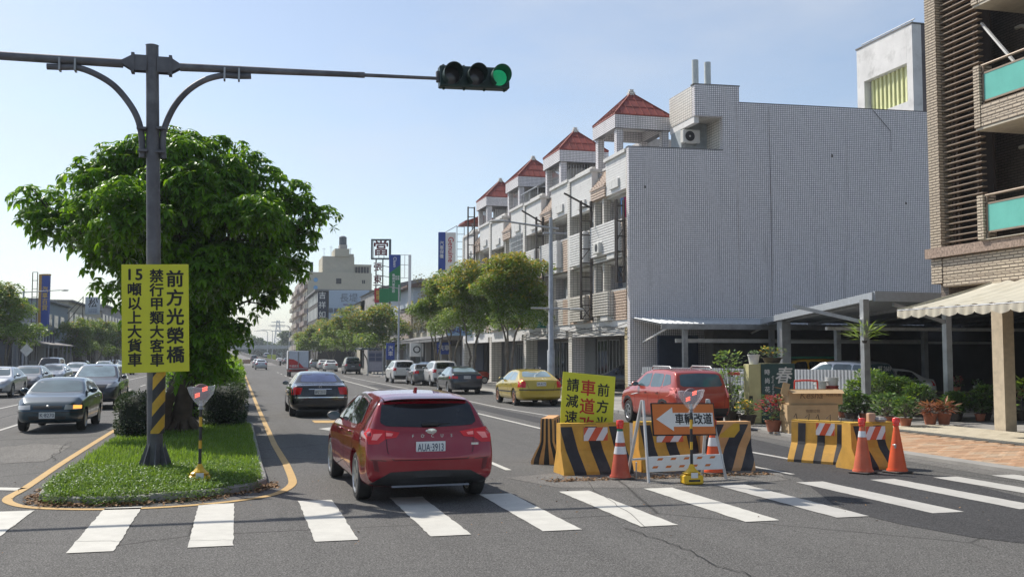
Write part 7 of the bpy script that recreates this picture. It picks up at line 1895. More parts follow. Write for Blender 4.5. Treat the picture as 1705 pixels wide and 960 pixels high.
# red box truck
tx_, ty_ = gp(497, 627.5)
tr_ = thing("box_truck", "small truck with a white and red painted cargo box seen from behind", "truck", (tx_ + .0, ty_, .012))
m = MB(); m.bbox(-.95, .95, 0, 3.2, .72, 2.42, .03); m.build("cargo_box", plain("box_white_grey", (.55, .57, .60), .5, var=.1), tr_)
for sx in (-1, 1):
    m = MB(); m.bbox(-.44, .44, -.03, .0, .80, 2.36, .01); dr = m.build("cargo_door", plain("box_door", (.50, .55, .62), .4, var=.1), tr_, loc=(sx * .46, 0, 0))
    pts = [(-.44, .82), (.44, .82), (.44, 1.38 if sx < 0 else .85), (.0, 1.62 if sx < 0 else .9), (-.44, 1.68 if sx < 0 else 1.36)]
    m = MB(); m.add([(x, -.034, z) for x, z in pts], [tuple(range(len(pts)))]); m.build("red_print", plain("truck_red", (.50, .03, .03), .5), dr)
    m = MB(); m.box(sx * .93 - .03, sx * .93 + .03, -.04, .02, .72, 2.40); m.build("door_frame", M_BLACK, tr_)
    m = MB(); m.bbox(sx * .75 - .12, sx * .75 + .12, -.05, .0, .56, .66, .01); m.build("tail_light", M_RED, tr_)
for x in (-.02, .0): m = MB(); m.tube([(x * 3, -.05, .8), (x * 3, -.05, 2.36)], .018, 6); m.build("lock_bar", M_STEEL, tr_)
m = MB(); m.bbox(-.85, .85, .05, 4.6, .45, .72, .02); m.build("chassis", plain("truck_dark_red", (.16, .02, .02), .5), tr_)
m = MB(); m.bbox(-.85, .85, 3.3, 4.8, .45, 1.95, .12); m.build("cab", plain("truck_dark_red", (.16, .02, .02), .5), tr_)
tyre, rim, disc = wheel_meshes(.33, .2, .2, '5', M_RIMD)
for yc in (.7, 4.0):
    for sx in (-1, 1): w = link("wheel", tyre, tr_, (sx * .75, yc, .33), (0, 0, 0 if sx > 0 else math.pi)); link("rim", rim, w)
text_mesh("truck_lettering", "中連貨運", .22, M_WSIGN, tr_, (-.42, -.04, 1.0), UPR, .002, .01)
# ------------------------------------------------------------------ motor scooters
def scooter(label, loc, rz, paint, lean=.1):
    t = thing("motor_scooter", label, "scooter", loc, rz, "parked motor scooters")
    tl = MB()
    for yc in (-.62, .62): 
        m = MB(); m.lathe([(.17, -.045), (.22, -.05), (.245, -.02), (.245, .02), (.22, .05), (.17, .045)], 20, (0, yc, .245), 'X'); w = m.build("wheel", M_TYRE, t, 40)
        m = MB(); m.lathe([(0, -.03), (.175, -.03), (.175, .03), (0, .03)], 16, (0, yc, .245), 'X'); m.build("rim", M_RIM, w, 40)
    prof = [(-.88, .55, .10), (-.80, .74, .15), (-.45, .80, .17), (-.05, .76, .15), (.05, .52, .16), (.30, .34, .15)]
    m = MB(); o = 0
    for y, z, w in prof: m.v += [(-w, y, z - .04), (-w * .7, y, z + .02), (w * .7, y, z + .02), (w, y, z - .04), (w * .9, y, z - .30 if y < .0 else z - .1), (-w * .9, y, z - .30 if y < .0 else z - .1)]
    for i in range(len(prof) - 1):
        for j in range(6): q = (j + 1) % 6; m.f.append((i * 6 + j, i * 6 + q, i * 6 + 6 + q, i * 6 + 6 + j)); m.mi.append(0)
    m.f += [(0, 1, 2, 3, 4, 5), tuple(range((len(prof) - 1) * 6, len(prof) * 6))[::-1]]; m.mi += [0, 0]; m.build("rear_body", paint, t, 50)
    m = MB(); m.grid(lambda a, b_: ((a - .5) * .34 * (1 - .25 * b_), .50 - .12 * (2 * a - 1) ** 2 * -1 - .12 * b_, .34 + .62 * b_), 8, 6); m.grid(lambda a, b_: ((a - .5) * .30, .56 - .2 * (2 * a - 1) ** 2 - .1 * b_, .34 + .55 * b_), 8, 6); m.build("front_shield", paint, t, 60)
    m = MB(); m.bbox(-.14, .14, -.78, -.02, .80, .88, .03); m.build("saddle", M_BLACK, t)
    m = MB(); m.tube([(-.33, .30, 1.02), (-.1, .36, 1.0), (.1, .36, 1.0), (.33, .30, 1.02)], .02, 8); m.tube([(0, .62, .25), (0, .38, .98)], .035, 8); m.build("handlebar", M_BLACK, t, 50)
    for sx in (-1, 1):
        m = MB(); m.tube([(sx * .22, .34, 1.0), (sx * .30, .36, 1.20)], .008, 5); m.lathe([(0, -.008), (.055, -.006), (.055, .006), (0, .008)], 14, (sx * .31, .36, 1.24), 'Y'); m.build("rear_view_mirror", M_CHROME, t, 50)
    m = MB(); m.lathe([(0, .06), (.07, .04), (.08, 0), (.05, -.05)], 16, (0, .46, .90), 'Y'); m.build("headlight", M_LENS, t, 60)
    m = MB(); m.bbox(-.07, .07, -.93, -.88, .60, .68, .01); m.build("tail_light", M_RED, t)
    m = MB(); m.bbox(-.10, .10, .42, .88, .46, .51, .02); m.build("mudguard", paint, t)
    return t
sc1 = scooter("white and grey scooter parked at the corner of the terrace beside the red car", (15.0, 36.6, .012), R(195), P_SILVER)
def sc_copy(loc, rz, lab, paint=None): return copy_tree(sc1, loc, rz, lab, swap={"silver_paint": paint} if paint else None)
sc_copy((15.9, 37.4, .012), R(170), "dark scooter next to the white and grey one at the corner", P_BLACK)
sc_copy((14.0, 47.6, .12), R(80), "dark scooter on the pavement behind the yellow sedan", P_GREY)
sc_copy((14.9, 49.5, .12), R(100), "black scooter under the yellow-topped street tree", P_BLACK)
sc_copy((15.5, 51.5, .12), R(85), "scooter in the shade of the arcade behind the street tree", P_NAVY)
sc_copy((15.3, 66.5, .12), R(95), "red-brown scooter by the shop with the round sign", P_BRICK)
sc_copy((15.2, 68.5, .12), R(85), "grey scooter by the shop with the round sign", P_SILVER)
# ------------------------------------------------------------------ the street farther off
def at(px, Z):
    return (Z * ((px - 852.5) / 1700 * math.cos(YAW) + math.sin(YAW)), Z * (math.cos(YAW) - (px - 852.5) / 1700 * math.sin(YAW)))
def hz(py, Z): return CAM_H + (592 - py) / 1703.7 * Z
def slab_board(name, label, px0, px1, py0, py1, Z, mat, cat="sign", rz=None, thick=.25, group=None):
    """flat upright board between two sight lines, facing the camera side of the street"""
    a, b_ = at(px0, Z), at(px1, Z); cx, cy = (a[0] + b_[0]) / 2, (a[1] + b_[1]) / 2; w = math.hypot(b_[0] - a[0], b_[1] - a[1]); z0, z1 = hz(py1, Z), hz(py0, Z)
    t = thing(name, label, cat, (cx, cy, z0), -YAW if rz is None else rz, group)
    m = MB(); m.bbox(-w / 2, w / 2, 0, thick, 0, z1 - z0, .02); bo = m.build("sign_panel", mat, t); return t, w, z1 - z0, bo
M_SBLUE = plain("sign_blue", (.02, .06, .30), .5, var=.1); M_SGREEN = plain("sign_green", (.015, .20, .07), .5, var=.1)
M_SRED = plain("sign_red", (.45, .02, .03), .5, var=.1); M_SORG = plain("sign_orange", (.42, .24, .06), .5, var=.1)
M_MAROON = plain("sign_maroon", (.16, .03, .035), .6, var=.2); M_FRG = plain("frame_green_grey", (.06, .09, .10), .6, var=.2)
M_CREAMB = plain("cream_facade", (.46, .43, .34), .8, var=.1, scale=.2, dirt=(.28, .26, .22), dirt_amt=.4)
M_GREYB = plain("grey_facade", (.30, .29, .28), .8, var=.15, scale=.3, dirt=(.16, .15, .14), dirt_amt=.5)
M_PINKB = plain("pinkish_facade", (.34, .28, .25), .8, var=.15, scale=.3, dirt=(.18, .15, .14), dirt_amt=.5)
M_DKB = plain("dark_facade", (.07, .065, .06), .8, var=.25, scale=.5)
M_CORG = plain("corrugated_grey_roof", (.20, .20, .20), .6, .2, var=.2, dirt=(.12, .09, .07), dirt_amt=.5)
# far end wall pieces of the terrace: low shops with a continuous canopy, X = 17.5, Y 81..130
low = thing("shop_row", "row of low shops with a long sheet canopy beyond the terrace", "shops", (0, 0, 0))
yy = 81.2; k = 0; rr = random.Random(12)
for wdt, hgt, mt in ((9, 5.8, M_GREYB), (8, 7.4, M_GREYB), (9, 6.2, M_CREAMB), (8, 7.0, M_PINKB), (10, 6.4, M_GREYB), (9, 7.6, M_CREAMB), (12, 6.8, M_GREYB)):
    m = MB(); m.box(17.6 + rr.uniform(0, .3), 28, yy, yy + wdt - .05, 3.4, hgt); m.build("wall", mt, low)
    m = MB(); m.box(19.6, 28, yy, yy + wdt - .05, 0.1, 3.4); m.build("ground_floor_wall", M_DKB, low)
    for q in range(2): window(low, 17.58, yy + .8 + q * 3.6, yy + 3.4 + q * 3.6, 4.3, 5.5, panes=3)
    m = MB(); m.box(17.6, 18.1, yy - .1, yy + .4, 0.1, 3.4); m.build("column", M_GREYB, low)
    m = MB(); m.prism([(15.6, 3.35), (18.4, 3.9), (18.4, 3.98), (15.6, 3.43)], yy, yy + wdt - .1, 'Y'); m.box(15.6, 15.64, yy, yy + wdt - .1, 3.15, 3.4); m.build("canopy", M_CORG, low)
    m = MB(); m.prism([(17.4, hgt + .1), (23, hgt + .9), (28, hgt + .1)], yy, yy + wdt - .05, 'Y'); m.build("roof", M_CORG, low)
    m = MB(); m.cyl(15.8, yy + .3, .1, 3.3, .05, n=8); m.build("canopy_post", M_STEEL, low)
    m = MB(); m.box(19.55, 19.6, yy + 1.0, yy + wdt - 1.4, .15, 2.9); q = .3
    while q < 2.9: m.box(19.53, 19.56, yy + 1.05, yy + wdt - 1.45, q, q + .1); q += .2
    m.build("shop_shutter", M_SHUTG if k % 2 else M_SHUT, low)
    yy += wdt; k += 1
# signs hanging over those shops
def hang(name, label, x0, x1, Y, z0, z1, mat, texts=(), cat="sign", group=None):
    t = thing(name, label, cat, (0, Y, 0), 0, group)
    m = MB(); m.bbox(x0, x1, 0, .18, z0, z1, .015); m.build("sign_panel", mat, t)
    for tx, x, z, s, mt, rt in texts: text_mesh("lettering", tx, s, mt, t, (x, -.006, z), rt, .004, .012)
    return t
hang("shop_sign", "dark blue square sign over a shop front", 15.9, 17.1, 83.5, 2.1, 3.1, M_SBLUE, [("洗車", 16.5, 2.6, .5, M_WSIGN, UPR)], group="shop signs under the long canopy")
hang("shop_sign", "white square sign with a black ring, under the canopy", 14.9, 16.1, 91, 1.9, 3.1, M_WSIGN, [("O", 15.5, 2.5, .9, M_INK, UPR)], group="shop signs under the long canopy")
hang("shop_sign", "tall dark blue sign beside the white ring sign", 13.6, 14.4, 97, 1.6, 3.2, M_SBLUE, [("汽\n車", 14.0, 2.4, .5, M_WSIGN, UPR)], group="shop signs under the long canopy")
hang("shop_sign", "small blue and white shop sign on the canopy edge", 15.3, 17.2, 76, 3.5, 4.2, plain("sign_pale_blue", (.25, .40, .60), .5), [("修車廠", 16.2, 3.85, .5, M_SBLUE, UPR)], group="shop signs under the long canopy")
# twin upright banner with the red word, on a steel frame
t, w, h, bo = slab_board("pylon_sign", "tall blue and white double banner with red lettering reading down, on a steel frame", 729, 741, 385, 452, 84, M_SBLUE, thick=.3)
text_mesh("lettering", "汽\n車\n保\n養", .36, M_WSIGN, t, (0, -.008, h * .55), UPR, .004, .01)
m = MB(); m.bbox(w / 2 + .02, w / 2 + .85, 0, .3, 0, h - .03, .02); m.build("sign_panel", M_WSIGN, t)
text_mesh("lettering", "Genuine", .62, M_SRED, t, (w / 2 + .44, -.008, h * .56), (R(90), R(90), 0), .004, .015)
m = MB(); zt = h + .55
for x in (w / 2 + .95, w / 2 + 1.55): m.beam((x, .15, -1.5), (x, .15, zt), .06)
q = -1.2
while q < zt + .1: m.beam((w / 2 + .95, .15, q), (w / 2 + 1.55, .15, q), .04); q += .62
m.beam((w / 2, .15, h), (w / 2 + .95, .15, zt), .05); m.build("sign_frame", M_STEEL, t, kind="stuff")
# blue over green banner
t, w, h, bo = slab_board("pylon_sign", "tall banner, dark blue above a slanting edge and green below, beside the slender lamp", 647, 666, 423, 501, 96, M_SGREEN, thick=.3)
m = MB(); m.add([(-w / 2, -.008, h), (w / 2, -.008, h), (w / 2, -.008, h * .78), (-w / 2, -.008, h * .60)], [(0, 3, 2, 1)]); m.build("blue_print", M_SBLUE, t)
text_mesh("lettering", "專\n業\n汽\n車\n美\n容", .30, M_WSIGN, t, (-.1, -.012, h * .38), UPR, .003, .01); text_mesh("lettering", "快速\n保養", .22, M_WSIGN, t, (.25, -.012, h * .5), UPR, .003, .01)
text_mesh("lettering", "Clean", .42, M_WSIGN, t, (0, -.012, h * .84), (R(90), R(90), 0), .003, .01)
m = MB(); m.bbox(w / 2 + .75, w / 2 + 1.0, 0, .3, -1, h, .02)
for zz in (h * .5, h * .78, h - .03): m.beam((w / 2, .1, zz), (w / 2 + .8, .1, zz), .05)
m.beam((w / 2 + .4, .1, h * .5), (w / 2 + .4, .1, h), .05); m.beam((w / 2 - .1, .15, -4), (w / 2 - .1, .15, 0), .12); m.build("sign_frame", M_WPANEL, t, kind="stuff")
hang_t, w, h, bo = slab_board("shop_sign", "small dark green sign below the blue and green banner", 631, 647, 480, 503, 100, M_SGREEN)
hang_t, w, h, bo = slab_board("shop_sign", "red and yellow sign left of the blue and green banner", 623, 636, 480, 503, 104, M_SRED); text_mesh("lettering", "銀\n樓", .5, plain("sign_gold", (.6, .4, .05), .5), hang_t, (0, -.01, h / 2), UPR, .003, .02)
# pawn shop tower sign
Z = 120; t, w, h, bo = slab_board("pawnshop_sign", "square open-framed rooftop sign with one big dark red character", 617, 650, 397, 431, Z, M_WSIGN, thick=.15)
bpy.data.objects.remove(bo)
for a, c, d, e in ((-w / 2, -w / 2 + .16, 0, h), (w / 2 - .16, w / 2, 0, h), (-w / 2 + .16, w / 2 - .16, 0, .16), (-w / 2 + .16, w / 2 - .16, h - .16, h)): m = MB(); m.box(a, c, -.2, .3, d, e); m.build("frame_bar", M_FRG, t)
text_mesh("lettering", "當", 1.9, M_MAROON, t, (0, -.12, h / 2), UPR, .06, .02)
for q in range(4): m = MB(); m.beam((-w / 2 + .3 + q * w * .26, .02, .16), (-w / 2 + .3 + q * w * .26, .02, h - .16), .06); m.build("lattice_bar", M_FRG, t)
m = MB()
for x in (-.6, .2, w / 2 - .1): m.beam((x, .2, -9.5), (x, .2, 0), .13)
for q in range(7): m.beam((-.6, .2, -q * 1.2 - .6), (w / 2 - .1, .2, -q * 1.2 - .9), .07)
m.build("sign_mast", M_DARKST, t, kind="stuff")
for q, ch in enumerate("張東昇"):
    text_mesh("lettering", ch, 1.05, M_MAROON, t, (-.62 + .25, -.02, -.95 - q * 1.5), UPR, .05, .02)
# billboard building
Z = 165
xa, ya = at(547, Z); xb, yb_ = at(614, Z)
bb = thing("billboard", "wide pale blue advertising board with grey characters above the street trees", "billboard", (xa, ya, 0), -YAW)
w = math.hypot(xb - xa, yb_ - ya); z0, z1 = hz(540, Z), hz(483, Z)
m = MB(); m.bbox(0, w, 0, .3, z0, z1, .03); m.build("board_face", plain("billboard_blue", (.38, .47, .58), .5, var=.06), bb)
text_mesh("lettering", "長堤", 1.5, plain("billboard_grey", (.16, .18, .22), .6), bb, (w * .5, -.02, z1 - 1.3), UPR, .01, .0); text_mesh("lettering", "最美軒綻放 · 歸光", .85, plain("billboard_navy", (.05, .06, .10), .6), bb, (w * .5, -.02, z1 - 3.3), UPR, .01, .01)
m = MB(); m.box(w * .36, w * .74, -.03, -.01, z1 - 2.42, z1 - 2.2); m.build("board_stripe", plain("billboard_lilac", (.22, .20, .32), .6), bb)
gd = thing("office_building", "dark grey three-storey building with striped windows under the advertising board", "building", (xa, ya, 0), 0)
m = MB(); m.box(-1.6, 8.5, .6, 26, 0.1, hz(484, Z)); m.build("wall", M_DKB, gd)
for fl in range(4):
    for q in range(7): m = MB(); m.box(-1.66, -1.6, 1.2 + q * 3.4, 3.4 + q * 3.4, 2.9 + fl * 2.6, 4.7 + fl * 2.6); m.build("window", plain("pale_window", (.30, .32, .34), .3), gd)
m = MB(); m.box(-2.2, 8.8, .2, 26, hz(484, Z), hz(481, Z)); m.build("roof_edge", M_CORG, gd)
m = MB(); m.box(-1.75, -.2, .45, .6, 4, hz(486, Z)); m.build("upright_sign", plain("navy_board", (.03, .035, .06), .6), gd)
for q in range(5): text_mesh("lettering", "吉祥如意樓"[q], 1.2, M_WSIGN, gd, (-1.0, .43, hz(492, Z) - q * 1.55), UPR, .01, .01)
# tall beige block with roof tower and water tank
Z = 215
def blockbox(name, label, px0, px1, pyt, Z, depth, mat, z0=.1, rz=-YAW * 0):
    x0, y0 = at(px0, Z); x1, y1 = at(px1, Z); t = thing(name, label, "building", (x0, y0, 0), 0)
    m = MB(); m.box(0, x1 - x0, 0, depth, z0, hz(pyt, Z)); m.build("wall", mat, t); return t, x1 - x0, hz(pyt, Z)
be_, w, hh_ = blockbox("apartment_block", "tall cream apartment block with a stepped roof tower and dark water tank", 512, 622, 452, Z, 30, M_CREAMB)
sc_px = w / 110
tw = lambda px: (px - 512) * sc_px
m = MB(); m.box(tw(537), tw(592), 1, 12, hh_, hz(424, Z)); m.box(tw(558), tw(583), .5, 9, hz(424, Z), hz(411, Z)); m.box(tw(583.2), tw(591.5), 1.5, 8, hz(424, Z), hz(419, Z)); m.build("roof_tower", M_CREAMB, be_)
m = MB(); m.box(tw(568), tw(581), 3, 6, hz(411, Z), hz(402, Z)); m.build("tank_plinth", M_GREYB, be_)
m = MB(); m.cyl(tw(574.5), 4.5, hz(402, Z), hz(388, Z), .82, n=18); m.lathe([(.82, 0), (.4, .25), (0, .3)], 18, (tw(574.5), 4.5, hz(388, Z))); m.build("water_tank", plain("water_tank_dark", (.06, .075, .09), .4, .3), be_, 40)
m = MB(); m.box(tw(560), tw(569), -.05, 0.02, hz(471, Z), hz(462, Z)); m.build("window", M_BLACK, be_)
for px in (605, 608): m = MB(); m.box(tw(px), tw(px + 2.2), -.05, .02, hz(470, Z), hz(464, Z)); m.build("window", M_BLACK, be_)
for q in range(5): m = MB(); m.box(tw(594 + q * 5), tw(597.5 + q * 5), 1, 1.2, hh_, hz(441, Z)); m.build("roof_terrace_opening", M_DKB, be_)
m = MB(); m.box(tw(592), tw(622), .8, 10, hz(441, Z), hz(437, Z)); m.box(tw(592), tw(622), 1.3, 10, hh_, hz(441, Z)); m.build("roof_terrace", M_CREAMB, be_)
for py in (465, 478): m = MB(); m.lathe([(0, 0), (.45, 0), (.45, -.06), (0, -.06)], 14, (tw(525), -.02, hz(py, Z)), 'Y'); m.build("wall_emblem", plain("emblem_blue", (.15, .35, .6), .6), be_)
for px, h_ in ((540, 3.2), (552, 4.0), (557, 2.6), (586, 3.4)): m = MB(); m.beam((tw(px), 2, hz(424, Z)), (tw(px), 2, hz(424, Z) + h_ * .6), .07); m.beam((tw(px) - .4, 2, hz(424, Z) + h_ * .5), (tw(px) + .4, 2, hz(424, Z) + h_ * .5), .05); m.build("antenna", M_STEEL, be_)
m = MB(); m.box(tw(516), tw(521), 1, 3, hh_, hh_ + 2.2); m.build("roof_tank", M_FRG, be_)
# street faces of that block and its neighbour: balconies and windows
for nm, lab, px, pyt, ZZ, n_, dep, mt in (("apartment_block", "pinkish apartment block with stacked balconies at the far end of the street", 500, 466, 232, 6, 26, M_PINKB), ("apartment_block", "farthest grey apartment block, its balconies jutting over the street", 496, 476, 262, 6, 30, M_GREYB)):
    x0, y0 = at(px, ZZ); t = thing(nm, lab, "building", (x0, y0, 0)); H_ = hz(pyt, ZZ)
    m = MB(); m.box(0, 9, 0, dep, .1, H_); m.build("wall", mt, t)
    for fl in range(n_):
        z = 3.4 + fl * (H_ - 4) / n_
        for q in range(4):
            m = MB(); m.box(-.9, 0, q * dep / 4 + .5, q * dep / 4 + 5, z, z + 1.0); m.build("balcony", M_CREAMB if q % 2 else mt, t)
            m = MB(); m.box(-.03, .0, q * dep / 4 + .9, q * dep / 4 + 4.6, z + 1.0, z + 2.2); m.build("window", M_BLACK, t)
        for q in range(2): m = MB(); m.box(.5 + q * 1.5, 1.2 + q * 1.5, -.04, 0, z + .8, z + 1.9); m.build("window", M_BLACK, t)
for fl in range(6):
    for q in range(5):
        m = MB(); z = 3.2 + fl * 2.6; m.box(-.8, 0, q * 5.6 + .6, q * 5.6 + 4.4, z, z + .95); m.build("balcony", M_PINKB, be_)
        m = MB(); m.box(-.03, 0, q * 5.6 + 1, q * 5.6 + 4, z + 1.0, z + 2.1); m.build("window", M_BLACK, be_)
t, w, h, bo = slab_board("shop_sign", "tall red and white sign on the pinkish block", 519, 527, 517, 540, 200, M_SRED); text_mesh("lettering", "金\n香", 1.0, M_WSIGN, t, (0, -.02, h / 2), UPR, .01, .02)
t, w, h, bo = slab_board("shop_sign", "tall grey lettered sign left of the red and white one", 511, 518, 513, 545, 205, plain("sign_greyblue", (.12, .13, .16), .6)); text_mesh("lettering", "大\n飯\n店", .9, M_WSIGN, t, (0, -.02, h / 2), UPR, .01, .02)
# buildings in between on the right side, mostly behind the trees
for px, ZZ, pyt, mt, lab, dep, wd in ((668, 100 + 32, 478, M_GREYB, "grey building behind the blue and green banner", 24, 10), (622, 150, 500, M_CREAMB, "cream building half hidden behind the pawnshop sign", 14, 9)):
    x0, y0 = 17.8, at(px, ZZ)[1]; t = thing("town_house", lab, "building", (x0, y0, 0)); H_ = hz(pyt, ZZ)
    m = MB(); m.box(0, wd, 0, dep, .1, H_); m.build("wall", mt, t)
    m = MB(); m.prism([(-.3, H_), (wd / 2, H_ + 1.2), (wd + .3, H_)], -.2, dep, 'Y'); m.build("roof", M_CORG, t)
    for fl in range(2):
        for q in range(3): window(t, -.02, q * dep / 3 + 1, q * dep / 3 + 4, 4 + fl * 3, 5.6 + fl * 3, panes=3)
t = thing("town_house", "long rusty roofed hall with pale upper wall right of the green banner", "building", (18.3, 110, 0))
m = MB(); m.box(0, 14, 0, 28, .1, 9.6); m.build("wall", plain("pale_blue_wall", (.42, .47, .52), .7, var=.1), t)
m = MB(); m.prism([(-.8, 9.6), (6.5, 11.2), (14.6, 9.6), (14.6, 9.4), (-.8, 9.4)], -.8, 28.5, 'Y'); m.build("roof", plain("rust_brown_roof", (.14, .09, .07), .7, var=.3, scale=1), t)
for q in range(4): window(t, -.02, 2 + q * 6.4, 5.5 + q * 6.4, 5.5, 7.4, panes=3)
m = MB(); m.box(-.05, 0, .2, 3.5, 4.2, 8.0); m.build("wall_poster", plain("mustard_panel", (.45, .36, .15), .6), t)
# bus shelter, notice board, hazard post
x0, y0 = at(560, 112); bsx = thing("bus_shelter", "dark-framed glass bus shelter behind the dark van", "bus shelter", (11.9, 104, .1))
m = MB(); m.bbox(-.2, 1.7, -3, 3, 2.5, 2.65, .03); m.build("shelter_roof", M_FRG, bsx)
for yv in (-2.8, 0, 2.8): m = MB(); m.box(1.4, 1.5, yv - .05, yv + .05, 0, 2.5); m.build("post", M_FRG, bsx)
m = MB(); m.box(1.44, 1.47, -2.7, 2.7, .4, 2.3); m.build("back_pane", plain("pale_pane", (.35, .38, .40), .2), bsx)
nbx = thing("notice_board", "pale framed notice board with dark panels beside the round tree", "notice board", (*gp(625, 627), .1), -YAW)
m = MB(); m.bbox(-.70, .70, -.05, .05, .35, 2.35, .02); m.build("board", plain("notice_grey", (.16, .16, .20), .5), nbx)
for q, (x, z) in enumerate(((-.32, 1.95), (.32, 1.95), (-.32, 1.55), (.32, 1.55))): m = MB(); m.box(x - .27, x + .27, -.06, -.05, z - .16, z + .16); m.build("notice_panel", plain("notice_dark", (.05, .06, .12), .4), nbx)
m = MB(); m.box(-.6, .6, -.06, -.05, .5, 1.3); m.build("notice_sheet", plain("notice_pale", (.30, .29, .33), .6), nbx)
for sx in (-.7, .7): m = MB(); m.box(sx - .05, sx + .05, -.07, .07, 0, 2.5); m.build("post", M_STEEL, nbx)
t, w, h, bo = slab_board("shop_sign", "amber lit lamp of a far signal in front of the dark tree", 529, 533, 547, 551, 150, glow("amber_signal_lit", (1.0, .32, .03), 1.2), cat="signal lamp", thick=.1)
# ------------------------------------------------------------------ the ramp up to the bridge
rampM = asphalt("far_asphalt", (.16, .155, .15), .08, False)
def ramp_z(y): return 0 if y < 215 else 5.6 * (1 - math.cos(min(1, (y - 215) / 330) * math.pi)) / 2
ramp = thing("bridge_ramp", None, None, (0, 0, 0), kind="structure")
m = MB(); prof_y = [212 + k * 12 for k in range(34)]
for y in prof_y: cxr = 2.8 - max(0, y - 260) * .07; m.v += [(cxr - 7.5, y, ramp_z(y) + .02), (cxr + 5.2, y, ramp_z(y) + .02)]
for i in range(len(prof_y) - 1): m.f.append((2 * i, 2 * i + 1, 2 * i + 3, 2 * i + 2)); m.mi.append(0)
m.build("road_deck", rampM, ramp)
M_PARA = plain("dark_concrete_wall", (.13, .125, .12), .85, var=.25, scale=.4)
for dx, hgt in ((-7.7, .9), (5.3, .9)):
    m = MB()
    for y in prof_y: cxr = 2.8 - max(0, y - 260) * .07 + dx; m.v += [(cxr, y, 0), (cxr, y, ramp_z(y) + hgt), (cxr + .3, y, ramp_z(y) + hgt), (cxr + .3, y, 0)]
    for i in range(len(prof_y) - 1):
        for j in range(3): m.f.append((4 * i + j, 4 * i + j + 1, 4 * i + j + 5, 4 * i + j + 4)); m.mi.append(0)
    m.build("parapet_wall", M_PARA, ramp)
# second viaduct crossing behind, with pale deck
vd = thing("viaduct", None, None, (0, 0, 0), kind="structure")
xa, ya = at(380, 420); xb, yb_ = at(505, 470)
m = MB(); m.beam((xa - 20, ya, hz(580, 430)), (xb + 60, yb_, hz(572, 450)), 9, 1.6); m.build("deck", plain("pale_concrete_deck", (.34, .36, .36), .8), vd)
for q in range(6): m = MB(); x = lerp(xa - 10, xb + 30, q / 5); m.box(x - .8, x + .8, lerp(ya, yb_, q / 5) - .8, lerp(ya, yb_, q / 5) + .8, 0, hz(582, 430)); m.build("pier", M_PARA, vd)
for px, Z, pyt, L, d, lab in ((446, 330, 550, 3.5, 176, "curved far lamp nearest the end of the median"), (454, 370, 549, 4.0, 176, "second curved far lamp over the ramp"), (482, 300, 541, 5.5, 176, "tall curved lamp above the truck on the ramp")):
    X, Y = at(px, Z); lamp(lab, X, Y, hz(pyt, Z) - 1.2, [(R(d), L, hz(pyt, Z) - 1.4, 1.3, .9)], .16, group="curved lamps along the bridge ramp", base=.5, curved=True)
X, Y = at(463, 800); H_ = hz(533, 800)
py_ = thing("pylon", "far lattice power pylon rising above the bridge ramp", "pylon", (X, Y, 0))
m = MB()
for sx in (-1, 1):
    for sy in (-1, 1): m.beam((sx * 4, sy * 4, 0), (sx * .8, sy * .8, H_), .55)
for q in range(9):
    z0, z1 = H_ * q / 9, H_ * (q + 1) / 9; f0, f1 = lerp(4, .8, q / 9), lerp(4, .8, (q + 1) / 9)
    for sy in (-1, 1): m.beam((-f0, sy * f0, z0), (f1, sy * f1, z1), .32); m.beam((f0, sy * f0, z0), (-f1, sy * f1, z1), .32)
m.build("lattice", plain("pylon_grey", (.32, .35, .38), .6), py_, kind="stuff")
for f in (.72, .84, .95): m = MB(); m.beam((-5, 0, H_ * f), (5, 0, H_ * f), .55); m.build("cross_arm", plain("pylon_grey", (.32, .35, .38), .6), py_)
cnt = thing("container_barrier", "faded orange and cream roadworks barrier boards at the foot of the ramp", "barrier", (*gp(397, 606), .02), 0)
for q in range(3): m = MB(); m.bbox(-2.6 + q * 1.8, -.9 + q * 1.8, 0, .3, .1, 1.1, .03); m.build("board", plain("faded_orange_board_%d" % (q % 2), [(.42, .26, .17), (.50, .44, .33)][q % 2], .7), cnt)
yg = thing("warning_board", "yellow-green chevron board at the split of the ramp", "sign", (*gp(452, 603.5), .02), 0)
for q in range(2): m = MB(); m.bbox(-1.2 + q * 1.3, -.1 + q * 1.3, 0, .1, .4, 2.3, .03); m.build("board", plain("fluorescent_board", (.50, .60, .08), .6), yg)
place(kuga, "grey_suv", (*at(424, 262), ramp_z(at(424, 262)[1]) + .1), 0, "grey SUV starting up the ramp ahead of the silver sedan", P_GREY, G_Q)
place(kuga, "grey_suv", (*at(445, 300), ramp_z(at(445, 300)[1]) + .1), 0, "white-grey SUV farther up the ramp, right of the first one", P_SILVER, G_Q)
rw_ = MB(); rr = random.Random(5)
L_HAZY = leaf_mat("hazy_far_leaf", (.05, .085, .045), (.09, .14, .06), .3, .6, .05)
def wood(name, label, x0, x1, y, z0, z1, n, s, seed, mat=L_HAZY):
    r = random.Random(seed); m = MB()
    for k in range(n):
        x = r.uniform(x0, x1); f = .62 + .38 * math.sin(x * .13 + seed) * math.sin(x * .047 + 1.7 * seed) ; z = z0 + (z1 - z0) * f * r.random() ** .6
        p = Vector((x, y + r.uniform(-6, 6), z)); q = s * r.uniform(.5, 1.3)
        m.add([(0, 0, 0), (q * .5, q * .3, 0), (0, q, -.1 * q), (-q * .5, q * .3, 0)], [(0, 1, 2, 3)], orient(p, Vector((r.uniform(-1, 1), r.uniform(-1, .2), r.uniform(-.5, 1))), r.uniform(-3, 3)))
    return tag(m.build(name, mat, fixn=False), label, "trees", kind="stuff")
wood("far_trees", "belt of distant bluish trees behind the bridge ramp", -90, 60, 560, 0, hz(560, 560), 9000, 2.2, 1)
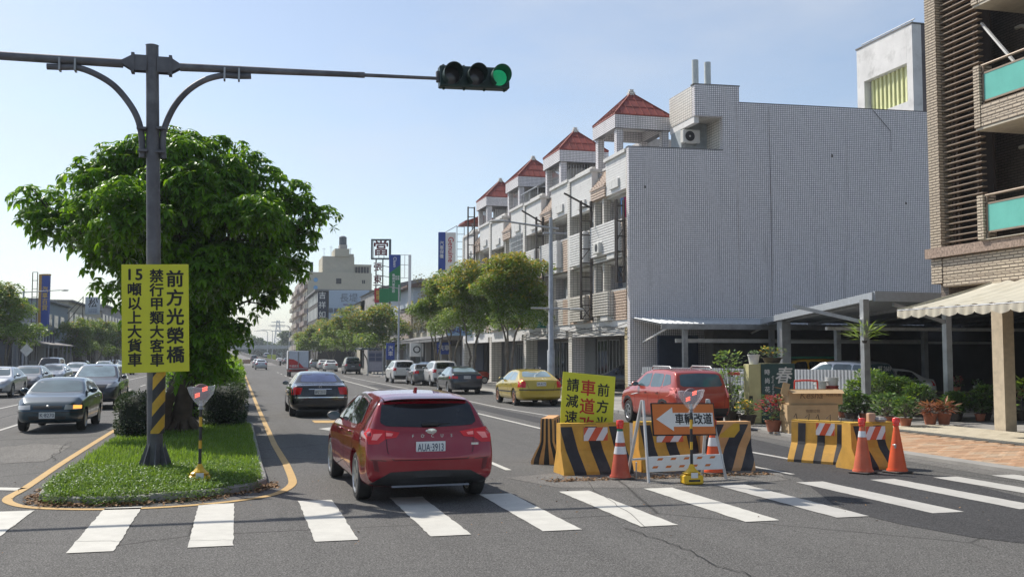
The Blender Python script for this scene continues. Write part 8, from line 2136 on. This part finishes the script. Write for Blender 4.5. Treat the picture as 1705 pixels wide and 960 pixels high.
wood("far_trees", "distant trees closing the view at the far left of the street", -150, -18, 330, 0, 10, 9000, 1.8, 2)
street_tree("far_tree", "round bluish tree rising behind the bridge ramp right of the pylon", (*at(479, 420), 0), 6, hz(550, 420), 5, 1500, .8, 77, mats=[L_FAR], trunks=1)
# ------------------------------------------------------------------ left side of the street
hall = thing("workshop", "dark open-fronted workshop hall at the left edge behind the queue", "building", (*at(-60, 82), 0))
hx, hy = at(-60, 82); gx, gy = -18.6, 0
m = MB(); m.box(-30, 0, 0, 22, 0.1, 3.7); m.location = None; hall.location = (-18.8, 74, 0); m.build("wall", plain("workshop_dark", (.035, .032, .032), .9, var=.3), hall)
m = MB(); m.prism([(-12, 5.3), (1.6, 3.75), (1.6, 3.62), (-12, 5.1)], -.3, 22.4, 'Y'); m.build("sheet_roof", M_CORG, hall)
for q in range(5): m = MB(); m.cyl(1.2, .5 + q * 5.2, 0.1, 3.6, .07, n=8); m.build("post", M_STEEL, hall)
for q in range(3): m = MB(); m.box(.0, .06, 1 + q * 7, 6 + q * 7, .2, 3.2); m.build("roller_shutter", M_SHUTG if q == 1 else M_SHUT, hall)
wh = thing("workshop", "pale rendered low building with a patchy sheet awning behind the blue banner", "building", (-18.8, 98, 0))
m = MB(); m.box(-14, 0, 0, 14, 0.1, 6.6); m.build("wall", plain("pale_grey_render", (.36, .38, .40), .8, var=.15, scale=.5, dirt=(.2, .2, .2)), wh)
m = MB(); m.prism([(0, 3.6), (2.6, 3.0), (2.6, 2.9), (0, 3.5)], .2, 13.8, 'Y'); m.build("awning", plain("patchy_awning", (.35, .32, .28), .8, var=.4, scale=1), wh)
for q in range(3): m = MB(); m.box(0.0, .06, .8 + q * 4.4, 4.2 + q * 4.4, .1, 2.9); m.build("roller_shutter", M_SHUTG, wh)
for q in range(6): m = MB(); m.box(2.45, 2.55, .5 + q * 2.5, .6 + q * 2.5, 0.1, 2.95); m.build("post", M_STEEL, wh)
bal = thing("balcony_frame", "dark slatted balcony railing below the blue banner", "railing", (*at(72, 96), hz(570, 96)), -YAW)
for q in range(8): m = MB(); m.box(-.95 + q * .27, -.83 + q * .27, 0, .06, 0, 1.1); m.build("slat", plain("slat_navy", (.05, .05, .09), .6), bal)
for z in (-.06, 1.1): m = MB(); m.box(-1, 1.15, -.02, .08, z, z + .06); m.build("rail", M_FRG, bal)
for k_, (xo, yo, dep, wd, H_, mt, lab) in enumerate([(-19.5, 112, 18, 14, 7.6, plain("bluish_sheet_wall", (.20, .25, .30), .6, var=.1), "blue-grey sheet-clad hall behind the low street trees on the left"), (-19.5, 130.3, 30, 16, 8.4, M_CREAMB, "cream flat-roofed building behind the white brush-lettered sign"),
                                                     (-19.5, 161, 40, 16, 9.4, M_GREYB, "grey building behind the traffic light pole and yellow sign"), (-19.5, 202, 60, 16, 8.4, M_CREAMB, "distant pale row on the left side of the street")]):
    t = thing("town_house", lab, "building", (xo, yo, 0)); m = MB(); m.box(-wd, 0, 0, dep, 0.1, H_); m.build("wall", mt, t)
    m = MB(); m.box(-wd - .2, .5, -.2, dep, H_, H_ + .18); m.build("roof_edge", M_CORG, t)
    for q in range(int(dep / 4)):
        window(t, .04, q * 4 + .6, q * 4 + 3.2, H_ - 2.6, H_ - 1.2, panes=3)
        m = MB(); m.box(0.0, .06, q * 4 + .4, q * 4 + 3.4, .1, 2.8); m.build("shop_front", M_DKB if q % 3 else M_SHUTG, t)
    m = MB(); m.prism([(0, 3.6), (2.4, 3.1), (2.4, 3.0), (0, 3.5)], .2, dep, 'Y'); m.build("canopy", M_CORG, t)
t, w, h, bo = slab_board("pylon_sign", "tall dark blue banner with an orange edge and yellow lettering on the left side", 65, 80, 458, 545, 92, M_SBLUE, thick=.3)
m = MB(); m.box(-w / 2 - .12, -w / 2 + .14, -.03, .32, 0, h + .12); m.box(-w / 2 + .14, w / 2 + .02, -.03, .32, h + .0, h + .14); m.build("orange_edge", M_SORG, t)
text_mesh("lettering", "汽\n車\n百\n貨", .55, plain("sign_gold", (.6, .4, .05), .5), t, (.06, -.01, h * .55), UPR, .004, .01)
m = MB()
for x in (-w / 2 - .75, -w / 2 - .3): m.beam((x, .1, -3), (x, .1, h + .3), .06)
for q in range(10): m.beam((-w / 2 - .75, .1, h + .3 - q * .75), (-w / 2 - .3, .1, h + .3 - q * .75), .045)
m.build("sign_frame", M_DARKST, t, kind="stuff")
t, w, h, bo = slab_board("rooftop_sign", "pale square rooftop sign with one black brush-written character", 141, 165, 494, 523, 120, plain("pale_sign_grey", (.50, .53, .58), .6), thick=.2)
text_mesh("lettering", "松", 1.15, M_INK, t, (0, -.01, h * .62), UPR, .006, .01, shear=.2); text_mesh("lettering", "日式料理\n海鮮餐廳", .26, plain("sign_greyblue2", (.2, .24, .34), .6), t, (.05, -.01, h * .2), UPR, .003, .0)
m = MB(); m.beam((-w / 2 - .3, .1, -.6), (-w / 2 - .3, .1, h + .1), .07); m.beam((-3.2, .1, -1.2), (-w / 2 - .3, .1, h * .7), .06); m.beam((-4.4, .1, -1.4), (-w / 2 - .3, .1, h), .06)
m.beam((-4.4, .1, .1), (-w / 2 - .3, .1, .1), .05); m.build("sign_brace", M_DARKST, t, kind="stuff")
ts = thing("road_sign", "small grey diamond warning sign on a post in front of the workshop", "road sign", (*at(46, 70), .1), -YAW)
m = MB(); m.cyl(0, 0, 0, 2.9, .04, n=8); m.build("post", M_STEEL, ts)
m = MB(); m.add([(0, -.05, 1.8), (.45, -.05, 2.25), (0, -.05, 2.7), (-.45, -.05, 2.25), (0, -.03, 1.8), (.45, -.03, 2.25), (0, -.03, 2.7), (-.45, -.03, 2.25)], [(0, 1, 2, 3), (7, 6, 5, 4), (0, 4, 5, 1), (1, 5, 6, 2), (2, 6, 7, 3), (3, 7, 4, 0)]); m.build("diamond_plate", M_FRAME, ts)
# ------------------------------------------------------------------ air
HAZE = 0.00036
hzm = bpy.data.materials.new("haze_air"); hzm.use_nodes = True; nt = hzm.node_tree
nt.nodes.remove(nt.nodes["Principled BSDF"]); pvn = nt.nodes.new("ShaderNodeVolumePrincipled")
pvn.inputs["Color"].default_value = (.82, .90, 1, 1); pvn.inputs["Density"].default_value = HAZE; pvn.inputs["Anisotropy"].default_value = .25
nt.links.new(pvn.outputs[0], nt.nodes["Material Output"].inputs["Volume"])
hb_ = MB(); hb_.box(-1600, 1600, -300, 3100, -1.0, 46); tag(hb_.build("haze", hzm), "thin pale haze filling the whole street", "haze", kind="stuff")
